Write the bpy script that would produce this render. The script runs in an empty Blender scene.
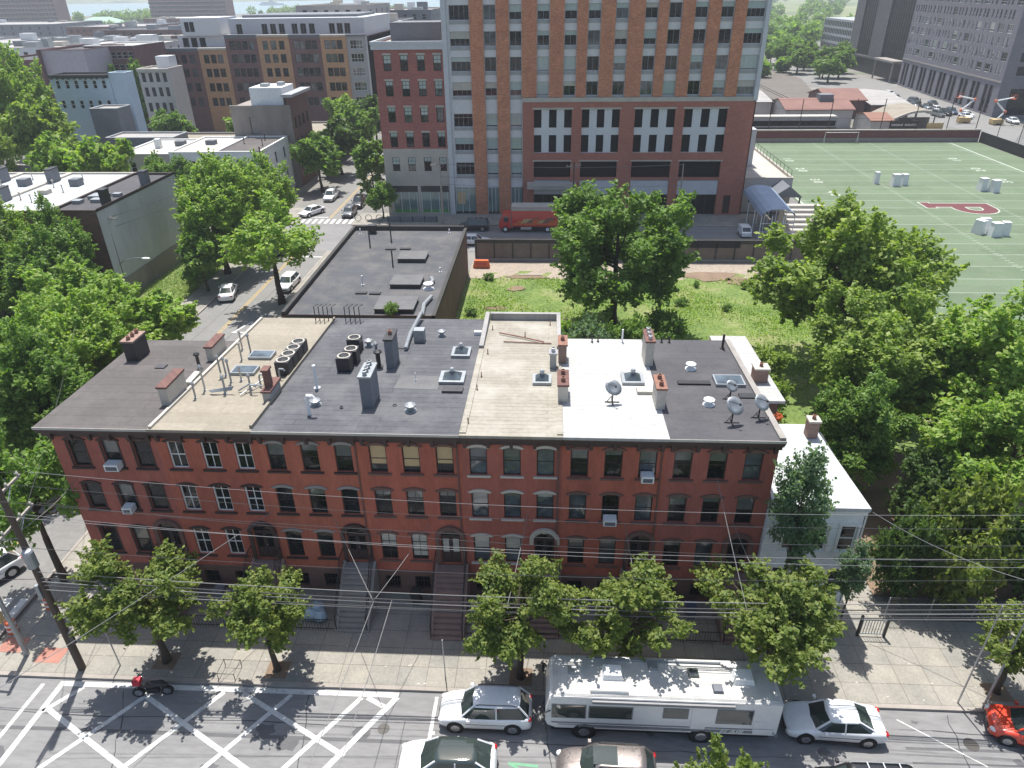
import bpy, bmesh, math, random
import numpy as np
from mathutils import Vector, Matrix
R = math.radians
S = bpy.context.scene
COL = S.collection
rnd = random.Random(7)

# ------------------------------------------------------------------ camera, sky, sun, exposure
cam_d = bpy.data.cameras.new('camera'); cam = bpy.data.objects.new('camera', cam_d); COL.objects.link(cam)
cam_d.sensor_width = 36.0; cam_d.lens = 702.5 * 36.0 / 1024.0
cam_d.clip_start = 0.5; cam_d.clip_end = 20000
YAW, PITCH, ROLL = R(3.357), R(29.445), R(-0.8)
fwd = Vector((-math.sin(YAW)*math.cos(PITCH), math.cos(YAW)*math.cos(PITCH), -math.sin(PITCH)))
rt = Vector((math.cos(YAW), math.sin(YAW), 0)); up = rt.cross(fwd)
r2 = rt*math.cos(ROLL) + up*math.sin(ROLL); u2 = up*math.cos(ROLL) - rt*math.sin(ROLL)
mw = Matrix((r2, u2, -fwd)).transposed().to_4x4(); mw.translation = (0, 0, 32)
cam.matrix_world = mw
S.camera = cam

SUN = Vector((-0.08, 0.336, 1.0)).normalized()
w = bpy.data.worlds.new('World'); S.world = w; w.use_nodes = True
nt = w.node_tree; nt.nodes.clear()
sky = nt.nodes.new('ShaderNodeTexSky'); sky.sky_type = 'NISHITA'; sky.sun_disc = False
sky.sun_elevation = math.asin(SUN.z); sky.sun_rotation = math.atan2(SUN.x, SUN.y)
sky.air_density = 1.2; sky.dust_density = 2.0
bg = nt.nodes.new('ShaderNodeBackground'); bg.inputs['Strength'].default_value = 0.1
wo = nt.nodes.new('ShaderNodeOutputWorld')
nt.links.new(sky.outputs[0], bg.inputs[0]); nt.links.new(bg.outputs[0], wo.inputs[0])
sl = bpy.data.lights.new('sun', 'SUN'); sl.energy = 4.5; sl.angle = R(0.5); sl.color = (1.0, 0.965, 0.91)
so = bpy.data.objects.new('sun', sl); COL.objects.link(so)
so.rotation_euler = (-SUN).to_track_quat('-Z', 'Y').to_euler(); so.location = (0, 0, 300)
S.view_settings.view_transform = 'Standard'; S.view_settings.look = 'None'
S.view_settings.exposure = 0.72; S.view_settings.gamma = 1
S.cycles.use_denoising = True
S.cycles.max_bounces = 6; S.cycles.diffuse_bounces = 4; S.cycles.glossy_bounces = 3
S.cycles.transmission_bounces = 4; S.cycles.transparent_max_bounces = 6; S.cycles.volume_bounces = 0

# ------------------------------------------------------------------ materials
MATS = {}
def new_mat(name):
    m = bpy.data.materials.new(name); m.use_nodes = True
    n = m.node_tree; p = n.nodes['Principled BSDF']; MATS[name] = m
    return m, n, p
def coords(n, scale=(1, 1, 1)):
    t = n.nodes.new('ShaderNodeNewGeometry'); mp = n.nodes.new('ShaderNodeMapping')
    mp.inputs['Scale'].default_value = scale
    n.links.new(t.outputs['Position'], mp.inputs['Vector']); return mp.outputs['Vector']
def ocoords(n, scale=(1, 1, 1)):
    t = n.nodes.new('ShaderNodeTexCoord'); mp = n.nodes.new('ShaderNodeMapping')
    mp.inputs['Scale'].default_value = scale
    n.links.new(t.outputs['Object'], mp.inputs['Vector']); return mp.outputs['Vector']
def noise(n, vec, scale, detail=4, rough=0.6):
    t = n.nodes.new('ShaderNodeTexNoise'); t.inputs['Scale'].default_value = scale
    t.inputs['Detail'].default_value = detail; t.inputs['Roughness'].default_value = rough
    n.links.new(vec, t.inputs['Vector']); return t.outputs['Fac']
def ramp(n, fac, stops):
    r = n.nodes.new('ShaderNodeValToRGB'); e = r.color_ramp.elements
    while len(e) < len(stops): e.new(0.5)
    for i, (p, c) in enumerate(stops): e[i].position = p; e[i].color = (c[0], c[1], c[2], 1)
    n.links.new(fac, r.inputs[0]); return r.outputs[0]
def mul(c, k): return tuple(min(1, x*k) for x in c)
def mixc(n, fac, a, b, mode='MIX'):
    m = n.nodes.new('ShaderNodeMix'); m.data_type = 'RGBA'; m.blend_type = mode
    if isinstance(fac, (int, float)): m.inputs[0].default_value = fac
    else: n.links.new(fac, m.inputs[0])
    for i, s in ((6, a), (7, b)):
        if isinstance(s, tuple): m.inputs[i].default_value = (*s[:3], 1)
        else: n.links.new(s, m.inputs[i])
    return m.outputs[2]
def bump(n, p, h, strength=0.3, dist=0.02):
    b = n.nodes.new('ShaderNodeBump'); b.inputs['Strength'].default_value = strength
    b.inputs['Distance'].default_value = dist
    n.links.new(h, b.inputs['Height']); n.links.new(b.outputs[0], p.inputs['Normal'])
def mat(name, c, rough=0.8, var=0.18, scale=1.5, metal=0.0, coat=0.0, fine=0.1, stretch=(1, 1, 1), obj=False):
    """plain painted or mineral surface: two sizes of tonal noise"""
    m, n, p = new_mat(name)
    v = (ocoords if obj else coords)(n, stretch)
    a = ramp(n, noise(n, v, scale, 5), [(0.25, mul(c, 1-var)), (0.75, mul(c, 1+var))])
    b = noise(n, v, scale*9, 3)
    o = mixc(n, fine*2, a, ramp(n, b, [(0.3, mul(c, 0.6)), (0.7, mul(c, 1.35))]))
    n.links.new(o, p.inputs['Base Color']); p.inputs['Roughness'].default_value = rough
    p.inputs['Metallic'].default_value = metal; p.inputs['Coat Weight'].default_value = coat
    return m
def paint(name, c, rough=0.35, metal=0.0, coat=0.5, ior=None):
    m, n, p = new_mat(name)
    v = ocoords(n); f = noise(n, v, 2.5, 4)
    n.links.new(ramp(n, f, [(0.3, mul(c, 0.93)), (0.7, mul(c, 1.04))]), p.inputs['Base Color'])
    n.links.new(ramp(n, noise(n, v, 9, 3), [(0.3, (rough*.8,)*3), (0.7, (rough*1.3,)*3)]), p.inputs['Roughness'])
    p.inputs['Metallic'].default_value = metal; p.inputs['Coat Weight'].default_value = coat
    return m
def brick(name, c1, c2, mortar, bw=0.22, bh=0.075, var=0.2, big=0.35, msize=0.008):
    m, n, p = new_mat(name)
    g = n.nodes.new('ShaderNodeNewGeometry'); sx = n.nodes.new('ShaderNodeSeparateXYZ')
    n.links.new(g.outputs['Position'], sx.inputs[0])
    ad = n.nodes.new('ShaderNodeMath'); n.links.new(sx.outputs[0], ad.inputs[0]); n.links.new(sx.outputs[1], ad.inputs[1])
    cx = n.nodes.new('ShaderNodeCombineXYZ'); n.links.new(ad.outputs[0], cx.inputs[0]); n.links.new(sx.outputs[2], cx.inputs[1])
    b = n.nodes.new('ShaderNodeTexBrick'); n.links.new(cx.outputs[0], b.inputs['Vector'])
    b.inputs['Color1'].default_value = (*c1, 1); b.inputs['Color2'].default_value = (*c2, 1)
    b.inputs['Mortar'].default_value = (*mortar, 1); b.inputs['Scale'].default_value = 1
    b.inputs['Brick Width'].default_value = bw; b.inputs['Row Height'].default_value = bh
    b.inputs['Mortar Size'].default_value = msize
    f = noise(n, g.outputs['Position'], big, 5, 0.65)
    st = ramp(n, f, [(0.25, (1-var,)*3), (0.75, (1+var*.6,)*3)])
    o = mixc(n, 1.0, b.outputs['Color'], st, 'MULTIPLY')
    n.links.new(o, p.inputs['Base Color']); p.inputs['Roughness'].default_value = 0.88
    bump(n, p, b.outputs['Fac'], 0.25, 0.01)
    return m
def roofing(name, c, seam=1.0, dark=0.75, stain=(0.5, 0.5, 0.5), amt=0.25, rough=0.9, along='x', patch=0.12):
    """rolled roofing laid in strips, with seams, stains and patched areas"""
    m, n, p = new_mat(name)
    v = coords(n, (1, 1, 0) if along == 'x' else (1, 1, 0))
    mp = n.nodes.new('ShaderNodeMapping'); n.links.new(v, mp.inputs[0])
    if along == 'y': mp.inputs['Rotation'].default_value = (0, 0, R(90))
    b = n.nodes.new('ShaderNodeTexBrick'); n.links.new(mp.outputs[0], b.inputs['Vector'])
    b.inputs['Color1'].default_value = (*mul(c, 0.93), 1); b.inputs['Color2'].default_value = (*mul(c, 1.07), 1)
    b.inputs['Mortar'].default_value = (*mul(c, dark), 1); b.inputs['Scale'].default_value = 1
    b.inputs['Brick Width'].default_value = 9.0; b.inputs['Row Height'].default_value = seam
    b.inputs['Mortar Size'].default_value = 0.05; b.inputs['Mortar Smooth'].default_value = 0.6
    f1 = noise(n, v, 0.35, 6, 0.7); f2 = noise(n, v, 3.5, 4)
    o = mixc(n, 1.0, b.outputs['Color'], ramp(n, f2, [(0.3, (0.86,)*3), (0.7, (1.1,)*3)]), 'MULTIPLY')
    s = n.nodes.new('ShaderNodeMath'); s.operation = 'MULTIPLY'; s.inputs[1].default_value = amt
    rr = ramp(n, f1, [(0.45, (0, 0, 0)), (0.68, (1, 1, 1))]); n.links.new(rr, s.inputs[0])
    o = mixc(n, s.outputs[0], o, stain)
    n.links.new(o, p.inputs['Base Color']); p.inputs['Roughness'].default_value = rough
    bump(n, p, f2, 0.2, 0.02)
    return m
def glass(name, c=(0.012, 0.016, 0.018), rough=0.04, ior=1.6):
    m, n, p = new_mat(name)
    f = noise(n, coords(n), 0.8, 3)
    n.links.new(ramp(n, f, [(0.35, mul(c, 0.5)), (0.65, mul(c, 1.8))]), p.inputs['Base Color'])
    p.inputs['Roughness'].default_value = rough; p.inputs['IOR'].default_value = ior
    return m
def leafmat(name, c, c2, c3):
    m, n, p = new_mat(name)
    g = n.nodes.new('ShaderNodeNewGeometry')
    o = ramp(n, g.outputs['Random Per Island'], [(0.0, c), (0.5, c2), (1.0, c3)])
    f = noise(n, ocoords(n), 0.5, 3)
    o = mixc(n, 1.0, o, ramp(n, f, [(0.3, (0.8, 0.85, 0.8)), (0.7, (1.15, 1.1, 1.0))]), 'MULTIPLY')
    n.links.new(o, p.inputs['Base Color']); p.inputs['Roughness'].default_value = 0.55
    p.inputs['Specular IOR Level'].default_value = 0.35
    t = n.nodes.new('ShaderNodeBsdfTranslucent'); mx = n.nodes.new('ShaderNodeMixShader'); mx.inputs[0].default_value = 0.48
    tc = mixc(n, 1.0, o, (1.25, 1.35, 0.55), 'MULTIPLY'); n.links.new(tc, t.inputs['Color'])
    out = n.nodes['Material Output']
    n.links.new(p.outputs[0], mx.inputs[1]); n.links.new(t.outputs[0], mx.inputs[2]); n.links.new(mx.outputs[0], out.inputs['Surface'])
    return m

M = MATS
mat('asphalt', (0.2, 0.198, 0.197), 0.9, 0.2, 0.45, fine=0.17, stretch=(.25, 1, 1))
mat('asphalt_pale', (0.19, 0.187, 0.18), 0.92, 0.15, 0.3, fine=0.14)
mat('asphalt_dark', (0.05, 0.05, 0.055), 0.9, 0.2, 0.3)
mat('patch', (0.11, 0.11, 0.114), 0.9, 0.2, 0.8)
mat('iron_cover', (0.06, 0.055, 0.05), 0.6, 0.25, 6)
mat('kerb', (0.3, 0.27, 0.24), 0.9, 0.2, 0.9)
mat('lane_paint', (0.62, 0.62, 0.6), 0.75, 0.12, 1.3, fine=0.22)
mat('yellow_paint', (0.5, 0.33, 0.08), 0.8, 0.2, 1.0, fine=0.2)
mat('green_paint', (0.12, 0.36, 0.2), 0.8, 0.2, 1.0, fine=0.2)
mat('red_brick_paving', (0.36, 0.17, 0.13), 0.9, 0.2, 1.2)
mat('dirt', (0.2, 0.14, 0.095), 0.95, 0.3, 0.6)
mat('ballast', (0.13, 0.115, 0.1), 0.95, 0.35, 0.15, fine=0.25); mat('gravel', (0.3, 0.25, 0.2), 0.95, 0.3, 0.5, fine=0.3)
mat('brown_step', (0.24, 0.16, 0.14), 0.9, 0.2, 1.2)
mat('stone', (0.27, 0.25, 0.23), 0.9, 0.18, 1.0)
mat('stone_pale', (0.45, 0.42, 0.37), 0.9, 0.15, 1.0)
mat('sand_stone', (0.42, 0.39, 0.35), 0.9, 0.15, 0.6)
mat('brownstone', (0.15, 0.085, 0.07), 0.9, 0.22, 1.2)
mat('dark_brown', (0.045, 0.028, 0.025), 0.7, 0.25, 1.4)
mat('cornice_brown', (0.06, 0.034, 0.03), 0.65, 0.25, 1.0)
for nm, k in (('red_paint_wall', (.39, .108, .068)), ('red_paint_worn', (.34, .102, .072)), ('red_paint_fresh', (.41, .122, .074)), ('red_paint_brown', (.35, .108, .08))):
    mat(nm, k, 0.85, 0.27, 0.8, fine=0.15, stretch=(1, 1, .28))
mat('white_trim', (0.7, 0.7, 0.68), 0.6, 0.07, 1.4)
mat('cream_trim', (0.5, 0.46, 0.4), 0.75, 0.12, 1.2)
mat('grey_trim', (0.32, 0.33, 0.34), 0.6, 0.12, 1.2)
mat('steel', (0.42, 0.43, 0.45), 0.4, 0.12, 3, metal=0.7)
mat('galvanised', (0.3, 0.32, 0.335), 0.5, 0.2, 2.5, metal=0.5)
mat('dark_metal', (0.03, 0.03, 0.033), 0.5, 0.3, 3)
mat('iron', (0.018, 0.018, 0.02), 0.5, 0.3, 3)
mat('pole_wood', (0.085, 0.062, 0.048), 0.9, 0.3, 1.2, stretch=(1, 1, .1))
mat('arm_wood', (0.3, 0.27, 0.23), 0.9, 0.25, 1.5)
mat('wire', (0.045, 0.045, 0.048), 0.6, 0.1, 1)
mat('wire_pale', (0.2, 0.2, 0.2), 0.6, 0.1, 1)
mat('bark', (0.07, 0.052, 0.038), 0.95, 0.35, 2, stretch=(1, 1, .25))
mat('bark_pale', (0.13, 0.105, 0.08), 0.95, 0.3, 2, stretch=(1, 1, .25))
mat('plastic_white', (0.72, 0.73, 0.73), 0.5, 0.06, 2)
mat('plastic_orange', (0.6, 0.13, 0.04), 0.5, 0.12, 2)
mat('plastic_blue_bag', (0.33, 0.42, 0.5), 0.3, 0.2, 5)
mat('rubber', (0.018, 0.018, 0.019), 0.85, 0.2, 4)
mat('sign_red', (0.5, 0.03, 0.05), 0.5, 0.1, 3)
mat('wood_yellow', (0.5, 0.36, 0.17), 0.7, 0.2, 1.4)
mat('clay', (0.24, 0.125, 0.09), 0.9, 0.25, 3)
mat('white_stucco', (0.68, 0.71, 0.73), 0.85, 0.08, 0.4)
mat('grey_stucco', (0.46, 0.46, 0.46), 0.9, 0.25, 0.22, fine=0.06, stretch=(1, 1, .35))
mat('stained_concrete', (0.25, 0.22, 0.2), 0.92, 0.35, 0.35, fine=0.08, stretch=(1, 1, .3))
mat('blue_wall', (0.42, 0.52, 0.62), 0.85, 0.08, 0.3)
mat('pink_wall', (0.44, 0.39, 0.42), 0.85, 0.07, 0.2)
mat('pale_grey_panel', (0.5, 0.52, 0.55), 0.6, 0.06, 0.5)
mat('white_panel', (0.6, 0.61, 0.63), 0.55, 0.06, 0.5)
mat('beige_wall', (0.42, 0.39, 0.37), 0.85, 0.1, 0.4)
mat('slate_wall', (0.15, 0.16, 0.18), 0.8, 0.1, 0.4)
mat('shed_white', (0.5, 0.48, 0.45), 0.85, 0.15, 0.3)
mat('rust_roof', (0.2, 0.1, 0.08), 0.8, 0.25, 0.25)
mat('black_mesh', (0.02, 0.021, 0.022), 0.9, 0.3, 0.6)
mat('dark_fence', (0.05, 0.048, 0.045), 0.9, 0.3, 0.5)
mat('timber_grey', (0.16, 0.135, 0.115), 0.9, 0.25, 0.7)
mat('maroon', (0.16, 0.045, 0.045), 0.7, 0.15, 0.6)
mat('red_field', (0.12, 0.036, 0.04), 0.9, 0.12, 0.6)
mat('awning_blue', (0.25, 0.31, 0.4), 0.5, 0.15, 0.6)
mat('solar', (0.05, 0.06, 0.08), 0.2, 0.1, 1)
mat('board', (0.5, 0.37, 0.2), 0.8, 0.1, 2)
mat('curtain', (0.42, 0.42, 0.38), 0.25, 0.15, 2, coat=1.0)
mat('curtain_dim', (0.1, 0.11, 0.11), 0.2, 0.25, 2, coat=1.0)
mat('shade_green', (0.36, 0.46, 0.45), 0.2, 0.12, 0.8, coat=1.0)
mat('shopfront', (0.16, 0.24, 0.23), 0.15, 0.4, 0.45, coat=1.0)
mat('poster_yellow', (0.5, 0.45, 0.1), 0.3, 0.3, 0.6); mat('poster_green', (0.1, 0.3, 0.08), 0.3, 0.3, 0.8)
glass('glass', (0.01, 0.012, 0.013), 0.05, 1.42); glass('glass_sky', (0.06, 0.075, 0.085), 0.03, 1.8); glass('glass_black', (0.006, 0.007, 0.008), 0.25, 1.25)
glass('glass_tower', (0.01, 0.014, 0.018), 0.04, 1.6)
mat('dark_curtain', (0.01, 0.011, 0.014), 0.45, 0.3, 0.1)
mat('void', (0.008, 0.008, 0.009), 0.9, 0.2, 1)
brick('row_brick', (0.26, 0.05, 0.03), (0.22, 0.04, 0.025), (0.2, 0.045, 0.03), var=0.25, big=0.5)
brick('orange_brick', (0.6, 0.27, 0.155), (0.4, 0.145, 0.08), (0.46, 0.215, 0.13), 0.32, 0.14, var=0.22, big=0.8, msize=0.02)
brick('red_brick', (0.42, 0.165, 0.12), (0.35, 0.13, 0.095), (0.36, 0.165, 0.125), 0.44, 0.15, var=0.15)
brick('annex_brick', (0.38, 0.145, 0.12), (0.31, 0.11, 0.095), (0.2, 0.07, 0.06), 0.44, 0.15, var=0.12)
brick('brown_brick', (0.19, 0.1, 0.095), (0.15, 0.08, 0.08), (0.17, 0.1, 0.095), 0.5, 0.2, var=0.15)
brick('ochre_brick', (0.5, 0.29, 0.16), (0.42, 0.24, 0.13), (0.42, 0.26, 0.16), 0.5, 0.2, var=0.12)
brick('grey_brick', (0.22, 0.215, 0.24), (0.18, 0.175, 0.2), (0.1, 0.1, 0.11), 0.5, 0.2, var=0.12)
brick('old_brick', (0.17, 0.085, 0.07), (0.13, 0.065, 0.055), (0.16, 0.1, 0.09), 0.3, 0.1, var=0.3)
brick('chimney_brick', (0.3, 0.2, 0.16), (0.24, 0.14, 0.11), (0.3, 0.25, 0.22), 0.22, 0.08, var=0.25)
brick('pale_block', (0.42, 0.4, 0.37), (0.36, 0.34, 0.31), (0.3, 0.29, 0.27), 0.4, 0.2, var=0.2)
brick('far_brick', (0.21, 0.1, 0.085), (0.17, 0.085, 0.07), (0.2, 0.11, 0.1), 1.5, 0.8, var=0.1)
roofing('roof_brownish', (0.09, 0.08, 0.077), 0.95, 0.75, (0.135, 0.122, 0.115), 0.6)
roofing('roof_tan', (0.27, 0.24, 0.19), 1.1, 0.88, (0.2, 0.175, 0.135), 0.55)
roofing('roof_dark', (0.078, 0.08, 0.09), 0.55, 0.66, (0.14, 0.14, 0.145), 0.75)
roofing('roof_cream', (0.28, 0.257, 0.21), 0.4, 0.76, (0.38, 0.36, 0.315), 0.8)
roofing('roof_white', (0.4, 0.4, 0.388), 0.5, 0.82, (0.31, 0.31, 0.297), 0.65)
roofing('roof_black', (0.065, 0.063, 0.069), 1.0, 0.8, (0.1, 0.097, 0.1), 0.6)
roofing('roof_tar', (0.068, 0.071, 0.08), 3.5, 0.88, (0.17, 0.155, 0.135), 0.5)
roofing('roof_bright', (0.45, 0.47, 0.48), 1.2, 0.92, (0.37, 0.385, 0.39), 0.5)
roofing('roof_grey', (0.3, 0.29, 0.28), 2.0, 0.9, (0.4, 0.38, 0.35), 0.5)
roofing('roof_pale', (0.42, 0.405, 0.37), 2.0, 0.92, (0.42, 0.4, 0.36), 0.5)
roofing('turf', (0.102, 0.146, 0.082), 4.57, 0.93, (0.135, 0.17, 0.11), 0.8)
leafmat('leaf_street', (0.105, 0.168, 0.038), (0.181, 0.241, 0.057), (0.278, 0.316, 0.096))
leafmat('leaf_bright', (0.168, 0.294, 0.051), (0.253, 0.395, 0.076), (0.371, 0.442, 0.134))
leafmat('leaf_mid', (0.105, 0.201, 0.045), (0.166, 0.279, 0.063), (0.251, 0.355, 0.105))
leafmat('leaf_olive', (0.155, 0.245, 0.058), (0.245, 0.342, 0.081), (0.375, 0.454, 0.139))
leafmat('leaf_deep', (0.053, 0.107, 0.035), (0.095, 0.160, 0.049), (0.148, 0.214, 0.073))
leafmat('leaf_pale', (0.163, 0.244, 0.095), (0.244, 0.326, 0.149), (0.353, 0.421, 0.218))
leafmat('leaf_bluish', (0.096, 0.166, 0.096), (0.147, 0.235, 0.139), (0.227, 0.314, 0.209))
for nm, c in (('car_white', (0.75, 0.76, 0.77)), ('car_taupe', (0.2, 0.175, 0.165)), ('car_black', (0.012, 0.012, 0.014)),
              ('car_red', (0.62, 0.05, 0.02)), ('car_silver', (0.45, 0.46, 0.48)), ('car_grey', (0.11, 0.115, 0.125)),
              ('truck_red', (0.55, 0.03, 0.025)), ('car_blue', (0.05, 0.08, 0.15))):
    paint(nm, c, 0.3, 0.5 if nm in ('car_silver', 'car_taupe') else 0.0, 0.8)
paint('car_glass', (0.035, 0.048, 0.045), 0.05, 0, 1.0); paint('lens_red', (0.4, 0.01, 0.01), 0.2); paint('lens_white', (0.7, 0.7, 0.7), 0.15)
paint('rv_white', (0.7, 0.7, 0.69), 0.4); mat('rv_roof', (0.5, 0.49, 0.465), 0.7, 0.2, 1.6, fine=0.14); mat('rv_stripe', (0.2, 0.2, 0.21), 0.5, 0.1, 2)
paint('rim', (0.4, 0.4, 0.42), 0.3, 0.8)

mat('field_paint', (0.42, 0.46, 0.39), 0.9, 0.15, 0.5, fine=0.2); mat('lid_grey', (0.12, 0.12, 0.122), 0.9, 0.25, 0.8)
def worn(name, base, under):
    m, n, p = new_mat(name); v = coords(n)
    a = ramp(n, noise(n, v, 1.1, 9, 0.78), [(0.36, (1, 1, 1)), (0.5, (0, 0, 0))])
    k = n.nodes.new('ShaderNodeMath'); k.operation = 'MULTIPLY'; k.inputs[1].default_value = 0.75; n.links.new(a, k.inputs[0])
    c = ramp(n, noise(n, v, 6, 4), [(0.3, mul(base, .85)), (0.7, mul(base, 1.08))])
    n.links.new(mixc(n, k.outputs[0], c, under), p.inputs['Base Color']); p.inputs['Roughness'].default_value = 0.8
worn('worn_paint', (0.58, 0.58, 0.56), (0.22, 0.22, 0.22)); worn('worn_yellow', (0.45, 0.31, 0.1), (0.2, 0.19, 0.17)); worn('worn_green', (0.14, 0.34, 0.2), (0.2, 0.2, 0.2))
def make_ground():
    m, n, p = new_mat('ground_far')
    v = coords(n)
    a = ramp(n, noise(n, v, 0.02, 6), [(0.35, (0.14, 0.14, 0.135)), (0.55, (0.2, 0.19, 0.175)), (0.7, (0.085, 0.11, 0.05))])
    b = ramp(n, noise(n, v, 0.15, 5), [(0.3, (0.75,)*3), (0.7, (1.2,)*3)])
    n.links.new(mixc(n, 1.0, a, b, 'MULTIPLY'), p.inputs['Base Color']); p.inputs['Roughness'].default_value = 0.95
    m, n, p = new_mat('meadow')
    v = coords(n)
    a = ramp(n, noise(n, v, 0.006, 6), [(0.35, (0.05, 0.09, 0.03)), (0.5, (0.16, 0.19, 0.08)), (0.65, (0.25, 0.24, 0.12))])
    n.links.new(a, p.inputs['Base Color']); p.inputs['Roughness'].default_value = 0.95
    m, n, p = new_mat('lawn')
    v = coords(n)
    a = ramp(n, noise(n, v, 0.22, 7, 0.7), [(0.3, (0.08, 0.14, 0.03)), (0.5, (0.14, 0.2, 0.045)), (0.66, (0.24, 0.24, 0.11)), (0.8, (0.31, 0.27, 0.17))])
    b = ramp(n, noise(n, v, 3.0, 5), [(0.3, (0.65,)*3), (0.7, (1.3,)*3)])
    n.links.new(mixc(n, 1.0, a, b, 'MULTIPLY'), p.inputs['Base Color']); p.inputs['Roughness'].default_value = 0.95
    bump(n, p, noise(n, v, 8, 4), 0.8, 0.1)
    m, n, p = new_mat('river')
    v = coords(n)
    n.links.new(ramp(n, noise(n, v, 0.004, 4), [(0.3, (0.16, 0.27, 0.3)), (0.7, (0.2, 0.31, 0.33))]), p.inputs['Base Color'])
    p.inputs['Roughness'].default_value = 0.25; bump(n, p, noise(n, v, 0.25, 4), 0.25, 0.5)
    # concrete pavement flags with joints
    m, n, p = new_mat('pavement')
    v = coords(n)
    b = n.nodes.new('ShaderNodeTexBrick'); n.links.new(v, b.inputs['Vector']); b.offset = 0.0
    b.inputs['Color1'].default_value = (0.32, 0.3, 0.258, 1); b.inputs['Color2'].default_value = (0.27, 0.26, 0.235, 1)
    b.inputs['Mortar'].default_value = (0.17, 0.15, 0.13, 1); b.inputs['Scale'].default_value = 1
    b.inputs['Brick Width'].default_value = 1.55; b.inputs['Row Height'].default_value = 1.2; b.inputs['Mortar Size'].default_value = 0.018
    st = ramp(n, noise(n, v, 0.55, 6, 0.7), [(0.3, (0.74, 0.75, 0.76)), (0.7, (1.1, 1.08, 1.05))])
    o = mixc(n, 1.0, b.outputs['Color'], st, 'MULTIPLY')
    o = mixc(n, 1.0, o, ramp(n, noise(n, v, 7, 4), [(0.3, (0.85,)*3), (0.7, (1.1,)*3)]), 'MULTIPLY')
    n.links.new(o, p.inputs['Base Color']); p.inputs['Roughness'].default_value = 0.92
make_ground()
# ------------------------------------------------------------------ helpers
WORLD = {}                                                  # world position of every unrotated parent
def wl(o): return WORLD.get(o.name, Vector((0, 0, 0)))
def tag(o, label=None, cat=None, group=None, kind=None):
    if label: o['label'] = label
    if cat: o['category'] = cat
    if group: o['group'] = group
    if kind: o['kind'] = kind
    return o
def thing(name, label, cat, loc=(0, 0, 0), group=None, rotz=0.0):
    o = bpy.data.objects.new(name, None); COL.objects.link(o); o.empty_display_size = 0.3
    o.location = loc; o.rotation_euler = (0, 0, rotz); WORLD[o.name] = Vector(loc)
    return tag(o, label, cat, group)
def link(name, me, parent=None, loc=(0, 0, 0), rotz=0.0):
    o = bpy.data.objects.new(name, me); COL.objects.link(o)
    o.parent = parent; o.location = loc; o.rotation_euler = (0, 0, rotz)
    if parent is not None and rotz == 0: WORLD[o.name] = wl(parent) + Vector(loc)
    return o
def kids(o): return [c for c in bpy.data.objects if c.parent == o]
def copy_tree(o, parent=None):
    c = o.copy(); COL.objects.link(c); c.parent = parent
    for ch in list(o.children): copy_tree(ch, c)
    return c
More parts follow.
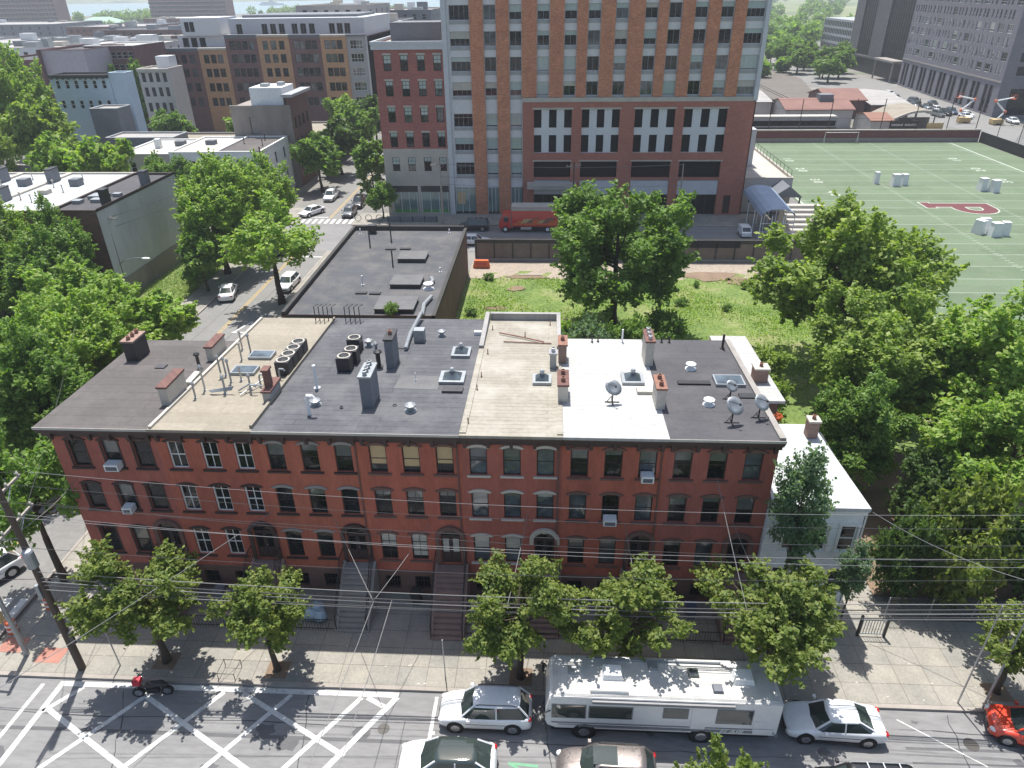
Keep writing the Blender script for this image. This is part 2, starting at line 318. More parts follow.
class MB:
    """collects faces for ONE mesh object"""
    def __init__(s): s.v = []; s.f = []; s.m = []; s.mi = 0
    def add(s, vs, fs, mi=None):
        k = len(s.v); s.v += [tuple(p) for p in vs]
        for f in fs: s.f.append([i+k for i in f]); s.m.append(s.mi if mi is None else mi)
        return s
    def box(s, x0, x1, y0, y1, z0, z1, mi=None):
        if x0 > x1: x0, x1 = x1, x0
        if y0 > y1: y0, y1 = y1, y0
        return s.add([(x0,y0,z0),(x1,y0,z0),(x1,y1,z0),(x0,y1,z0),(x0,y0,z1),(x1,y0,z1),(x1,y1,z1),(x0,y1,z1)],
              [(3,2,1,0),(4,5,6,7),(0,1,5,4),(1,2,6,5),(2,3,7,6),(3,0,4,7)], mi)
    def quad(s, *p, mi=None): return s.add(p, [tuple(range(len(p)))], mi)
    def prism(s, poly, z0, z1, mi=None):
        n = len(poly)
        zz = lambda z, p: z(p[0], p[1]) if callable(z) else z
        vs = [(p[0], p[1], zz(z0, p)) for p in poly] + [(p[0], p[1], zz(z1, p)) for p in poly]
        return s.add(vs, [tuple(range(n))[::-1], tuple(range(n, 2*n))] + [(i, (i+1) % n, n+(i+1) % n, n+i) for i in range(n)], mi)
    def ext(s, poly, y0, y1, mi=None):
        """outline in x,z extruded along y"""
        n = len(poly)
        vs = [(p[0], y0, p[1]) for p in poly] + [(p[0], y1, p[1]) for p in poly]
        return s.add(vs, [tuple(range(n)), tuple(range(n, 2*n))[::-1]] + [(i, n+i, n+(i+1) % n, (i+1) % n) for i in range(n)], mi)
    def cyl(s, a, b, r0, r1=None, n=8, caps=True, mi=None):
        r1 = r0 if r1 is None else r1
        a, b = Vector(a), Vector(b); d = (b-a).normalized()
        u = d.orthogonal().normalized(); w = d.cross(u)
        vs = []
        for c, r in ((a, r0), (b, r1)):
            for i in range(n):
                t = 2*math.pi*i/n; vs.append(c + (u*math.cos(t) + w*math.sin(t))*r)
        fs = [(i, (i+1) % n, n+(i+1) % n, n+i) for i in range(n)]
        if caps: fs += [tuple(range(n))[::-1], tuple(range(n, 2*n))]
        return s.add(vs, fs, mi)
    def tube(s, pts, r, n=6, mi=None):
        pts = [Vector(p) for p in pts]; k = len(pts); vs = []; u = None
        rr = r if isinstance(r, (list, tuple)) else [r]*k
        for i, p in enumerate(pts):
            d = (pts[min(i+1, k-1)] - pts[max(i-1, 0)]).normalized()
            u = d.orthogonal().normalized() if u is None else (u - d*u.dot(d)).normalized()
            w = d.cross(u)
            for j in range(n):
                t = 2*math.pi*j/n; vs.append(p + (u*math.cos(t) + w*math.sin(t))*rr[i])
        fs = [(i*n+j, i*n+(j+1) % n, (i+1)*n+(j+1) % n, (i+1)*n+j) for i in range(k-1) for j in range(n)]
        fs += [tuple(range(n))[::-1], tuple(range((k-1)*n, k*n))]
        return s.add(vs, fs, mi)
    def lathe(s, c, prof, n=12, mi=None):
        c = Vector(c); vs = []
        for r, z in prof:
            for j in range(n):
                t = 2*math.pi*j/n; vs.append(c + Vector((r*math.cos(t), r*math.sin(t), z)))
        k = len(prof)
        fs = [(i*n+j, i*n+(j+1) % n, (i+1)*n+(j+1) % n, (i+1)*n+j) for i in range(k-1) for j in range(n)]
        fs += [tuple(range(n))[::-1], tuple(range((k-1)*n, k*n))]
        return s.add(vs, fs, mi)
    def ball(s, c, rx, ry, rz, n=8, k=6, mi=None, jit=0.0):
        prof = []
        vs = []
        for i in range(k+1):
            a = -math.pi/2 + math.pi*i/k
            for j in range(n):
                t = 2*math.pi*j/n; q = 1 + rnd.uniform(-jit, jit)
                vs.append((c[0]+rx*q*math.cos(a)*math.cos(t), c[1]+ry*q*math.cos(a)*math.sin(t), c[2]+rz*q*math.sin(a)))
        return s.add(vs, [(i*n+j, i*n+(j+1) % n, (i+1)*n+(j+1) % n, (i+1)*n+j) for i in range(k) for j in range(n)], mi)
    def facade(s, O, U, L, z0, z1, holes, depth=0.2, mi=None, rmi=None):
        """a wall plane from O along U with recessed openings (u0,u1,z0,z1)"""
        ux, uy = U; nx, ny = uy, -ux
        us = sorted({0, L, *[h[0] for h in holes], *[h[1] for h in holes]})
        zs = sorted({z0, z1, *[h[2] for h in holes], *[h[3] for h in holes]})
        P = lambda u, z, d=0: (O[0]+ux*u-nx*d, O[1]+uy*u-ny*d, z)
        for a, b in zip(us, us[1:]):
            run = None
            for c, d in zip(zs, zs[1:]):
                mu, mz = (a+b)/2, (c+d)/2
                if any(h[0] < mu < h[1] and h[2] < mz < h[3] for h in holes):
                    if run: s.quad(P(a, run[0]), P(b, run[0]), P(b, run[1]), P(a, run[1]), mi=mi); run = None
                else: run = (run[0], d) if run else (c, d)
            if run: s.quad(P(a, run[0]), P(b, run[0]), P(b, run[1]), P(a, run[1]), mi=mi)
        r = mi if rmi is None else rmi
        for a, b, c, d in holes:
            s.quad(P(a, c), P(b, c), P(b, c, depth), P(a, c, depth), mi=r)
            s.quad(P(a, d), P(a, d, depth), P(b, d, depth), P(b, d), mi=r)
            s.quad(P(a, c), P(a, c, depth), P(a, d, depth), P(a, d), mi=r)
            s.quad(P(b, c), P(b, d), P(b, d, depth), P(b, c, depth), mi=r)
        return s
    def mesh(s, name, mats, off=(0, 0, 0), smooth=False):
        me = bpy.data.meshes.new(name)
        o = Vector(off); me.from_pydata([tuple(Vector(p)-o) for p in s.v], [], s.f)
        for m in (mats if isinstance(mats, (list, tuple)) else [mats]): me.materials.append(MATS[m] if isinstance(m, str) else m)
        me.polygons.foreach_set('material_index', s.m)
        if smooth: me.polygons.foreach_set('use_smooth', [True]*len(s.f))
        me.update()
        if smooth:
            b = bmesh.new(); b.from_mesh(me); bmesh.ops.recalc_face_normals(b, faces=b.faces); b.to_mesh(me); b.free()
        return me
    def build(s, name, mats, parent=None, smooth=False, local=False):
        """world coordinates in; the object's origin sits at its parent, or at its own foot when it is top-level"""
        if local: off = Vector((0, 0, 0))
        elif parent is not None: off = wl(parent)
        else:
            a = np.array([tuple(p) for p in s.v]); off = Vector((float(a[:,0].mean()), float(a[:,1].mean()), float(a[:,2].min())))
        o = link(name, s.mesh(name, mats, off, smooth), parent)
        if parent is None: o.location = off; WORLD[o.name] = off.copy()
        elif not local: WORLD[o.name] = off.copy()
        return o
def struct(name, mb, mats): return tag(mb.build(name, mats), kind='structure')
def text_mesh(txt, size, mats, extrude=0.004, offset=0.0, shear=0.0, bold=0.0):
    c = bpy.data.curves.new('lettering', 'FONT'); c.body = txt; c.size = size; c.extrude = extrude
    c.offset = offset; c.shear = shear; c.align_x = 'CENTER'; c.align_y = 'CENTER'
    o = bpy.data.objects.new('lettering', c); COL.objects.link(o)
    bpy.context.view_layer.update()
    me = bpy.data.meshes.new_from_object(o.evaluated_get(bpy.context.evaluated_depsgraph_get()))
    bpy.data.objects.remove(o); me.materials.clear(); me.materials.append(MATS[mats]); return me

# ---- windows: a frame mesh (the part) with a pane, and sometimes a hood and a sill, as sub-parts
WCACHE = {}
def wmesh(key, fn):
    if key not in WCACHE: WCACHE[key] = fn()
    return WCACHE[key]
def frame_mb(w, h, t, d, vbars=0, hbars=(0.5,), th=0.05):
    m = MB()
    m.box(-w/2, -w/2+t, d-th, d, 0, h); m.box(w/2-t, w/2, d-th, d, 0, h)
    m.box(-w/2+t, w/2-t, d-th, d, 0, t); m.box(-w/2+t, w/2-t, d-th, d, h-t, h)
    for q in hbars: m.box(-w/2+t, w/2-t, d-th*.8, d-.004, h*q-t*.4, h*q+t*.4)
    zs = [t, *[h*q for q in hbars], h-t]
    for i in range(vbars):
        x = -w/2 + w*(i+1)/(vbars+1)
        for a, b in zip(zs, zs[1:]): m.box(x-t*.28, x+t*.28, d-th*.7, d-.008, a+t*.4, b-t*.4)
    return m
def pane_mb(w, h, t, d, blind=0.0, side=0.0):
    m = MB(); y = d-0.02
    zb = h-t-(h-2*t)*blind
    if blind < 1: m.quad((-w/2+t, y, t), (w/2-t, y, t), (w/2-t, y, zb), (-w/2+t, y, zb), mi=0)
    if blind > 0: m.quad((-w/2+t, y, zb), (w/2-t, y, zb), (w/2-t, y, h-t), (-w/2+t, y, h-t), mi=1)
    return m
def window(parent, O, U, u, z, w, h, frame='dark_brown', t=0.06, d=0.16, vb=0, hb=(0.5,), blind=0.0, gl='glass', bl='curtain', pane=True, one=False):
    """hung at distance u along the wall line from O; z is its lower edge"""
    rot = math.atan2(U[1], U[0]); p = Vector((O[0]+U[0]*u, O[1]+U[1]*u, z)) - wl(parent)
    if one:                                          # frame and pane in one small mesh, for far buildings
        def mk():
            m = frame_mb(w, h, t, d, vb, hb); q = pane_mb(w, h, t, d, blind); m.add(q.v, q.f)
            m.m[-len(q.f):] = [x+1 for x in q.m]; return m.mesh('window', [frame, gl, bl])
        return link('window', wmesh(('one', w, h, t, d, vb, hb, blind, frame, gl, bl), mk), parent, p, rot)
    fo = link('window', wmesh(('f', w, h, t, d, vb, hb, frame), lambda: frame_mb(w, h, t, d, vb, hb).mesh('window', frame)), parent, p, rot)
    link('pane', wmesh(('p', w, h, t, d, blind, gl, bl), lambda: pane_mb(w, h, t, d, blind).mesh('pane', [gl, bl])), fo)
    return fo
def arch_pts(w, rise, n=8, z=0.0):
    r = (w*w/4 + rise*rise)/(2*rise); a = math.asin(min(1, w/2/r)); cz = z + rise - r
    if rise > w/2 - 1e-6: a = math.pi/2
    return [(r*math.sin(-a+2*a*i/n), cz + r*math.cos(-a+2*a*i/n)) for i in range(n+1)]
def hood_mesh(w, rise, t, proj, m):
    def mk():
        lo = arch_pts(w, rise); hi = arch_pts(w+2*t, rise+t*.7, z=0.0); mb = MB()
        hi = [(x, z+t*.3) for x, z in hi]
        mb.ext(lo + hi[::-1], -proj, 0.16); return mb.mesh('lintel', m)
    return wmesh(('hood', w, rise, t, proj, m), mk)
def sill_mesh(w, m, proj=0.1, hh=0.12):
    return wmesh(('sill', w, m, proj, hh), lambda: MB().box(-w/2, w/2, -proj, 0.1, -hh, -0.002).mesh('sill', m))

# ---- trees
def leaves_mesh(name, P, N, size, rng, droop=0.0):
    n = len(P); a = rng.normal(size=(n, 3)); a -= N*(a*N).sum(1)[:, None]; a /= np.linalg.norm(a, axis=1)[:, None]
    b = np.cross(N, a); sz = size*rng.uniform(0.6, 1.3, n)[:, None]
    v = np.empty((n, 4, 3))
    v[:, 0] = P - a*sz; v[:, 1] = P + b*sz*0.62 + N*sz*.12; v[:, 2] = P + a*sz; v[:, 3] = P - b*sz*0.62 + N*sz*.12
    me = bpy.data.meshes.new(name)
    me.vertices.add(4*n); me.vertices.foreach_set('co', v.reshape(-1))
    me.loops.add(4*n); me.loops.foreach_set('vertex_index', np.arange(4*n, dtype=np.int32))
    me.polygons.add(n); me.polygons.foreach_set('loop_start', np.arange(0, 4*n, 4, dtype=np.int32))
    me.polygons.foreach_set('loop_total', np.full(n, 4, dtype=np.int32))
    me.update(calc_edges=True); return me
TREES = {}
def tree_variant(key, H, rx, ry, rz, cz, nclump, nleaf, leaf, seed, trunk_r=0.16, spread=0.75, low=-0.8, lean=0.0, crad=(0.16, 0.3), gaps=3, fork=0.35, stems=1):
    rng = np.random.default_rng(seed); py = random.Random(seed)
    # clumps of leaves spread through an uneven crown
    C = []
    gapd = [rng.normal(size=3) for _ in range(gaps)]; gapd = [g/np.linalg.norm(g) for g in gapd]
    tries = 0
    while len(C) < nclump and tries < 5000:
        tries += 1
        d = rng.normal(size=3); d /= np.linalg.norm(d)
        if d[2] < low or any(d @ g > 0.9 for g in gapd): continue
        r = rng.uniform(0.25, 1.0)**0.5 * (1 + 0.22*math.sin(3.1*math.atan2(d[1], d[0]) + seed) + 0.14*math.sin(5*d[2]+seed*2))
        p = np.array([d[0]*rx, d[1]*ry, d[2]*rz])*r*0.84
        C.append((p + [lean*(p[2]+rz)/(2*rz), 0, cz], rng.uniform(*crad)*min(rx, ry, rz*1.1)))
    tot = sum(c[1]**2 for c in C); P = []; N = []
    for c, r in C:
        k = max(6, int(nleaf*r*r/tot))
        d = rng.normal(size=(k, 3)); d /= np.linalg.norm(d, axis=1)[:, None]
        rad = r*rng.uniform(0.25, 1.12, k)[:, None]**0.6
        sq = np.array([0.92, 0.92, 1.12]); pts = c + d*rad*sq
        ns = 5; sd = rng.normal(size=(ns, 3)) + 1.1*(c-[0, 0, cz])/(np.linalg.norm(c-[0, 0, cz])+.3) + [0, 0, 0.7]; sd /= np.linalg.norm(sd, axis=1)[:, None]
        out = rng.random(k) < 0.3; no = out.sum(); j = rng.integers(0, ns, no); tt = rng.uniform(0.5, 1.75, no)[:, None]
        pts[out] = c + sd[j]*r*tt + rng.normal(size=(no, 3))*r*0.17*(1.9-tt)/1.2
        nn = d*0.6 + rng.normal(size=(k, 3))*0.5 + [0, 0, 0.55]; nn /= np.linalg.norm(nn, axis=1)[:, None]
        P.append(pts); N.append(nn)
    crown = leaves_mesh('crown', np.concatenate(P), np.concatenate(N), leaf, rng)
    # tapered trunk and limbs that reach the clumps
    mb = MB()
    for s in range(stems):
        ang = 2*math.pi*s/max(1, stems); off = Vector((math.cos(ang), math.sin(ang), 0))*(0.0 if stems == 1 else trunk_r*1.6)
        fz = H*fork if stems == 1 else H*0.12
        fk = Vector((py.uniform(-.1, .1)+lean*.25, py.uniform(-.1, .1), fz)) + off*1.4
        mb.tube([off, off + (fk-off)*.3 + Vector((.04, .03, 0)), off*1.1 + (fk-off)*.65 + Vector((-.03, .04, 0)), fk], [trunk_r*1.5, trunk_r*1.05, trunk_r*.9, trunk_r*.85], 8)
        idx = sorted(range(len(C)), key=lambda i: -C[i][1])[s::stems][:max(5, 20//stems)]
        top = Vector((lean*.7, 0, cz + rz*.55)) + off*2
        mb.tube([fk, fk.lerp(top, .4) + Vector((py.uniform(-.15, .15), py.uniform(-.15, .15), 0)), top], [trunk_r*.85, trunk_r*.55, trunk_r*.15], 6)
        for i in idx:
            e = Vector(C[i][0]); q = min(.8, max(0, (e.z-fk.z)/(top.z-fk.z+1e-6)*.6)); st = fk.lerp(top, q)
            md = st.lerp(e, .5) + Vector((py.uniform(-.2, .2), py.uniform(-.2, .2), -.12*(e-st).length))
            mb.tube([st, md, e], [trunk_r*.42*(1-q*.6), trunk_r*.26*(1-q*.5), trunk_r*.07], 5)
    TREES[key] = (mb.mesh('trunk', 'bark', smooth=True), crown)
def tree(name, label, cat, x, y, key, leaf, sx=1.0, sz=None, rot=None, group=None, z=0.0, bark=None):
    o = thing(name, label, cat, (x, y, z), group, rnd.uniform(0, 6.28) if rot is None else rot)
    sz = sx if sz is None else sz; o.scale = (sx, sx, sz)
    tr, cr = TREES[key]
    a = link('trunk', tr, o); b = link('crown', cr, o)
    if not cr.materials: cr.materials.append(MATS[leaf])
    for q, m in ((a, bark), (b, leaf)):
        if m: q.material_slots[0].link = 'OBJECT'; q.material_slots[0].material = MATS[m]
    return o
#               key      H    rx   ry   rz   cz  ncl  nleaf leaf seed
tree_variant('st1', 9.2, 2.9, 2.7, 3.1, 6.1, 95, 21000, 0.105, 11, 0.17, crad=(.1, .24), gaps=4, low=-1)
tree_variant('st2', 8.0, 2.5, 2.4, 2.8, 5.3, 70, 14000, 0.105, 23, 0.15, crad=(.1, .23), gaps=5, low=-1)
tree_variant('st3', 8.8, 2.8, 2.6, 3.0, 5.8, 88, 20000, 0.105, 35, 0.16, crad=(.1, .24), gaps=4, low=-1)
tree_variant('tall', 12, 1.5, 1.5, 4.4, 7.6, 70, 11000, 0.11, 41, 0.13, crad=(.2, .42), gaps=4, fork=.25)
tree_variant('big1', 15, 6.2, 6.0, 6.3, 8.6, 190, 48000, 0.19, 53, 0.36, crad=(.08, .2), gaps=3, fork=.22)
tree_variant('big2', 14, 6.0, 6.4, 6.4, 8.0, 170, 44000, 0.2, 67, 0.34, crad=(.08, .2), gaps=4, fork=.22)
tree_variant('big3', 15, 5.2, 5.4, 6.6, 8.4, 150, 38000, 0.19, 71, 0.3, crad=(.09, .22), gaps=3, fork=.25)
tree_variant('open', 10.5, 4.0, 3.9, 3.5, 7.2, 44, 8000, 0.18, 83, 0.24, crad=(.14, .26), gaps=6, fork=.33)
tree_variant('far1', 9, 3.8, 3.7, 3.6, 5.6, 48, 7000, 0.34, 91, 0.22, crad=(.17, .3), gaps=2, fork=.25)
tree_variant('far2', 9, 3.4, 3.6, 4.0, 5.4, 42, 6000, 0.34, 97, 0.2, crad=(.17, .32), gaps=2, fork=.25)
tree_variant('shrub', 3, 1.6, 1.5, 1.25, 1.35, 24, 2600, 0.14, 101, 0.05, crad=(.2, .38), gaps=1, fork=.15, low=-1, stems=4)
tree_variant('wide', 4.6, 3.0, 2.4, 2.0, 2.4, 60, 12000, 0.14, 107, 0.09, crad=(.2, .34), gaps=2, fork=.15, low=-1, stems=5)
# ------------------------------------------------------------------ the setting: ground, streets, pavements, water
def sheet(poly, z): return MB().quad(*[(x, y, z) for x, y in poly])
def rect(x0, x1, y0, y1): return [(x0, y0), (x1, y0), (x1, y1), (x0, y1)]
struct('ground', sheet(rect(-9000, 9000, -300, 9000), -0.03), 'ground_far')
struct('meadow', sheet([(90, 560), (900, 560), (5000, 2600), (5000, 6000), (0, 6000), (20, 900)], 0.02), 'meadow')
struct('river', sheet([(-8000, 1180), (-440, 1260), (-160, 1240), (-60, 3000), (-300, 2750), (-8000, 2750)], 0.05), 'river')
hm = MB()
for i in range(40):
    x = -6500 + i*170; hm.ball((x, 2900 + 60*math.sin(i*1.7), 0), 160, 90, 14 + 8*math.sin(i*2.3), 10, 4, jit=.1)
for i in range(26):
    x = 200 + i*190; hm.ball((x, 3600 + 150*math.sin(i*1.3), 0), 220, 160, 26 + 10*math.sin(i*2.1), 10, 4, jit=.1)
struct('hills', hm, 'meadow')
# front street, side street, cross street behind the lot
struct('front_street', sheet(rect(-160, 160, 10.4, 23.75), 0.0), 'asphalt')
sr = MB(); sr.quad(*[(x, y, -0.001) for x, y in rect(-40, -31, 23.75, 94)]); sr.quad(*[(x, y, -0.001) for x, y in rect(-40, -31, 106, 420)])
struct('side_street', sr, 'asphalt_pale')
struct('cross_street', sheet(rect(-160, 41.2, 94, 106), 0.0), 'asphalt')
struct('boulevard', sheet([(104, 170), (117.5, 190), (121, 290), (104, 420), (84, 420), (96, 255), (98, 205)], 0.01), 'asphalt_pale')
def slab(poly, z=0.13): return MB().prism(poly, -0.02, z)
struct('pavement_front', slab(rect(-30.6, 160, 24.0, 30.9), 0.13), 'pavement')
struct('pavement_side', slab([(-31, 31.2), (-26.6, 30.904), (-26.6, 58), (-24.8, 58), (-24.8, 93.6), (-31, 93.6)], 0.126), 'pavement')
struct('pavement_side_west', slab(rect(-43.2, -40, 24, 93.6), 0.13), 'pavement')
struct('pavement_south', slab(rect(-160, 160, 4, 10.15), 0.13), 'pavement')
struct('pavement_front_west', slab(rect(-160, -43.204, 24, 27.4), 0.13), 'pavement')
struct('pavement_tower', slab(rect(-31, 41.2, 106.3, 112.5), 0.13), 'pavement')
struct('pavement_tower_west', slab(rect(-160, -40, 106.3, 115.5), 0.13), 'pavement')
for nm, r in (('kerb_front', rect(-31, 160, 23.75, 23.99)), ('kerb_south', rect(-160, 160, 10.16, 10.4)), ('kerb_tower', rect(-31, 41.2, 106.01, 106.29)),
              ('kerb_side', rect(-31.2, -31.01, 24.0, 93.6)), ('kerb_side_west', rect(-39.99, -39.8, 24, 93.6))):
    struct(nm, MB().prism(r, -0.02, 0.14), 'kerb')
struct('rail_yard', sheet([(42, 206), (84, 240), (96, 300), (90, 420), (60, 520), (20, 520), (38, 300)], 0.012), 'ballast')
tk = MB()
for k in range(5):
    x = 50 + k*6
    for dx in (0, 1.5): tk.box(x+dx, x+dx+.12, 232, 500, .02, .18)
struct('railway_track', tk, 'iron_cover')
# lots
def wavy(x0, x1, y0, y1, z, nx, ny, amp):
    m = MB(); g = {}
    for j in range(ny+1):
        for i in range(nx+1):
            g[i, j] = len(m.v); e = 0 if i in (0, nx) or j in (0, ny) else amp
            m.v.append((x0+(x1-x0)*i/nx, y0+(y1-y0)*j/ny, z + e*rnd.uniform(-1, 1)))
    for j in range(ny):
        for i in range(nx): m.f.append([g[i, j], g[i+1, j], g[i+1, j+1], g[i, j+1]]); m.m.append(0)
    return m
struct('vacant_lot', wavy(-10.4, 41.4, 46.6, 86.2, 0.06, 46, 36, 0.05), 'lawn')
struct('dirt_strip', wavy(-10.3, 41.4, 83.4, 89.6, 0.075, 40, 6, 0.035), 'gravel')
dp = MB()
for (x, y, rx, ry, s) in ((20, 84.6, 3.8, 1.7, 1), (24, 83, 2.4, 1.4, 2), (9, 84.3, 2.6, 0.8, 3), (-4, 80, 1.1, .8, 5), (-6.2, 74, 1.3, .6, 6), (-3, 84, 3, .9, 7)):
    q = random.Random(s); k = [q.uniform(.7, 1.2) for _ in range(14)]
    dp.quad(*[(x+rx*k[i]*math.cos(i*math.pi/7), y+ry*k[i]*math.sin(i*math.pi/7), 0.125) for i in range(14)])
struct('bare_earth', dp, 'dirt')
struct('back_yard', wavy(-24.5, 20, 42, 58, 0.03, 30, 10, 0.02), 'lawn')
struct('corner_lawn', wavy(-50.1, -43.3, 62, 92, 0.1, 8, 26, 0.05), 'lawn')
struct('west_yard', wavy(-90, -43.4, 27.6, 73.5, 0.05, 30, 30, 0.06), 'lawn')
struct('east_yard', wavy(18.4, 41.2, 31.5, 46.5, 0.04, 16, 12, 0.05), 'dirt')
struct('alley_path', MB().prism(rect(17.6, 19.6, 30.95, 42), -0.02, 0.10), 'pavement')
# sports field: stripes of artificial turf and its painted marks
fb = MB(); ys = [57.1 + 4.572*i for i in range(26)]
for i, (a, b) in enumerate(zip(ys, ys[1:])): fb.quad((41.5, a, .02), (97, a, .02), (97, b, .02), (41.5, b, .02), mi=i % 2)
m2 = MATS['turf'].copy(); MATS['turf_light'] = m2
for nd in m2.node_tree.nodes:
    if nd.type == 'TEX_BRICK':
        for k in ('Color1', 'Color2'):
            c = nd.inputs[k].default_value; nd.inputs[k].default_value = (c[0]*1.14, c[1]*1.12, c[2]*1.14, 1)
struct('sports_field', fb, ['turf', 'turf_light'])
fm = MB(); FZ = 0.026
def strip(m, x0, x1, y0, y1, z): m.quad((x0, y0, z), (x1, y0, z), (x1, y1, z), (x0, y1, z))
for x in (41.85, 90.3): strip(fm, x, x+.32, 61.7, 171.4, FZ)
for i in range(25):
    y = 61.7 + 4.572*i; strip(fm, 42.17, 90.3, y-.045, y+.045, FZ+.001)
for i in range(120):
    y = 62.2 + .9144*i
    for x in (42.3, 59.6, 72.2, 89.2): strip(fm, x, x+.7, y-.05, y+.05, FZ+.002)
struct('field_lines', fm, 'field_paint')
for i, n_ in enumerate(('10', '20', '30', '40', '50', '40', '30', '20')):
    y = 153.2 - 9.144*i
    for x, r_ in ((49.2, R(-90)), (83.1, R(90))):
        o = link('field_number', text_mesh(' '.join(n_), 2.4, 'field_paint', 0, 0.03), None, (x, y, FZ+.004), r_); tag(o, kind='structure')
for nm, mt, off, z in (('field_letter_outline', 'field_paint', 0.3, .03), ('field_letter', 'red_field', 0.08, .034)):
    pm = MB(); e = off
    w_, h_ = 6.6, 10.4
    # block P, its head towards +x and its bowl towards the near side: (up, right) -> (x, -y)
    def L(u, v, zz): return (61.2 + v, 120.2 - u, zz)
    st = [(.5-e, 0-e), (3.6+e, 0-e), (3.6+e, 1.5+e), (2.9+e, 1.5+e), (2.9+e, h_+e), (1.2-e, h_+e), (1.2-e, 1.5+e), (.5-e, 1.5+e)]
    pm.quad(*[L(u, v, z) for u, v in [(.3-e, -e), (3.5+e, -e), (3.5+e, 1.3+e), (.3-e, 1.3+e)]])
    pm.quad(*[L(u, v, z+.0007) for u, v in [(.9-e, 1.3+e), (2.9+e, 1.3+e), (2.9+e, h_+e), (.9-e, h_+e)]])
    n = 12; oc = (4.3, 7.5)
    outer = [(2.9, h_+e)] + [(4.0+(2.9+e)*math.cos(math.pi/2-math.pi*i/n), 7.2+(3.2+e)*math.sin(math.pi/2-math.pi*i/n)) for i in range(n+1)] + [(2.9, 4.0-e)]
    inner = [(2.9, h_-1.9-e)] + [(4.0+(1.2-e)*math.cos(math.pi/2-math.pi*i/n), 7.2+(1.3-e)*math.sin(math.pi/2-math.pi*i/n)) for i in range(n+1)] + [(2.9, 5.9+e)]
    for i in range(len(outer)-1): pm.quad(L(*outer[i], z+.0014), L(*outer[i+1], z+.0014), L(*inner[i+1], z+.0014), L(*inner[i], z+.0014))
    tag(pm.build(nm, mt), kind='structure')

# painted markings on the front street
def bar(m, a, b, w_, z):
    a, b = Vector((*a, 0)), Vector((*b, 0)); d = (b-a).normalized(); s = Vector((-d.y, d.x, 0))*w_/2
    m.quad(*[(p.x, p.y, z) for p in (a-s, b-s, b+s, a+s)])
hz = MB(); Z1, Z2, Z3 = 0.004, 0.008, 0.012
bar(hz, (-25.75, 23.45), (-7.5, 23.5), .3, Z3); bar(hz, (-25.6, 23.3), (-26.15, 15.1), .3, Z2); bar(hz, (-7.55, 23.4), (-13.0, 15.3), .3, Z2); bar(hz, (-26.2, 15.1), (-12.9, 15.2), .3, Z3)
for p_, q_ in (((-25.5, 22.0), (-13.4, 15.7)), ((-20.9, 23.0), (-10.9, 17.6)), ((-15.7, 23.3), (-9.5, 20.1)), ((-9.1, 23.3), (-8.1, 22.8))): bar(hz, p_, q_, .25, Z1)
for p_, q_ in (((-24.3, 23.3), (-25.6, 21.8)), ((-20.5, 23.2), (-26.0, 16.1)), ((-16.7, 23.3), (-22.7, 15.3)), ((-13.1, 23.3), (-18.8, 15.3)), ((-9.4, 23.3), (-15.1, 15.3))): bar(hz, p_, q_, .25, Z2)
struct('hatched_marking', hz, 'worn_paint')
mk = MB()
bar(mk, (-26.6, 23.4), (-27.3, 15), .22, Z1); bar(mk, (-29.4, 23.2), (-29.9, 15), .3, Z1)
bar(mk, (-5.5, 23.5), (-5.55, 20.6), .18, Z1)
bar(mk, (17.6, 23.2), (20.8, 20.9), .06, Z1)
struct('road_lines', mk, 'worn_paint')
gm = MB(); bar(gm, (-1.6, 20.1), (-0.2, 20.0), .14, Z1); bar(gm, (-1.5, 19.5), (-0.3, 19.4), .14, Z1); bar(gm, (-1.6, 20.1), (-0.3, 19.4), .14, Z2); bar(gm, (-1.3, 18.9), (-0.2, 18.7), .5, Z1)
struct('bike_lane_marking', gm, 'worn_green')
pt = MB()
for x0, x1, y0, y1 in ((-24, -4, 16.2, 16.9), (17.4, 30, 21.6, 21.75), (17.4, 30, 20.9, 21.0), (-31, -5, 20.75, 20.95), (-12, -3, 18.2, 18.32), (6, 9, 17, 18.5)): pt.quad((x0, y0, .002), (x1, y0+.1, .002), (x1, y1+.1, .002), (x0, y1, .002))
struct('asphalt_patches', pt, 'patch')
sm_ = MB(); qs = random.Random(31)
for (xa, ya, xb, yb_) in ((-30, 17.6, -6, 17.9), (-22, 23.2, -19, 15.5), (-12.2, 23.6, -10.8, 15), (-3, 21.2, 12, 20.9), (17.5, 22.6, 40, 22.4), (-40, 21.9, -8, 21.6), (15, 20.2, 40, 19.7), (-34.5, 40, -33.5, 92), (-38, 30, -37.2, 90), (-30, 12.8, 25, 13.1), (20.2, 23.6, 19.4, 15), (0, 23.6, .6, 18)):
    n = 14; pts = [(xa+(xb-xa)*i/n + qs.uniform(-.09, .09), ya+(yb_-ya)*i/n + qs.uniform(-.09, .09)) for i in range(n+1)]
    for i in range(n): bar(sm_, pts[i], pts[i+1], qs.uniform(.025, .06), .003 + .0001*(i % 2))
struct('tar_seams', sm_, 'asphalt_dark')
os_ = MB()
for k in range(26):
    x, y, r_ = qs.uniform(-28, 30), qs.uniform(16, 23.3), qs.uniform(.12, .45); f_ = [qs.uniform(.6, 1.2) for _ in range(12)]
    os_.quad(*[(x+r_*1.5*f_[i]*math.cos(i*math.pi/6), y+r_*f_[i]*math.sin(i*math.pi/6), .0026) for i in range(12)])
struct('oil_stains', os_, 'patch')
tp_ = MB()
for x, y in ((-20.6, 25.0), (-14.3, 24.7), (-1.2, 24.8), (4.4, 24.9), (11.4, 25.0), (23.3, 24.9)): tp_.quad((x-.6, y-.55, .137), (x+.6, y-.55, .137), (x+.6, y+.55, .137), (x-.6, y+.55, .137))
struct('tree_pits', tp_, 'dirt')
lt_ = MB()
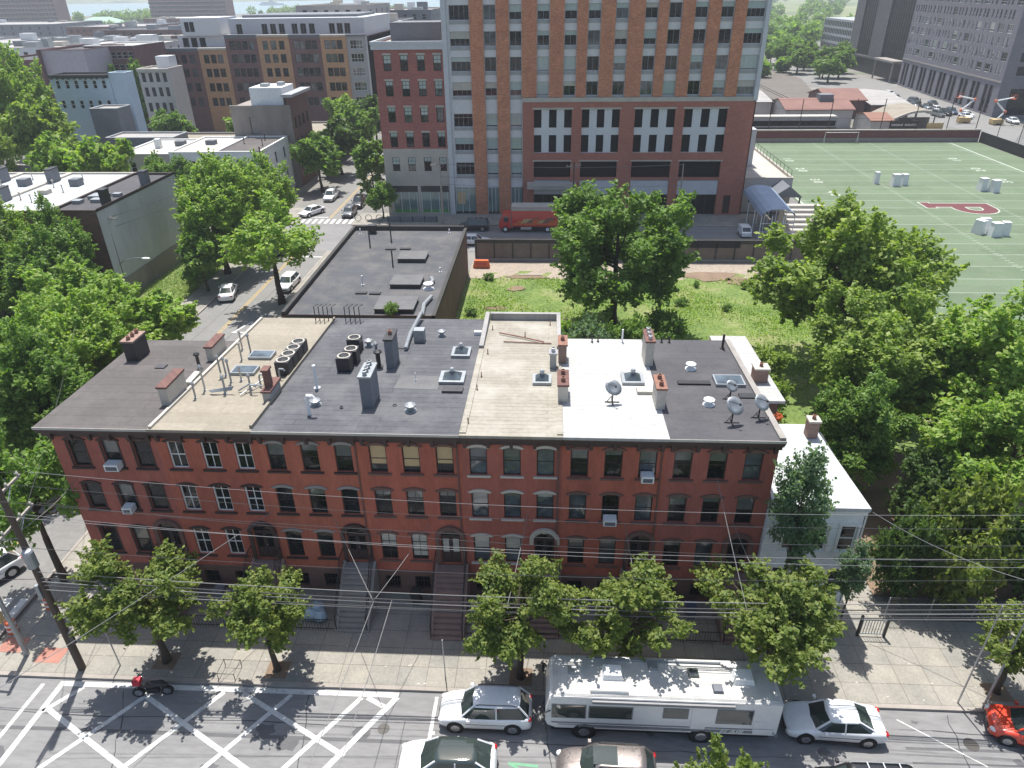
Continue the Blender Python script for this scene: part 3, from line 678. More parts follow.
for k in range(70):
    x, y = qs.uniform(-26, 30), qs.choice((24.15, 24.3, 25.2, 26.4, 27.2)) + qs.uniform(-.1, .1); r_ = qs.uniform(.04, .1); lt_.quad((x, y, .139), (x+r_*1.6, y+.02, .139), (x+r_*1.3, y+r_, .145), (x-.02, y+r_*.9, .141))
tag(lt_.build('litter', 'stone_pale'), 'scraps of litter along the pavement and the gutter', 'litter', None, 'stuff')
cv = MB()
for x, y, r_ in ((-24.2, 12.9, .4), (-16.2, 18.6, .35), (20.6, 22.0, .35), (-7.9, 21.6, .3)): cv.lathe((x, y, -.01), [(r_, 0), (r_, .022)], 16)
struct('manhole_covers', cv, 'iron_cover')
yl = MB(); strip(yl, -35.62, -35.5, 28, 93, .004); strip(yl, -35.36, -35.24, 28, 93, .004); strip(yl, -35.62, -35.5, 110, 330, .004); strip(yl, -35.36, -35.24, 110, 330, .004)
strip(yl, -150, -41, 99.9, 100.02, .004); strip(yl, -29, 40, 99.9, 100.02, .004)
struct('centre_line', yl, 'worn_yellow')
cw = MB()
for i in range(9): strip(cw, -39.6+i*.98, -39.1+i*.98, 107.0, 109.4, .004)
for i in range(9): strip(cw, -39.6+i*.98, -39.1+i*.98, 27.4, 29.2, .004)
strip(cw, -39.7, -35.8, 110.3, 110.6, .004); strip(cw, -35.2, -31.3, 91.2, 91.5, .004)
for (x, y) in ((-32.9, 68.5),):
    bar(cw, (x-1.0, y-1.4), (x, y+1.3), .22, .004); bar(cw, (x+1.0, y-1.4), (x, y+1.3), .22, .005); bar(cw, (x-1.2, y-1.5), (x+1.2, y-1.5), .22, .006)
struct('crosswalk', cw, 'worn_paint')
tp = MB(); tp.box(-27.9, -26.5, 24.6, 25.6, .12, .136); tp.box(-30.5, -29.1, 25.2, 26.2, .12, .136); struct('tactile_paving', tp, 'red_brick_paving')

# rough uncut grass: blades nobody could count
def rough_grass(name, label, boxes, size, mt, seed):
    rng = np.random.default_rng(seed); P = []
    for (x0, x1, y0, y1, cnt) in boxes:
        c = np.stack([rng.uniform(x0, x1, cnt), rng.uniform(y0, y1, cnt), np.zeros(cnt)], 1)
        keep = (np.sin(c[:, 0]*.55 + 1.3*np.sin(c[:, 1]*.31)) + np.sin(c[:, 1]*.47 + c[:, 0]*.23) + rng.normal(size=cnt)*.8) > -0.35
        c = c[keep]; c[:, 2] = rng.uniform(.08, .32, len(c)); P.append(c)
    P = np.concatenate(P); N = rng.normal(size=P.shape)*[1, 1, .35]; N /= np.linalg.norm(N, axis=1)[:, None]
    me = leaves_mesh(name, P, N, size, rng); me.materials.append(MATS[mt]); tag(link(name, me), label, 'grass', None, 'stuff')
rough_grass('rough_grass', 'rough uncut grass growing over the vacant lot', [(-9.5, 40.5, 56, 83.5, 42000), (-9.5, 12, 47, 58, 8000)], .11, 'leaf_bright', 21)
rough_grass('verge_grass', 'uncut grass verge between the stuccoed wall and the side street', [(-49.8, -43.6, 62, 91.5, 12000)], .1, 'leaf_pale', 22)
# ------------------------------------------------------------------ the red brick row
PX = [-27.0, -21.1, -15.5, -10.0, -4.55, 0.83, 6.24, 11.95]          # party lines
YB = [41.8, 46.2, 46.3, 46.3, 46.5, 42.9, 42.9]                       # rear walls
BAY = [(-25.72, -23.82, -22.05), (-20.14, -18.25, -16.42), (-14.64, -12.78, -10.93), (-9.06, -7.27, -5.45), (-3.65, -1.85, -.06), (1.73, 3.52, 5.33), (7.15, 8.95, 10.79)]
FY = 30.5; ZE = 11.78                                                  # wall plane, eaves
SL = 0.052
RZ = lambda y: 11.95 - SL*(y-30.0)
ROOF = ['roof_brownish', 'roof_tan', 'roof_dark', 'roof_dark', 'roof_cream', 'roof_white', 'roof_black']
LBL = ['corner red brick rowhouse with plain brown-black roof and dark window surrounds', 'red brick rowhouse with tan roof and white small-paned windows',
       'red brick rowhouse with dark grey roof, pale arched lintels and grey stone stoop', 'red brick rowhouse with dark grey roof and yellow boarded top windows',
       'red brick rowhouse with cream gravel-textured roof and pale stone window surrounds', 'red brick rowhouse with bright white roof in the middle of the row', 'red brick rowhouse at the end of the row with black roof and dishes']
# (frame, hood material, sill material, rise)
STY = [('dark_brown', 'dark_brown', 'dark_brown'), ('white_trim', 'dark_brown', 'dark_brown'), ('dark_brown', 'stone', 'dark_brown'), ('dark_brown', 'brownstone', 'brownstone'),
       ('dark_brown', 'cream_trim', 'cream_trim'), ('dark_brown', 'brownstone', 'brownstone'), ('dark_brown', 'brownstone', 'brownstone')]
WW, DW = 0.94, 1.15
HOUSES = []
def chimney(parent, x, y, w, d, z0, h, mt, pots=2, cap='stone', pot='clay'):
    m = MB(); m.box(x-w/2, x+w/2, y-d/2, y+d/2, z0, z0+h); c = m.build('chimney', mt, parent)
    m = MB(); m.box(x-w/2-.06, x+w/2+.06, y-d/2-.06, y+d/2+.06, z0+h+.002, z0+h+.12); m.build('chimney_cap', cap, c)
    for i in range(pots):
        py = y - d/2 + d*(i+.5)/pots
        MB().lathe((x, py, z0+h+.12), [(.13, 0), (.11, .22), (.14, .25), (.09, .26), (.08, .1)], 8).build('chimney_pot', pot, c)
    return c
def skylight(parent, x, y, w, d, z, kind='flat'):
    m = MB(); m.box(x-w/2, x+w/2, y-d/2, y+d/2, z-.25, z+.22); c = m.build('skylight', 'galvanised', parent)
    if kind == 'pyramid':
        m = MB(); k = .72; q = [(x-w/2*k, y-d/2*k), (x+w/2*k, y-d/2*k), (x+w/2*k, y+d/2*k), (x-w/2*k, y+d/2*k)]
        m.add([(*p, z+.223) for p in q] + [(x-.08, y-.08, z+.55), (x+.08, y-.08, z+.55), (x+.08, y+.08, z+.55), (x-.08, y+.08, z+.55)],
              [(0,1,5,4), (1,2,6,5), (2,3,7,6), (3,0,4,7), (4,5,6,7)]); m.build('pane', 'glass_sky', c)
        MB().lathe((x, y, z+.55), [(.12, 0), (.12, .12), (.17, .13), (.1, .24)], 8).build('vent_cap', 'galvanised', c)
    else:
        MB().quad((x-w/2+.08, y-d/2+.08, z+.226), (x+w/2-.08, y-d/2+.08, z+.226), (x+w/2-.08, y+d/2-.08, z+.226), (x-w/2+.08, y+d/2-.08, z+.226)).build('pane', 'glass_sky', c)
    return c
def vent(parent, x, y, z, h, r=.06, mt='galvanised', cap=True, bend=False):
    m = MB()
    if bend: m.tube([(x, y, z-.1), (x, y, z+h*.8), (x+.06, y, z+h), (x+.3, y-.02, z+h), (x+.38, y-.02, z+h-.12)], r, 8)
    else:
        m.lathe((x, y, z-.1), [(r*2.2, 0), (r*2, .14), (r, .16), (r, h+.1)], 8)
        if cap: m.lathe((x, y, z+h+.002), [(r*1.9, 0), (r*1.9, .08), (r*.7, .18)], 8)
    return m.build('vent_pipe', mt, parent)
for i in range(7):
    x0, x1 = PX[i], PX[i+1]; yb = YB[i]; fr, ho, si = STY[i]
    H = thing('rowhouse', LBL[i], 'house', ((x0+x1)/2, FY, 0), 'red brick rowhouses')
    HOUSES.append(H); O = (x0, FY); U = (1, 0)
    holes = []; wins = []
    for j, bx in enumerate(BAY[i]):
        for r_, (zc, hh) in enumerate(((9.97, 1.78), (7.0, 1.8), (3.78, 1.95))):
            if j == 2 and r_ == 2 or (i == 0 and j == 2 and r_ == 2): continue
            holes.append((bx-x0-WW/2, bx-x0+WW/2, zc-hh/2, zc+hh/2)); wins.append((j, r_, bx, zc-hh/2, hh))
        if j < 2: holes.append((bx-x0-.45, bx-x0+.45, .55, 1.55))
    dx = BAY[i][2]; holes.append((dx-x0-DW/2, dx-x0+DW/2, 2.6, 5.05))
    m = MB(); m.facade(O, U, x1-x0, 1.95, ZE, [h for h in holes if h[2] > 1.9], .2)
    m.facade((x1, FY), (0, 1), yb-FY, 0, RZ(yb)-.1, [], mi=0); m.facade((x0, yb), (0, -1), yb-FY, 0, RZ(yb)-.1, [], mi=0)
    m.facade((x1, yb), (-1, 0), x1-x0, 0, RZ(yb)-.1, [], mi=0)
    if i in (0, 6):
        for xx in ((x0,) if i == 0 else (x1,)): m.quad((xx, FY, RZ(yb)-.1), (xx, yb, RZ(yb)-.1), (xx, yb, RZ(yb)-.02), (xx, FY, ZE))
    wall = m.build('wall', ('red_paint_brown', 'red_paint_wall', 'red_paint_fresh', 'red_paint_wall', 'red_paint_worn', 'red_paint_wall', 'red_paint_brown')[i], H)
    m = MB(); m.facade((x0, FY-.06), U, x1-x0, 0, 1.9, [h for h in holes if h[2] < 1.9], .26); m.quad((x0, FY-.06, 1.9), (x1, FY-.06, 1.9), (x1, FY, 1.96), (x0, FY, 1.96))
    m.build('basement_wall', 'brownstone', H)
    # roof slab sloping to the rear, cornice with brackets, downpipe
    rf = MB(); rx0 = x0 + (-.35 if i == 0 else .003); rx1 = x1 - (.003 if i < 6 else -.1); yf = 29.98
    rf.prism([(rx0, yf), (rx1, yf), (rx1, yb+.1), (rx0 - (0.6 if i == 0 else 0), yb+.1)], lambda x, y: RZ(y)-.16, lambda x, y: RZ(y)); roof = rf.build('roof', ROOF[i], H)
    MB().box(rx0, rx1, yf-.03, yf-.002, RZ(yf)-.12, RZ(yf)+.025).build('drip_edge', 'stone_pale' if i not in (1, 4, 5) else ROOF[i], roof)
    c = MB()
    a, b = (rx0 + .02, rx1 - .002)
    c.box(a, b, 30.02, FY-.002, ZE-.12, ZE); c.box(a, b, 30.14, FY-.002, ZE-.3, ZE-.124); c.box(a, b, 30.36, FY-.002, ZE-.62, ZE-.304)
    for k in range(5 if i else 6):
        bx = x0 + .25 + (x1-x0-.5)*k/(4 if i else 5)
        c.box(bx-.09, bx+.09, 30.16, 30.357, ZE-.62, ZE-.304); c.box(bx-.08, bx+.08, 30.24, 30.357, ZE-.78, ZE-.623)
    c.build('cornice', 'cornice_brown', H)
    m = MB(); px_ = x1 - .22
    m.tube([(px_, FY-.08, ZE-.3), (px_, FY-.08, .3)], .045, 6)
    if i in (2, 3, 4, 5): m.build('downpipe', 'brownstone', H)
    # windows
    for (j, r_, bx, z, hh) in wins:
        k = i*10 + r_*3 + j; q = random.Random(k*7+1)
        kw = dict(blind=0.0, gl='glass', bl='curtain', vb=0, hb=(.5,), t=.06)
        if i == 1: kw.update(vb=1, hb=(.25, .5, .75) if False else (.5,), t=.085, blind=0.0, gl='glass')
        elif i == 3 and r_ == 0: kw.update(blind=(.72, .8, .66)[j], bl='board')
        elif i == 3: kw.update(vb=1, hb=(.33, .66), blind=(.5, .9, .3)[j] if r_ == 2 else (.2, .4, .2)[j], bl='curtain' if r_ == 2 else 'curtain_dim')
        elif i == 2: kw.update(blind=q.choice((.0, .25, .45)), bl='curtain_dim' if r_ < 2 else 'curtain')
        elif i == 4: kw.update(blind=q.choice((.15, .35, .5)), bl=q.choice(('curtain', 'curtain_dim')), gl='glass_sky')
        elif i == 0: kw.update(blind=.5 if j == 1 else 0, bl='curtain_dim')
        else: kw.update(blind=q.choice((0, .2, .35, .5)), bl='curtain_dim', gl=q.choice(('glass', 'glass', 'glass_sky')))
        wo_ = window(H, O, U, bx-x0, z, WW, hh, fr, **kw)
        link('lintel', hood_mesh(WW+.06, .1, .17, .07 if i != 1 else .05, ho), wo_, (0, 0, hh-.03))
        link('sill', sill_mesh(WW+.34, si), wo_)
        if i == 0:
            for sg in (-1, 1): link('surround', wmesh(('sur', hh, sg), lambda: MB().box(sg*(WW/2+.045)-.044, sg*(WW/2+.045)+.044, -.03, .1, 0, hh).mesh('surround', 'dark_brown')), wo_)
    for j in range(2):
        bx = BAY[i][j]; bw = window(H, (x0, FY-.06), U, bx-x0, .55, .9, 1.0, 'dark_brown', gl='glass_black', vb=1 if i % 2 else 0, hb=(.5,), d=.2)
        g = MB()
        for k in range(6): g.box(-.4+k*.16-.012, -.4+k*.16+.012, -.02, .004, 0, 1.0)
        link('window_bars', wmesh('bars', lambda: g.mesh('window_bars', 'iron')), bw)
    # arched doorway, double door and hood
    D = MB(); D.box(dx-DW/2+.003, dx-.012, FY+.12, FY+.18, 2.6, 4.55); D.box(dx+.012, dx+DW/2-.003, FY+.12, FY+.18, 2.6, 4.55); D.box(dx-DW/2+.003, dx+DW/2-.003, FY+.1, FY+.18, 4.553, 4.66)
    for s in (-1, 1):
        for za, zb_ in ((2.75, 3.3), (3.42, 4.4)): D.box(dx+s*.29-.17, dx+s*.29+.17, FY+.1, FY+.122, za, zb_, mi=1 if za > 3 else 0)
    door = D.build('door', ['dark_brown', 'curtain' if i == 3 else 'glass_black'], H)
    MB().quad((dx-DW/2, FY+.15, 4.66), (dx+DW/2, FY+.15, 4.66), (dx+DW/2, FY+.15, 5.05), (dx-DW/2, FY+.15, 5.05)).build('transom', 'glass', door)
    MB().ball((dx+.08, FY+.09, 3.6), .035, .035, .035).build('handle', 'steel', door)
    hm_ = 'cream_trim' if i == 4 else ('cornice_brown' if i in (1, 2) else 'brownstone')
    lo = arch_pts(DW+.1, .5, 12, 4.72); hi = arch_pts(DW+.56, .74, 12, 4.72)
    a_ = MB(); a_.ext([(dx+x, z) for x, z in lo] + [(dx+x, z) for x, z in hi[::-1]], FY-.16, FY+.02)
    for s in (-1, 1): a_.box(dx+s*(DW/2+.165)-.115, dx+s*(DW/2+.165)+.115, FY-.1, FY+.02, 2.6 if i != 4 else 4.3, 4.718)
    a_.box(dx-.1, dx+.1, FY-.2, FY-.163, 5.2, 5.5); a_.build('door_hood', hm_, H)
    ar = MB(); ar.ext([(dx+x, z) for x, z in lo if z > 5.055], FY-.02, FY-.005); ar.build('fanlight', 'glass_black', H)
    # stoop with iron railings
    st = MB(); n = 11; ys0, ys1 = 29.6, 27.35 if i not in (3,) else 27.0; sw = .78
    sm = ('brown_step', 'brown_step', 'stone', 'brown_step', 'brown_step', 'brown_step', 'brown_step')[i]
    st.box(dx-sw, dx+sw, ys0, FY-.065, .1, 2.55)
    for k in range(n):
        z = 2.55*(n-k)/(n+1); ya = ys0 - (ys0-ys1)*(k+1)/n; yb_ = ys0 - (ys0-ys1)*k/n
        st.box(dx-sw, dx+sw, ya, yb_-.0005, .1, z); st.box(dx-sw-.02, dx+sw+.02, ya-.03, yb_-.035, z+.0005, z+.04)
    for s in (-1, 1): st.prism([(dx+s*(sw+.021), ys1), (dx+s*(sw+.2), ys1), (dx+s*(sw+.2), FY-.066), (dx+s*(sw+.021), FY-.066)][::s], .1, lambda x, y: .28 + 2.42*min(1, max(0, (y-ys1)/(ys0-ys1))))
    stp = st.build('stoop', sm, H)
    for s in (-1, 1):
        g = MB(); xx = dx + s*(sw+.1)
        g.tube([(xx, ys1+.05, 1.15), (xx, ys0, 3.6), (xx, FY-.1, 3.62)], .03, 5)
        for k in range(13):
            y = ys1+.05 + (FY-.2-ys1)*k/12; zb_ = .28+2.42*min(1, max(0, (y-ys1)/(ys0-ys1))); zt = 1.15 + 2.45*min(1, max(0, (y-ys1-.05)/(ys0-ys1-.05)))
            g.box(xx-.012, xx+.012, y-.012, y+.012, zb_-.02, zt)
        g.tube([(xx, ys1+.05, .2), (xx, ys1+.05, 1.3)], .04, 6); g.build('railing', 'iron', stp)
    # low iron fence of the front yard
    f = MB(); xa, xb = x0+.05, dx-sw-.25
    f.box(xa, xb, 27.4, 27.43, 1.0, 1.03); f.box(xa, xb, 27.4, 27.43, .3, .33)
    for k in range(int((xb-xa)/.16)): f.box(xa+k*.16, xa+k*.16+.02, 27.405, 27.425, .12, 1.1)
    if i not in (0, 3): f.build('front_fence', 'iron', H)
# corner house: a stained side wall of windows to the side street is out of view, so plain brick there
H = HOUSES[0]; chimney(H, -26.5, 39.2, .75, 1.5, 11.3, 1.5, 'dark_metal', 3, 'chimney_brick', 'clay')
chimney(H, -21.35, 33.7, .5, 2.1, 11.55, 1.35, 'stone_pale', 0, 'old_brick'); chimney(H, -21.45, 39.6, .45, 1.9, 11.2, 1.2, 'stone_pale', 0, 'old_brick')
vent(H, -21.6, 37.4, RZ(37.4), 1.0, .1, 'iron'); MB().box(-24.5, -23.9, 37.4, 37.9, RZ(37)-.1, RZ(37)+.05).build('roof_patch', 'roof_black', H)
MB().box(-21.5, -21.12, 35.2, 36.6, RZ(36)-.1, RZ(36)+.25).build('roof_hatch', 'stone_pale', H)
H = HOUSES[1]
for x, y, s in ((-18.4, 39.4, 1), (-18.6, 37.1, 1)): skylight(H, x, y, 1.5, 1.0, RZ(y), 'flat')
for x, y, h, b in ((-20.0, 34.6, 1.5, 0), (-19.55, 38.9, 1.1, 0), (-19.8, 36.4, 1.3, 0), (-19.6, 36.6, 1.1, 0), (-18.6, 34.2, 1.0, 0), (-18.75, 34.5, 1.0, 0), (-19.4, 40.0, 1.2, 0), (-18.9, 35.7, 1.4, 0), (-18.4, 36.0, .8, 0), (-17.3, 34.7, .9, 0), (-16.9, 35.2, .8, 1), (-17.1, 34.2, .6, 1), (-20.1, 33.6, .9, 0), (-20.2, 40.6, 1.2, 0), (-16.1, 36.2, .7, 1)): vent(H, x, y, RZ(y), h, .055, rnd.choice(('galvanised', 'stone_pale', 'steel')), True, bool(b))
chimney(H, -15.75, 34.0, .45, 1.6, 11.5, .9, 'galvanised', 0, 'old_brick'); chimney(H, -15.8, 33.9, .3, .5, 11.5, 2.0, 'old_brick', 0, 'old_brick')
MB().prism([(-21.05, 30.1), (-20.88, 30.1), (-20.88, 46.1), (-21.05, 46.1)], lambda x, y: RZ(y)-.1, lambda x, y: RZ(y)+.14).build('party_curb', 'stone_pale', H)
MB().prism([(-15.66, 30.3), (-15.5, 30.3), (-15.5, 46.1), (-15.66, 46.1)], lambda x, y: RZ(y)-.1, lambda x, y: RZ(y)+.2).build('party_curb', 'roof_tan', H)
m = MB()
for k in range(9): m.tube([(-19.3-k*.03, 34.0+k*.02, RZ(34)+.2), (-18.2+k*.02, 34.2, RZ(34)+.25+.03*k)], .03, 5)
m.tube([(-17.9, 34.4, RZ(34)+.1), (-17.2, 34.5, RZ(34)+.5), (-16.5, 34.6, RZ(34)+.3)], .05, 6); m.tube([(-17.6, 33.9, RZ(34)+.1), (-16.8, 35.6, RZ(35)+.3)], .04, 6); m.build('roof_piping', 'galvanised', H)
m = MB()
for k in range(5): m.tube([(-16.8+k*.32, 45.6, RZ(45)), (-16.8+k*.32, 45.6, RZ(45)+1.15), (-16.7+k*.32, 46.3, RZ(46)+1.1)], .035, 5)
m.build('ladder_rail', 'iron', H)
H = HOUSES[2]
chimney(H, -9.95, 33.6, .62, 1.6, 11.6, 2.05, 'slate_wall', 4, 'galvanised', 'galvanised'); chimney(H, -9.75, 38.7, .5, 1.5, 11.3, 2.1, 'slate_wall', 1, 'dark_metal')
vent(H, -13.5, 35.1, RZ(35), 1.5, .1, 'plastic_white', False); vent(H, -12.95, 31.9, RZ(32), 1.2, .11, 'plastic_white', False, True); vent(H, -12.95, 33.0, RZ(33), .25, .17, 'galvanised')
vent(H, -11.4, 32.7, RZ(32), .12, .05, 'iron', False); vent(H, -10.5, 38.1, RZ(38), 1.0, .14, 'iron'); vent(H, -10.7, 38.6, RZ(38), 1.3, .09, 'galvanised'); vent(H, -11.9, 41.3, RZ(41), .35, .15, 'galvanised')
m = MB()
for k in range(4): m.tube([(-14.6+k*.35, 45.6, RZ(45)), (-14.6+k*.35, 45.6, RZ(45)+1.15), (-14.5+k*.35, 46.3, RZ(46)+1.1)], .035, 5)
m.build('ladder_rail', 'iron', H)
H = HOUSES[3]
vent(H, -7.5, 32.5, RZ(32), .3, .17, 'galvanised'); vent(H, -8.5, 33.1, RZ(33), .1, .06, 'iron', False); vent(H, -7.3, 43.2, RZ(43), .3, .15, 'galvanised'); vent(H, -7.9, 36.3, RZ(36), .5, .03, 'plastic_white', False)
skylight(H, -5.6, 40.2, 1.2, 1.3, RZ(40), 'pyramid'); skylight(H, -5.7, 36.5, 1.5, 1.4, RZ(36.5), 'pyramid')
MB().box(-6.1, -4.9, 34.7, 35.3, RZ(35)-.1, RZ(35)+.16).build('roof_hatch', 'roof_black', H)
MB().prism([(-9.0, 35.2), (-6.4, 35.1), (-6.4, 36.9), (-8.9, 37.0)], lambda x, y: RZ(y)-.05, lambda x, y: RZ(y)+.012).build('roof_patch', 'lid_grey', H)
MB().box(-9.0, -8.3, 42.0, 42.6, 11.2, 12.2).build('roof_box', 'galvanised', H); MB().box(-5.1, -4.6, 43.4, 43.7, 11.2, 11.5).build('roof_box', 'plastic_white', H)
MB().tube([(-9.3, 40.6, RZ(40)+.15), (-9.4, 43.0, RZ(43)+.3), (-9.2, 46.3, RZ(46)+.5)], .13, 8).build('roof_piping', 'galvanised', H)
MB().box(-9.95, -9.1, 40.9, 41.1, RZ(41)-.05, RZ(41)+.06).build('seam_strip', 'roof_black', H)
H = HOUSES[4]
for xa, xb in ((-4.54, -4.2), (.52, .82)):
    MB().prism([(xa, 30.2), (xb, 30.2), (xb, 41), (xa, 41)], lambda x, y: RZ(y)-.1, lambda x, y: RZ(y)+.07).build('party_curb', 'roof_cream', H)
MB().prism([(-4.54, 41.1), (-4.25, 41.1), (-4.25, 46.6), (-4.54, 46.6)], lambda x, y: RZ(y)-.1, 11.62).build('parapet', 'roof_grey', H)
MB().box(-4.2, .82, 46.3, 46.6, 10.9, 11.62).build('parapet', 'roof_grey', H); MB().prism([(.55, 41.1), (.82, 41.1), (.82, 46.25), (.55, 46.25)], lambda x, y: RZ(y)-.1, 11.62).build('parapet', 'roof_grey', H)
skylight(H, -.35, 36.4, 1.1, 1.1, RZ(36.4), 'pyramid'); chimney(H, .85, 34.6, .55, 1.7, 11.4, 1.4, 'stone_pale', 2, 'old_brick'); chimney(H, .3, 38.4, .4, .5, 11.2, 1.3, 'galvanised', 1, 'steel', 'steel'); chimney(H, .88, 39.6, .5, 1.3, 11.1, 1.6, 'chimney_brick', 1, 'clay')
m = MB(); m.tube([(-3.4, 43.6, RZ(43)+.1), (-2.0, 43.0, RZ(43)+.12), (-.3, 42.1, RZ(42)+.12)], .05, 5); m.tube([(-3.0, 42.2, RZ(42)+.06), (.2, 42.0, RZ(42)+.06)], .04, 5); m.build('roof_piping', 'clay', H)
for x, y in ((-3.9, 44.4), (-3.9, 40.3), (-4.0, 36.9), (-4.1, 35.2), (-4.2, 31.3), (-1.6, 43.3), (.1, 45.4)): vent(H, x, y, RZ(y), .35, .03, 'clay', False)
H = HOUSES[5]
skylight(H, 5.0, 36.7, 1.3, 1.3, RZ(36.7), 'pyramid'); MB().box(5.1, 6.0, 34.9, 35.5, 11.2, RZ(35)+.2).build('roof_hatch', 'stone_pale', H)
chimney(H, 6.15, 33.9, .5, 1.5, 11.4, 1.6, 'stone_pale', 2, 'clay'); chimney(H, 6.2, 39.6, .5, 1.7, 11.2, 1.9, 'stone_pale', 3, 'old_brick', 'steel'); vent(H, 2.9, 42.4, RZ(42), .5, .04, 'iron', False); vent(H, 3.3, 42.5, RZ(42), .5, .04, 'iron', False); vent(H, 4.9, 42.5, RZ(42), .9, .06, 'plastic_white', False)
H = HOUSES[6]
m = MB(); m.prism([(11.72, 30.1), (12.04, 30.1), (12.04, 42.9), (11.72, 42.9)], lambda x, y: RZ(y)-.05, lambda x, y: RZ(y)+.14); m.build('parapet', 'stone', H)
skylight(H, 10.6, 36.6, 1.7, 1.2, RZ(36.6), 'flat'); vent(H, 8.7, 38.4, RZ(38), .28, .17, 'plastic_white'); vent(H, 8.9, 33.8, RZ(34), .28, .17, 'plastic_white'); vent(H, 11.3, 41.6, RZ(41), 1.0, .08, 'dark_brown', False)
MB().box(7.6, 9.5, 36.2, 36.6, 11.0, RZ(36)+.1).build('roof_hatch', 'iron', H); MB().box(10.8, 12.0 - .3, 34.6, 35.1, 11.0, RZ(35)+.1).build('roof_hatch', 'iron', H)
for x in (7.5, 8.0): vent(H, x, 42.5, RZ(42), .4, .05, 'iron', False)
# rear ell of the end house with its own white roof and chimney
m = MB(); m.box(11.96, 14.4, 40.2, 48.2, 0, 8.85); m.build('rear_ell', 'old_brick', H)
m = MB(); m.prism([(12.06, 38.9), (15.0, 38.9), (14.7, 48.4), (12.06, 48.4)], 8.86, 9.05); m.build('ell_roof', 'roof_white', H)
m = MB(); m.box(11.96, 14.7, 39.2, 40.19, 7.9, 8.85); m.build('ell_eaves', 'brownstone', H); chimney(H, 14.0, 41.6, .9, .8, 9.04, .95, 'chimney_brick', 1, 'stone_pale')

# things standing on the roofs
def condenser(label, x, y, group, z=None):
    z = RZ(y) if z is None else z
    t = thing('condenser', label, 'air conditioner', (x, y, z), group)
    m = MB(); m.box(x-.42, x+.42, y-.42, y+.42, z+.1, z+.95)
    for sx in (-1, 1): m.box(x+sx*.36-.05, x+sx*.36+.05, y-.4, y+.4, z-.1, z+.099)
    m.build('casing', 'dark_metal' if z > 11.34 else 'slate_wall', t)
    m = MB(); m.lathe((x, y, z+.951), [(.41, 0), (.41, .03), (.33, .035), (.33, .01)], 14); m.build('top_rim', 'stone_pale', t)
    m = MB(); m.lathe((x, y, z+.962), [(.32, 0), (.1, .03)], 12)
    for k in range(6):
        a = k*math.pi/3; m.tube([(x, y, z+.99), (x+.33*math.cos(a), y+.33*math.sin(a), z+.99)], .012, 4)
    m.build('fan', 'iron', t); return t
for k, y in enumerate((37.0, 37.95, 38.9, 39.85)):
    condenser(('nearest', 'second', 'third', 'farthest')[k] + ' of four air conditioners in line on the tan roof', -16.05, y, 'condensers on the tan roof')
for k, (x, y) in enumerate(((-12.5, 37.7), (-12.35, 38.8), (-12.6, 40.6))):
    condenser(('front air conditioner of three on the dark grey roof', 'middle air conditioner of three on the dark grey roof', 'rear air conditioner of three on the dark grey roof')[k], x, y, 'condensers on the dark roof')
def dish(label, x, y, h=.9, r=.5, az=.6):
    z = RZ(y); t = thing('satellite_dish', label, 'satellite dish', (x, y, z), 'satellite dishes on the roofs')
    m = MB(); m.box(x-.4, x+.4, y-.03, y+.03, z, z+.05); m.box(x-.03, x+.03, y-.4, y+.4, z+.0505, z+.09); m.tube([(x, y, z), (x, y, z+h)], .04, 6); m.tube([(x-.3, y, z+.05), (x, y, z+h*.6)], .02, 5); m.build('mast', 'iron', t)
    d = Vector((math.sin(az)*.8, -math.cos(az)*.8, .6)).normalized(); u = d.orthogonal().normalized(); v = d.cross(u); c = Vector((x, y, z+h+.15)); n = 14
    m = MB(); ring = []
    for q, dz in ((.02, 0), (.5, .04), (1, .15)):
        ring.append([c + (u*math.cos(2*math.pi*k/n)*.85 + v*math.sin(2*math.pi*k/n))*r*q + d*dz*r for k in range(n)])
    vs = [p for g in ring for p in g] + [p - d*.025 for g in ring for p in g]; K = 3*n
    fs = []
    for g in range(2):
        for k in range(n):
            f = (g*n+k, g*n+(k+1) % n, (g+1)*n+(k+1) % n, (g+1)*n+k); fs.append(f); fs.append(tuple(K+i for i in f[::-1]))
    fs += [(2*n+k, 2*n+(k+1) % n, K+2*n+(k+1) % n, K+2*n+k) for k in range(n)]
    m.add(vs, fs); m.build('reflector', 'galvanised', t, True)
    m = MB(); m.tube([c - v*r*.8, c + d*r*.9], .018, 5); m.box(*(sum(((q-.05, q+.05) for q in (c + d*r*.9)), ()))); m.build('feed_arm', 'iron', t)
dish('lone grey satellite dish on the white roof', 3.6, 33.9, .8, .5, .3); dish('large satellite dish standing nearest the front of the black roof', 9.7, 31.8, .9, .55, .5)
dish('satellite dish at the right edge of the black roof', 11.25, 32.4, .8, .5, .6); dish('small satellite dish behind two larger ones on the black roof', 10.2, 34.5, .7, .38, .4)
def ac(label, x, z, w=.62, y=FY, sup=True):
    t = thing('window_air_conditioner', label, 'air conditioner', (x, y, z), 'air conditioners in the windows')
    MB().box(x-w/2, x+w/2, y-.48, y+.05, z, z+.42).build('casing', 'plastic_white', t)
    m = MB(); m.box(x-w/2+.08, x+w/2-.08, y-.495, y-.482, z+.06, z+.3, mi=0)
    for k in range(5): m.box(x-w/2+.09, x+w/2-.09, y-.51, y-.4955, z+.08+k*.045, z+.09+k*.045, mi=1)
    m.build('grille', ['dark_metal', 'grey_trim'], t)
    m = MB()
    for s in (-1, 1): m.tube([(x+s*w*.35, y-.45, z-.02), (x+s*w*.35, y-.02, z-.28)], .02, 5)
    m.build('bracket', 'iron', t)
ac('white box air conditioner in a top window of the corner house', -23.82, 9.12, .78); ac('white air conditioner in a second-storey window of the corner house', -23.8, 6.12, .55)
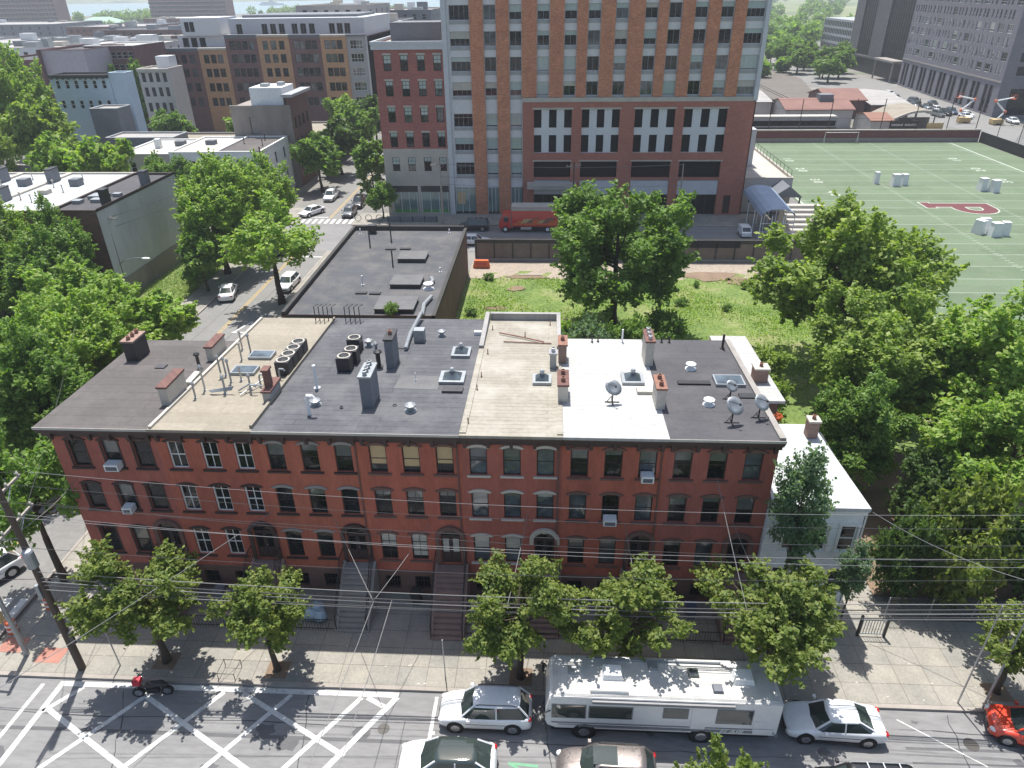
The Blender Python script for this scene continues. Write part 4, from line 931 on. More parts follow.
ac('white air conditioner in a top window under the white roof', 5.33, 9.1, .66); ac('white air conditioner in a second-storey window under the white roof', 3.52, 6.1, .72)
# ------------------------------------------------------------------ white house beside the row
H = thing('town_house', 'low white-roofed house with pale siding and brick chimney beside the red row', 'house', (14.6, 30.4, 0))
X0, X1, Y0, Y1 = 12.0, 17.05, 30.2, 37.6
m = MB(); hl = [(1.0, 1.9, 4.6, 6.4), (2.5, 3.4, 4.6, 6.4), (4.0, 4.9, 4.6, 6.4), (.8, 1.7, 1.5, 3.3), (3.9, 4.8, 1.5, 3.3)]
m.facade((X0, Y0), (1, 0), X1-X0, 0, 7.6, hl + [(2.2, 3.2, .3, 2.6)], .15); m.facade((X1, Y0), (0, 1), Y1-Y0, 0, 7.6, [(2, 2.9, 4.6, 6.2)], .15); m.facade((X1, Y1), (-1, 0), X1-X0, 0, 7.6, []); m.facade((X0, Y1), (0, -1), Y1-Y0, 0, 7.6, [])
m.build('wall', 'white_stucco', H)
for a, b, z, h in [(x[0], x[1], x[2], x[3]) for x in hl]:
    wn = window(H, (X0, Y0), (1, 0), (a+b)/2, z, b-a, h-z, 'white_trim', t=.09, d=.12)
    for nm_, bx_ in (('surround', (-.58, -.47, -.03, .1, -.05, 1.79)), ('surround', (.47, .58, -.03, .1, -.05, 1.79)), ('lintel', (-.6, .6, -.05, .1, 1.8, 1.98)), ('sill', (-.6, .6, -.06, .1, -.17, -.06))): link(nm_, MB().box(*bx_).mesh(nm_, 'white_trim'), wn)
window(H, (X1, Y0), (0, 1), 2.45, 4.6, .9, 1.6, 'white_trim', t=.09, d=.12)
d = MB().box(X0+2.22, X0+3.18, Y0+.06, Y0+.12, .3, 2.58).build('door', 'slate_wall', H); MB().ball((X0+3.05, Y0+.04, 1.35), .04, .04, .04).build('handle', 'steel', d)
r = MB().prism([(X0+.01, Y0-.3), (X1+.08, Y0-.3), (X1-.5, Y1+.25), (X0+.01+1.2, Y1+.25)], lambda x, y: 7.62+(y-Y0)*.02, lambda x, y: 7.86+(y-Y0)*.02).build('roof', 'roof_bright', H)
m = MB(); m.box(X0, X1, Y0-.2, Y0-.005, 7.3, 7.61); m.build('fascia', 'white_trim', H)
chimney(H, 16.0, 36.6, .62, .62, 7.8, 1.3, 'chimney_brick', 1, 'stone_pale')
MB().tube([(X1+.06, Y0-.06, 7.5), (X1+.06, Y0-.06, .2)], .05, 6).build('downpipe', 'white_trim', H)
MB().box(X0+1.9, X0+3.5, Y0-1.1, Y0-.01, .12, .3).build('doorstep', 'stone', H)
# gate and low fence of the alley next to it
g = thing('alley_gate', 'grey metal gate across the alley by the low white house', 'gate', (18.3, 28.3, .13))
for x in (17.5, 18.95): MB().box(x-.06, x+.06, 28.24, 28.36, .13, 1.7).build('post', 'iron', g)
m = MB(); m.box(17.57, 18.88, 28.28, 28.32, 1.35, 1.42); m.box(17.57, 18.88, 28.28, 28.32, .3, .36)
for k in range(9): m.box(17.6+k*.155, 17.63+k*.155, 28.285, 28.315, .36, 1.35)
m.build('leaf_panel', 'galvanised', g)
f = thing('chain_fence', 'dark chain-link fence holding back the shrubs east of the alley', 'fence', (28, 29.5, 0))
for k in range(8): MB().tube([(19.4+k*2.4, 29.5, 0), (19.4+k*2.4, 29.5, 1.9)], .035, 6).build('post', 'galvanised', f)
m = MB(); m.tube([(19.4, 29.5, 1.88), (36.2, 29.5, 1.88)], .025, 5)
for k in range(112): m.box(19.4+k*.15, 19.412+k*.15, 29.495, 29.505, .15, 1.86)
for k in range(12): m.box(19.4, 36.2, 29.496, 29.504, .2+k*.14, .21+k*.14)
m.build('mesh_panel', 'dark_metal', f)

# ------------------------------------------------------------------ generic flat-roofed building with recessed windows
def block(name, label, cat, x0, x1, y0, y1, h, wall, roof, rows=(), nwin=0, ww=1.0, wh=1.6, par=.5, side=None, group=None, front=True, frame='grey_trim', margin=1.0, gl='glass', cap='grey_trim', blind=.0, cornice=None):
    """rows: sill heights of the front windows; side: number of windows on the side that faces the camera (+x)"""
    H = thing(name, label, cat, ((x0+x1)/2, y0, 0), group); L = x1-x0; D = y1-y0
    us = [margin + (L-2*margin)*(k+.5)/nwin for k in range(nwin)] if nwin else []
    m = MB(); m.facade((x0, y0), (1, 0), L, 0, h, [(u-ww/2, u+ww/2, z, z+wh) for u in us for z in rows], .18)
    su = [margin + (D-2*margin)*(k+.5)/side for k in range(side)] if side else []
    m.facade((x1, y0), (0, 1), D, 0, h, [(u-ww/2, u+ww/2, z, z+wh) for u in su for z in rows], .18)
    m.facade((x1, y1), (-1, 0), L, 0, h, []); m.facade((x0, y1), (0, -1), D, 0, h, [])
    m.build('wall', wall, H)
    MB().quad((x0+.001, y0+.001, h-par), (x1-.001, y0+.001, h-par), (x1-.001, y1-.001, h-par), (x0+.001, y1-.001, h-par)).build('roof', roof, H)
    c = MB(); t = .28
    for a in ((x0-.06, x1+.06, y0-.06, y0+t), (x0-.06, x1+.06, y1-t, y1+.06), (x0-.06, x0+t, y0+t, y1-t), (x1-t, x1+.06, y0+t, y1-t)): c.box(*a, h-.02, h+.1)
    for a in ((x0+.002, x1-.002, y0+t-.02, y0+t), (x0+.002, x1-.002, y1-t, y1-t+.02), (x0+t-.02, x0+t, y0+t, y1-t), (x1-t, x1-t+.02, y0+t, y1-t)): c.box(*a, h-par, h-.021)
    c.build('parapet', cap, H)
    if cornice:
        c = MB(); c.box(x0, x1, y0-.5, y0-.07, h-.25, h+.05); c.box(x0, x1, y0-.3, y0-.071, h-.6, h-.252)
        for k in range(int(L/1.2)): c.box(x0+.4+k*1.2, x0+.6+k*1.2, y0-.44, y0-.072, h-.8, h-.601)
        c.build('cornice', cornice, H)
    q = random.Random(int(abs(x0*7+y0*3)))
    for z in rows:
        for u in us: window(H, (x0, y0), (1, 0), u, z, ww, wh, frame, t=.07, d=.15, blind=q.choice((0, 0, .3, .5)) if blind else 0, gl=gl, bl='curtain_dim', one=True)
        for u in su: window(H, (x1, y0), (0, 1), u, z, ww, wh, frame, t=.07, d=.15, gl=gl, one=True)
    return H
def roofbox(H, x, y, w, d, z, h, mt='galvanised', nm='roof_box'): return MB().box(x-w/2, x+w/2, y-d/2, y+d/2, z-.05, z+h).build(nm, mt, H)

# dark flat-roofed building behind the row
H = thing('flat_roofed_warehouse', 'long single-storey building with black tar roof behind the red row', 'building', (-17.4, 58.4, 0))
x0, x1, y0, y1, h = -24.6, -10.4, 58.4, 85.2, 6.0
m = MB(); m.facade((x0, y0), (1, 0), x1-x0, 0, h, []); m.facade((x1, y0), (0, 1), y1-y0, 0, h, []); m.facade((x1, y1), (-1, 0), x1-x0, 0, h, []); m.facade((x0, y1), (0, -1), y1-y0, 0, h, []); m.build('wall', 'old_brick', H)
MB().prism([(x0+.3, y0+.1), (x1-.3, y0+.1), (x1-.3, y1-.3), (x0+.3, y1-.3)], 5.55, 5.75).build('roof', 'roof_tar', H)
c = MB(); c.box(x0-.05, x0+.3, y0, y1+.05, 5.9, 6.25); c.box(x1-.3, x1+.05, y0, y1+.05, 5.7, 6.02); c.box(x0+.3, x1-.3, y1-.3, y1+.05, 5.75, 6.3); c.box(x0+.3, x1-.3, y0-.02, y0+.2, 5.6, 5.9); c.build('parapet', 'dark_fence', H)
for x, y, w_, d_ in ((-15.2, 74.5, 3.0, 2.6), (-14.5, 66.9, 3.0, 2.6), (-14.4, 60.9, 3.6, 3.0)):
    k = MB().box(x-w_/2, x+w_/2, y-d_/2, y+d_/2, 5.7, 6.15).build('skylight', 'dark_metal', H); MB().box(x-w_/2-.08, x+w_/2+.08, y-d_/2-.08, y+d_/2+.08, 6.152, 6.22).build('lid', 'lid_grey', k)
for x, y, w_ in ((-18.4, 77.6, 1.2), (-16.7, 77.7, 1.2), (-18.6, 64.2, 1.1), (-17.2, 64.1, 1.1)): roofbox(H, x, y, w_, .5, 5.75, .15, 'dark_metal', 'roof_curb')
for x, y, h_ in ((-18.9, 80.5, 2.3), (-21.0, 78.5, 1.8), (-17.0, 72.0, 1.8), (-11.6, 70.4, .5), (-12.4, 84, .5), (-23.4, 83.6, .6), (-19.0, 66.5, 1.0)): vent(H, x, y, 5.75, h_, .08, 'iron' if h_ > 1 else 'plastic_white', False)
vent(H, -12.1, 65.6, 5.75, .5, .28, 'plastic_white', True); MB().tube([(-12.2, 65.8, 5.9), (-11.9, 67.2, 6.0), (-12.2, 68.2, 5.9)], .22, 8).build('duct', 'galvanised', H)
MB().tube([(-11.6, 58.6, 5.95), (-11.8, 61, 6.0), (-11.4, 63, 6.0)], .2, 8).build('duct', 'galvanised', H)
k = roofbox(H, -21.9, 83.8, 1.0, .8, 6.0, .8, 'dark_metal', 'roof_unit')

# ------------------------------------------------------------------ brick tower and its annex
TY = 112.0
H = thing('apartment_tower', 'tall orange and red brick tower with white window panels behind the lot', 'apartment building', (7, TY, 0)); T = H
wx = [(-13.45, 2.9), (-9.1, 1.75), (-5.4, 1.75), (-1.4, 1.75), (2.5, 1.75), (5.85, 1.75), (9.7, 1.75), (13.8, 1.75), (17.1, 1.75), (20.7, 1.75), (24.3, 1.75), (28.2, 2.5)]
TX0, TX1 = -16.0, 30.1; FLR = [18.0 + 3.37*k for k in range(9)]
m = MB()                                            # core behind the piers, closed all round
ups = [(x-w_/2-TX0, x+w_/2-TX0, z-.1, z+1.82) for x, w_ in wx for z in FLR]
los = [(x-w_/2-TX0, x+w_/2-TX0, z, z+1.9) for x, w_ in wx[:3] for z in (13.5, 10.0, 6.3)]
m.facade((TX0, TY+.4), (1, 0), TX1-TX0, 17.4, 50, ups, .2); m.facade((TX0, TY+.4), (1, 0), 11.65, 4.6, 17.4, los, .2)
m.build('spandrel_wall', 'white_panel', H)
m = MB(); m.facade((TX1, TY+.4), (0, 1), 30, 0, 50, [(1+3.4*k, 2.8+3.4*k, z, z+1.68) for k in range(8) for z in FLR], .2); m.facade((TX1, TY+30.4), (-1, 0), TX1-TX0, 0, 50, []); m.facade((TX0, TY+30.4), (0, -1), 30, 0, 50, [])
m.quad((TX0, TY+.4, 50), (TX1, TY+.4, 50), (TX1, TY+30.4, 50), (TX0, TY+30.4, 50)); m.build('rear_wall', 'orange_brick', H)
pier = MB(); pr = [(-11.95, -10.02), (-8.18, -6.32), (-4.48, -2.32), (-.48, 1.58), (3.42, 4.93), (6.77, 8.78), (10.62, 12.88), (14.72, 16.18), (18.02, 19.78), (21.62, 23.38), (25.22, 26.9)]
for i, (a, b) in enumerate(pr):
    o = MB().box(a, b, TY, TY+.39, .1 if i < 2 else 17.7, 50).build('pier', 'orange_brick', H)
for x, w_ in ((TX0+.35, .7), (TX1-.3, .6)): MB().box(x-w_/2, x+w_/2, TY-.1, TY+.39, .1 if x < 0 else 17.1, 50).build('corner_pier', 'pale_grey_panel', H)
MB().box(-4.45, TX1-.62, TY-.12, TY+.39, 17.05, 17.65).build('belt_course', 'stone_pale', H)
def grille(wn, w_): link('grille', wmesh(('gr', w_), lambda: MB().box(-w_/2, w_/2, -.06, -.003, -.52, -.05).mesh('grille', 'grey_trim')), wn)
q = random.Random(5); gls = ['glass_tower', 'glass_tower', 'glass', 'glass_sky']
for x, w_ in wx:
    for z in FLR[:5]:
        wn = window(H, (TX0, TY+.4), (1, 0), x-TX0, z-.1, w_, 1.92, 'grey_trim', t=.07, d=.16, vb=1 if w_ < 2 else 3, hb=(), blind=q.choice((0, 0, .3, .45, .6, .96, .5)), gl=q.choice(gls), bl=q.choice(('shade_green', 'shade_green', 'curtain')), one=True); grille(wn, w_)
for x, w_ in wx[:3]:
    for z in (13.5, 10.0, 6.3): grille(window(H, (TX0, TY+.4), (1, 0), x-TX0, z, w_, 1.9, 'grey_trim', t=.07, d=.16, vb=1 if w_ < 2 else 3, hb=(.7,), blind=q.choice((.3, .5, .9, 0)), gl=q.choice(gls), bl='shade_green', one=True), w_)
m = MB()
for k in range(9):
    for z in FLR: m.quad((TX1-.12, TY+1.4+3.4*k, z), (TX1-.12, TY+3.2+3.4*k, z), (TX1-.12, TY+3.2+3.4*k, z+1.68), (TX1-.12, TY+1.4+3.4*k, z+1.68)) if k < 8 else None
m.build('side_glazing', 'glass_tower', H)
# garage podium: red brick with four bays
bays = [(-2.7, 3.0), (4.5, 10.15), (12.4, 18.35), (19.7, 26.0)]; P0 = -4.4
hol = []
for a, b in bays: hol += [(a-P0, b-P0, 9.7, 16.0), (a-P0, b-P0, 5.95, 8.4), (a-P0, b-P0, .12, 5.6)]
m = MB(); m.facade((P0, TY), (1, 0), 29.85-P0, 0, 17.045, hol + [(31.5, 32.6, .3, 3.2)], .5); m.quad((29.85, TY, 0), (29.85, TY+.4, 0), (29.85, TY+.4, 17.04), (29.85, TY, 17.04)); m.build('podium_wall', 'red_brick', H)
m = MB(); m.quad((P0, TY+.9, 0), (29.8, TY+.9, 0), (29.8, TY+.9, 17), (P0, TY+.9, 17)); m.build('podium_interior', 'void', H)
MB().box(P0+31.5, P0+32.6, TY+.3, TY+.36, .3, 3.2).build('door', 'dark_brown', H)
for bi, (a, b) in enumerate(bays):
    L = b-a; sw = L*.2; gap = (L-3*sw)/2
    hs = [(k*(sw+gap), k*(sw+gap)+sw, z0_, z1_) for k in range(3) for z0_, z1_ in ((9.75, 12.3), (13.35, 15.95))]
    m = MB(); m.facade((a, TY+.2), (1, 0), L, 9.7, 16.0, hs, .25); pn = m.build('grid_panel', 'white_panel', H)
    for u0, u1, z0_, z1_ in hs:
        lv = MB(); lv.box(a+u0+.01, a+u1-.01, TY+.42, TY+.44, z0_, z1_)
        for k in range(6): lv.box(a+u0+.01, a+u1-.01, TY+.36, TY+.419, z0_+.2+k*.4, z0_+.24+k*.4)
        lv.build('louver', 'void', pn)
    MB().box(a-.2, b+.2, TY-.06, TY+.02, 16.02, 16.25).build('lintel', 'stone_pale', H); MB().box(a-.2, b+.2, TY-.06, TY+.02, 8.42, 8.62).build('lintel', 'stone_pale', H)
    MB().box(a+.02, b-.02, TY+.15, TY+.4, 3.3, 5.5).build('panel', 'pale_grey_panel', H)
    m = MB()
    for k in range(5): m.box(a+.1+k*(L-.3)/4, a+.2+k*(L-.3)/4, TY+.2, TY+.3, .12, 3.28)
    m.build('shutter', 'dark_metal', H)
m = MB(); m.box(-3.7, 3.9, TY-1.6, TY-.02, 4.5, 5.3); m.build('canopy', 'stone_pale', H); MB().box(-2.0, 2.2, TY-1.66, TY-1.61, 4.75, 5.0).build('canopy_strip', 'grey_trim', H)
m = MB()                                             # shopfronts at street level
for a, b in ((-15.2, -12.0), (-10.0, -8.2), (-6.3, -4.5)):
    m.box(a, b, TY+.3, TY+.35, .5, 4.3, mi=0)
    for k in range(3): m.box(a+(b-a)*k/3, a+(b-a)*k/3+.08, TY+.22, TY+.298, .3, 4.5, mi=1)
m.build('shopfront', ['shopfront', 'white_panel'], H)
MB().box(-15.2, -4.5, TY+.24, TY+.39, 4.35, 4.6).build('shop_fascia', 'white_panel', H)
MB().box(-14.9, -13.7, TY+.285, TY+.297, 1.7, 3.6).build('window_poster', 'board', H)
# annex
H = thing('annex_building', 'six-storey red brick and grey stone corner building left of the tower', 'apartment building', (-21, TY+.3, 0))
AX0, AX1, AY = -26.25, -16.02, TY+.3; ax = [-24.35, -21.85, -19.35, -16.98+.05]
rows = (21.4, 17.9, 14.2, 10.55); hol = [(x-AX0-.58, x-AX0+.58, z, z+2.15) for x in ax for z in rows]
m = MB(); m.facade((AX0, AY), (1, 0), AX1-AX0, 10.3, 25.1, hol, .22); m.facade((AX1, AY), (0, 1), 26, 0, 25.1, []); m.facade((AX1, AY+26), (-1, 0), AX1-AX0, 0, 25.1, []); m.facade((AX0, AY+26), (0, -1), 26, 0, 25.1, [])
m.build('wall', 'annex_brick', H)
h2 = [(x-AX0-.58, x-AX0+.58, 6.9, 9.0) for x in ax]
m = MB(); m.facade((AX0, AY-.05), (1, 0), AX1-AX0, 0, 10.25, h2 + [(.9, 5.0, .3, 4.6), (5.5, 10.0, .3, 4.6)], .3); m.quad((AX0, AY-.05, 10.25), (AX1, AY-.05, 10.25), (AX1, AY, 10.3), (AX0, AY, 10.3)); m.build('stone_base', 'sand_stone', H)
for x in ax:
    for z in rows + (6.9,):
        wn = window(H, (AX0, AY-(.05 if z < 10 else 0)), (1, 0), x-AX0, z, 1.16, 2.15 if z > 10 else 2.1, 'iron', t=.08, d=.18, vb=1, hb=(.72,), blind=q.choice((0, .3, .5)), gl=q.choice(gls), bl='shade_green', one=True)
        if z > 9: link('lintel', wmesh('axl', lambda: MB().box(-.66, .66, -.06, .1, 2.16, 2.42).mesh('lintel', 'stone_pale')), wn)
m = MB(); m.box(AX0-.3, AX1, AY-.3, AY-.001, 24.3, 25.0); m.box(AX0-.4, AX1, AY-.42, AY-.001, 25.002, 25.4); m.box(AX0-.3, AX0-.002, AY-.001, AY+26, 24.3, 25.4); m.build('cornice', 'pale_grey_panel', H)
MB().quad((AX0, AY, 24.9), (AX1, AY, 24.9), (AX1, AY+26, 24.9), (AX0, AY+26, 24.9)).build('roof', 'roof_grey', H)
MB().box(AX0+1.5, AX1-1, AY+6, AY+12, 24.9, 27.6).build('penthouse', 'slate_wall', H)
m = MB()
for a, b in ((.9, 5.0), (5.5, 10.0)):
    m.box(AX0+a, AX0+b, AY+.12, AY+.16, .35, 3.6, mi=0); m.box(AX0+a, AX0+b, AY+.08, AY+.16, 3.605, 4.6, mi=2)
    for k in range(4): m.box(AX0+a+(b-a)*k/3.2, AX0+a+(b-a)*k/3.2+.1, AY+.04, AY+.118, .35, 3.6, mi=1)
m.build('shopfront', ['shopfront', 'white_panel', 'dark_metal'], H)
MB().box(AX0+1, AX0+10, AY+.07, AY+.1, .3, .8).build('planter_band', 'poster_green', H)

# ------------------------------------------------------------------ long apartment block in coloured bays
B = thing('apartment_block', 'long apartment block with alternating brown and ochre brick bays', 'apartment building', (-72, 190, 0))
bx = [-97.2, -88.8, -81.6, -73.3, -65.3, -57.4, -51.0, -46.1]; tops = [19.3, 19.3, 22.2, 22.1, 22.1, 22.0, 22.0]
for i in range(7):
    a, b = bx[i], bx[i+1]; h = tops[i]; n = (3, 3, 4, 3, 4, 3, 2)[i]; yy = 190 + (.0 if i % 2 else .25)
    rows = [6.1, 9.6, 13.0, 16.2] + ([] if i < 2 else [19.2])
    ww = 1.4 if i < 6 else 1.7; us = [.9 + (b-a-1.8)*(k+.5)/n for k in range(n)]
    wm = 'grey_trim' if i == 6 else ('ochre_brick' if i in (1, 3, 5) else 'brown_brick')
    m = MB(); m.facade((a, yy), (1, 0), b-a, 0, h, [(u-ww/2, u+ww/2, z, z+2.0) for u in us for z in rows], .2); m.quad((b, yy, 0), (b, 192, 0), (b, 192, h), (b, yy, h)); m.quad((a, yy, 0), (a, 192, 0), (a, 192, h), (a, yy, h))
    by = m.build('facade_bay', wm, B)
    MB().box(a+.01, b-.01, yy-.25, yy+1.2, h+.002, h+.45).build('coping', 'stone_pale' if i in (1, 3, 5) else 'slate_wall', by)
    if i in (0, 2, 4): MB().box(a+.02, b-.02, yy-.02, yy-.004, h-.45, h).build('dark_band', 'slate_wall', by)
    for u in us:
        for z in rows: window(by, (a, yy), (1, 0), u, z, ww, 2.0, 'iron' if i < 6 else 'white_trim', t=.09, d=.16, vb=1, hb=(.6,) if i < 6 else (.4,), gl=q.choice(('glass', 'glass', 'glass_sky')), one=True)
m = MB(); m.box(-97.2, -46.1, 192, 228, 0, 19.2); m.facade((-46.1, 191.9), (0, 1), 36, 0, 22, []); m.box(-81.6, -46.1, 192.01, 228, 19.2, 21.8); m.build('wall', 'brown_brick', B)
m = MB(); m.facade((-81.6, 194.5), (1, 0), 34.5, 21.8, 26, [(u, u+1.5, 22.4, 24.8) for u in (1.8, 8.3, 10.5, 12.7, 16.0, 18.2, 20.4, 25.5, 27.5, 29.4)], .2); m.facade((-47.1, 194.5), (0, 1), 32, 21.8, 26, []); m.quad((-81.6, 194.5, 26), (-47.1, 194.5, 26), (-47.1, 226, 26), (-81.6, 226, 26)); m.quad((-81.6, 194.5, 21.8), (-81.6, 194.5, 26), (-81.6, 226, 26), (-81.6, 226, 21.8))
ph = m.build('penthouse', 'pale_grey_panel', B)
for u in (1.8, 8.3, 10.5, 12.7, 16.0, 18.2, 20.4, 25.5, 27.5, 29.4): window(ph, (-81.6, 194.5), (1, 0), u+.75, 22.4, 1.5, 2.4, 'grey_trim', t=.08, d=.16, vb=1, hb=(), gl='glass', one=True)
m = MB(); m.box(-95.5, -81.61, 194.5, 214, 19.2, 22.3, mi=0); m.box(-93.5, -84.0, 193.6, 206, 22.302, 26.3, mi=0); pw = m.build('stair_tower', 'white_panel', B)
for u, z in ((1.2, 19.5), (3.4, 19.5), (5.6, 19.5)): MB().box(-95.5+u, -94+u, 194.44, 194.497, z+.2, z+2.3).build('window', 'glass', pw)
for u in (.9, 2.2): MB().box(-93.5+u, -92.4+u, 193.54, 193.597, 23.2, 25.4).build('window', 'glass', pw)
MB().box(-80, -50, 200, 220, 26.002, 26.6).build('roof_screen', 'slate_wall', B); MB().box(-95.3, -81.7, 194.6, 213.9, 22.303, 22.4).build('roof', 'roof_pale', B)
# ------------------------------------------------------------------ left middle distance
H = block('gable_end_house', 'three-storey house end with blank grey stuccoed side wall facing the street', 'house', -55.6, -50.2, 74.6, 92.8, 11.0, 'old_brick', 'roof_black', (6.6, 2.8), 2, 1.0, 1.9, .15, frame='white_trim', cap='dark_brown')
m = MB(); m.facade((-50.17, 74.5), (0, 1), 18.4, 0, 11.05, []); m.build('stucco_wall', 'grey_stucco', H); m = MB(); m.box(-50.16, -50.1, 74.5, 92.9, 10.9, 11.25); m.box(-50.15, -50.08, 74.6, 92.8, .0, 2.6, mi=1); m.build('coping', ['dark_brown', 'stained_concrete'], H)
chimney(H, -50.7, 77.6, .7, 1.0, 10.9, 1.7, 'dark_metal', 0, 'dark_metal'); chimney(H, -51.1, 87.2, .8, 1.1, 10.9, 1.6, 'slate_wall', 0, 'dark_metal')
for x, y, w_, d_ in ((-53.4, 80.8, 2.0, 1.6), (-54.6, 78.4, 1.0, .9), (-52.4, 79.0, 1.6, 1.0), (-51.6, 81.5, .9, .7)): roofbox(H, x, y, w_, d_, 10.9, .35, 'galvanised', 'skylight')
for i, (xa, xb) in enumerate(((-64.6, -55.7), (-71.4, -64.7), (-78.2, -71.5), (-86, -78.3))):
    H = block('terrace_house', ('white-roofed terrace house next to the grey stuccoed end house', 'second white-roofed terrace house from the grey stuccoed end house', 'third white-roofed terrace house from the grey stuccoed end house', 'fourth white-roofed terrace house from the grey stuccoed end house')[i], 'house', xa, xb, 74.8, 93.4, 10.9, 'old_brick', 'roof_bright', (6.6, 2.8), 3, 1.0, 1.9, .12, group='white-roofed terrace houses', cap='stone_pale')
    chimney(H, xa+.35, 79.5, .7, 1.8, 10.7, 1.6, 'slate_wall', 0, 'dark_metal', 'stone_pale'); chimney(H, xa+.35, 89.0, .7, 1.8, 10.7, 1.7, 'slate_wall', 0, 'dark_metal')
    roofbox(H, xa+3.0, 83, 1.2, 1.0, 10.78, .5, 'stone_pale', 'skylight'); roofbox(H, xa+4.6, 87, 1.2, 1.2, 10.78, .9, 'slate_wall', 'roof_unit')
    for dx, dy in ((2, 80), (4, 79), (2.2, 86), (5, 83.5), (3.6, 90)): vent(H, xa+dx, dy, 10.8, .8, .07, 'stone_pale', True)
block('back_house', 'grey two-storey house with white-edged roof behind the white-roofed terrace', 'house', -93, -76, 118, 131, 6.6, 'slate_wall', 'roof_pale', (3.4,), 4, 1.6, 2.2, .3, 1, frame='white_trim', cap='stone_pale')
H = block('porch_extension', 'low extension with flat white roof beside the grey back house', 'building', -75.9, -68, 116, 124, 4.2, 'slate_wall', 'roof_bright', (), 0, par=.15, cap='stone_pale'); roofbox(H, -71, 119, 2.0, 1.2, 4.1, .6, 'dark_metal', 'roof_unit')
H = block('white_house', 'white three-storey rendered house on the street corner beyond the trees', 'house', -55, -47.6, 116.2, 130.2, 9.1, 'white_stucco', 'roof_brownish', (5.9, 2.4), 3, 1.0, 1.9, .15, 3, frame='grey_trim', cap='white_trim', margin=.6)
for x, y in ((-53.2, 124), (-50.6, 127), (-49.2, 122)): vent(H, x, y, 9, .9, .07, 'iron', True)
H = block('pale_roof_house', 'house with pale flat roof joined to the white corner house', 'house', -63, -55.05, 116.4, 130.3, 9.0, 'white_stucco', 'roof_pale', (5.9,), 3, .9, 1.7, .12, cap='white_trim'); roofbox(H, -59, 124, 1.6, 1.2, 8.9, .7, 'slate_wall', 'roof_unit')
H = block('pale_roof_annex', 'lowest pale-roofed house at the far end from the white corner house', 'house', -72, -63.05, 117, 130.3, 8.6, 'beige_wall', 'roof_pale', (5.6,), 3, .9, 1.7, .12, cap='white_trim'); roofbox(H, -68, 123, .9, .9, 8.5, 1.5, 'plastic_white', 'chimney'); roofbox(H, -65, 125, 1.6, 1.2, 8.5, .8, 'slate_wall', 'roof_unit')
# stained concrete building with white box on its roof
H = thing('stained_building', 'stained grey concrete building with white box on its roof', 'building', (-52, 131, 0))
m = MB(); m.facade((-57.6, 131), (1, 0), 5.2, 0, 13.9, [(3.2, 4.6, 9.4, 12.3)], .3); m.facade((-52.4, 130.4), (1, 0), 6.0, 0, 14.3, []); m.quad((-52.4, 130.4, 0), (-52.4, 131, 0), (-52.4, 131, 14.3), (-52.4, 130.4, 14.3)); m.facade((-46.4, 141), (-1, 0), 11.2, 0, 14, []); m.facade((-57.6, 141), (0, -1), 10, 0, 13.9, [])
m.quad((-57.6, 131, 13.85), (-52.4, 131, 13.85), (-52.4, 141, 13.85), (-57.6, 141, 13.85)); m.quad((-52.4, 130.4, 14.25), (-46.4, 130.4, 14.25), (-46.4, 141, 14.25), (-52.4, 141, 14.25)); m.build('wall', 'stained_concrete', H)
m = MB(); m.facade((-46.38, 130.4), (0, 1), 10.6, 0, 15.6, [(1.2+2.3*k, 2.2+2.3*k, z, z+1.9) for k in range(4) for z in (3, 6.6, 10.2)], .2); m.quad((-47.0, 130.4, 14.3), (-46.38, 130.4, 14.3), (-46.38, 130.4, 15.6), (-47, 130.4, 15.6)); m.build('brick_front', 'old_brick', H)
m = MB(); m.box(-47.6, -45.7, 130.0, 141.2, 15.61, 16.1); m.build('cornice', 'grey_trim', H)
for k in range(4):
    for z in (3, 6.6, 10.2): window(H, (-46.38, 130.4), (0, 1), 1.7+2.3*k, z, 1.0, 1.9, 'iron', one=True)
MB().box(-54.35, -53.05, 131.2, 131.28, 9.45, 12.25).build('boarded_opening', 'stone', H)
m = MB(); m.box(-53.6, -47.7, 131.2, 137.5, 13.9, 17.1); m.build('roof_box', 'white_stucco', H); m = MB(); m.box(-52, -50.6, 132.5, 134, 17.11, 17.6); m.box(-49.5, -48.4, 134, 135.5, 17.11, 17.7); m.build('roof_unit', 'galvanised', H); MB().box(-57.7, -52.45, 130.9, 131.3, 13.86, 14.2).build('parapet', 'stone', H)
block('tan_roof_building', 'low building with tan flat roof left of the stained concrete building', 'building', -78, -57.8, 133, 152, 6.0, 'pale_block', 'roof_tan', (), 0, par=.3, cap='stone')
H = block('skylit_building', 'low tan-roofed building with a glazed roof light beyond the stained building', 'building', -57, -44.5, 146, 168, 5.6, 'dark_fence', 'roof_tan', (), 0, par=.3, cap='stone'); m = MB(); m.prism([(-49.5, 150), (-45.4, 150), (-45.4, 157), (-49.5, 157)], 5.3, lambda x, y: 5.6 + (x+49.5)*.18); k = m.build('roof_light', 'galvanised', H)
MB().quad((-49.3, 150.2, 5.67), (-45.6, 150.2, 6.33), (-45.6, 156.8, 6.33), (-49.3, 156.8, 5.67)).build('pane', 'glass_sky', k)
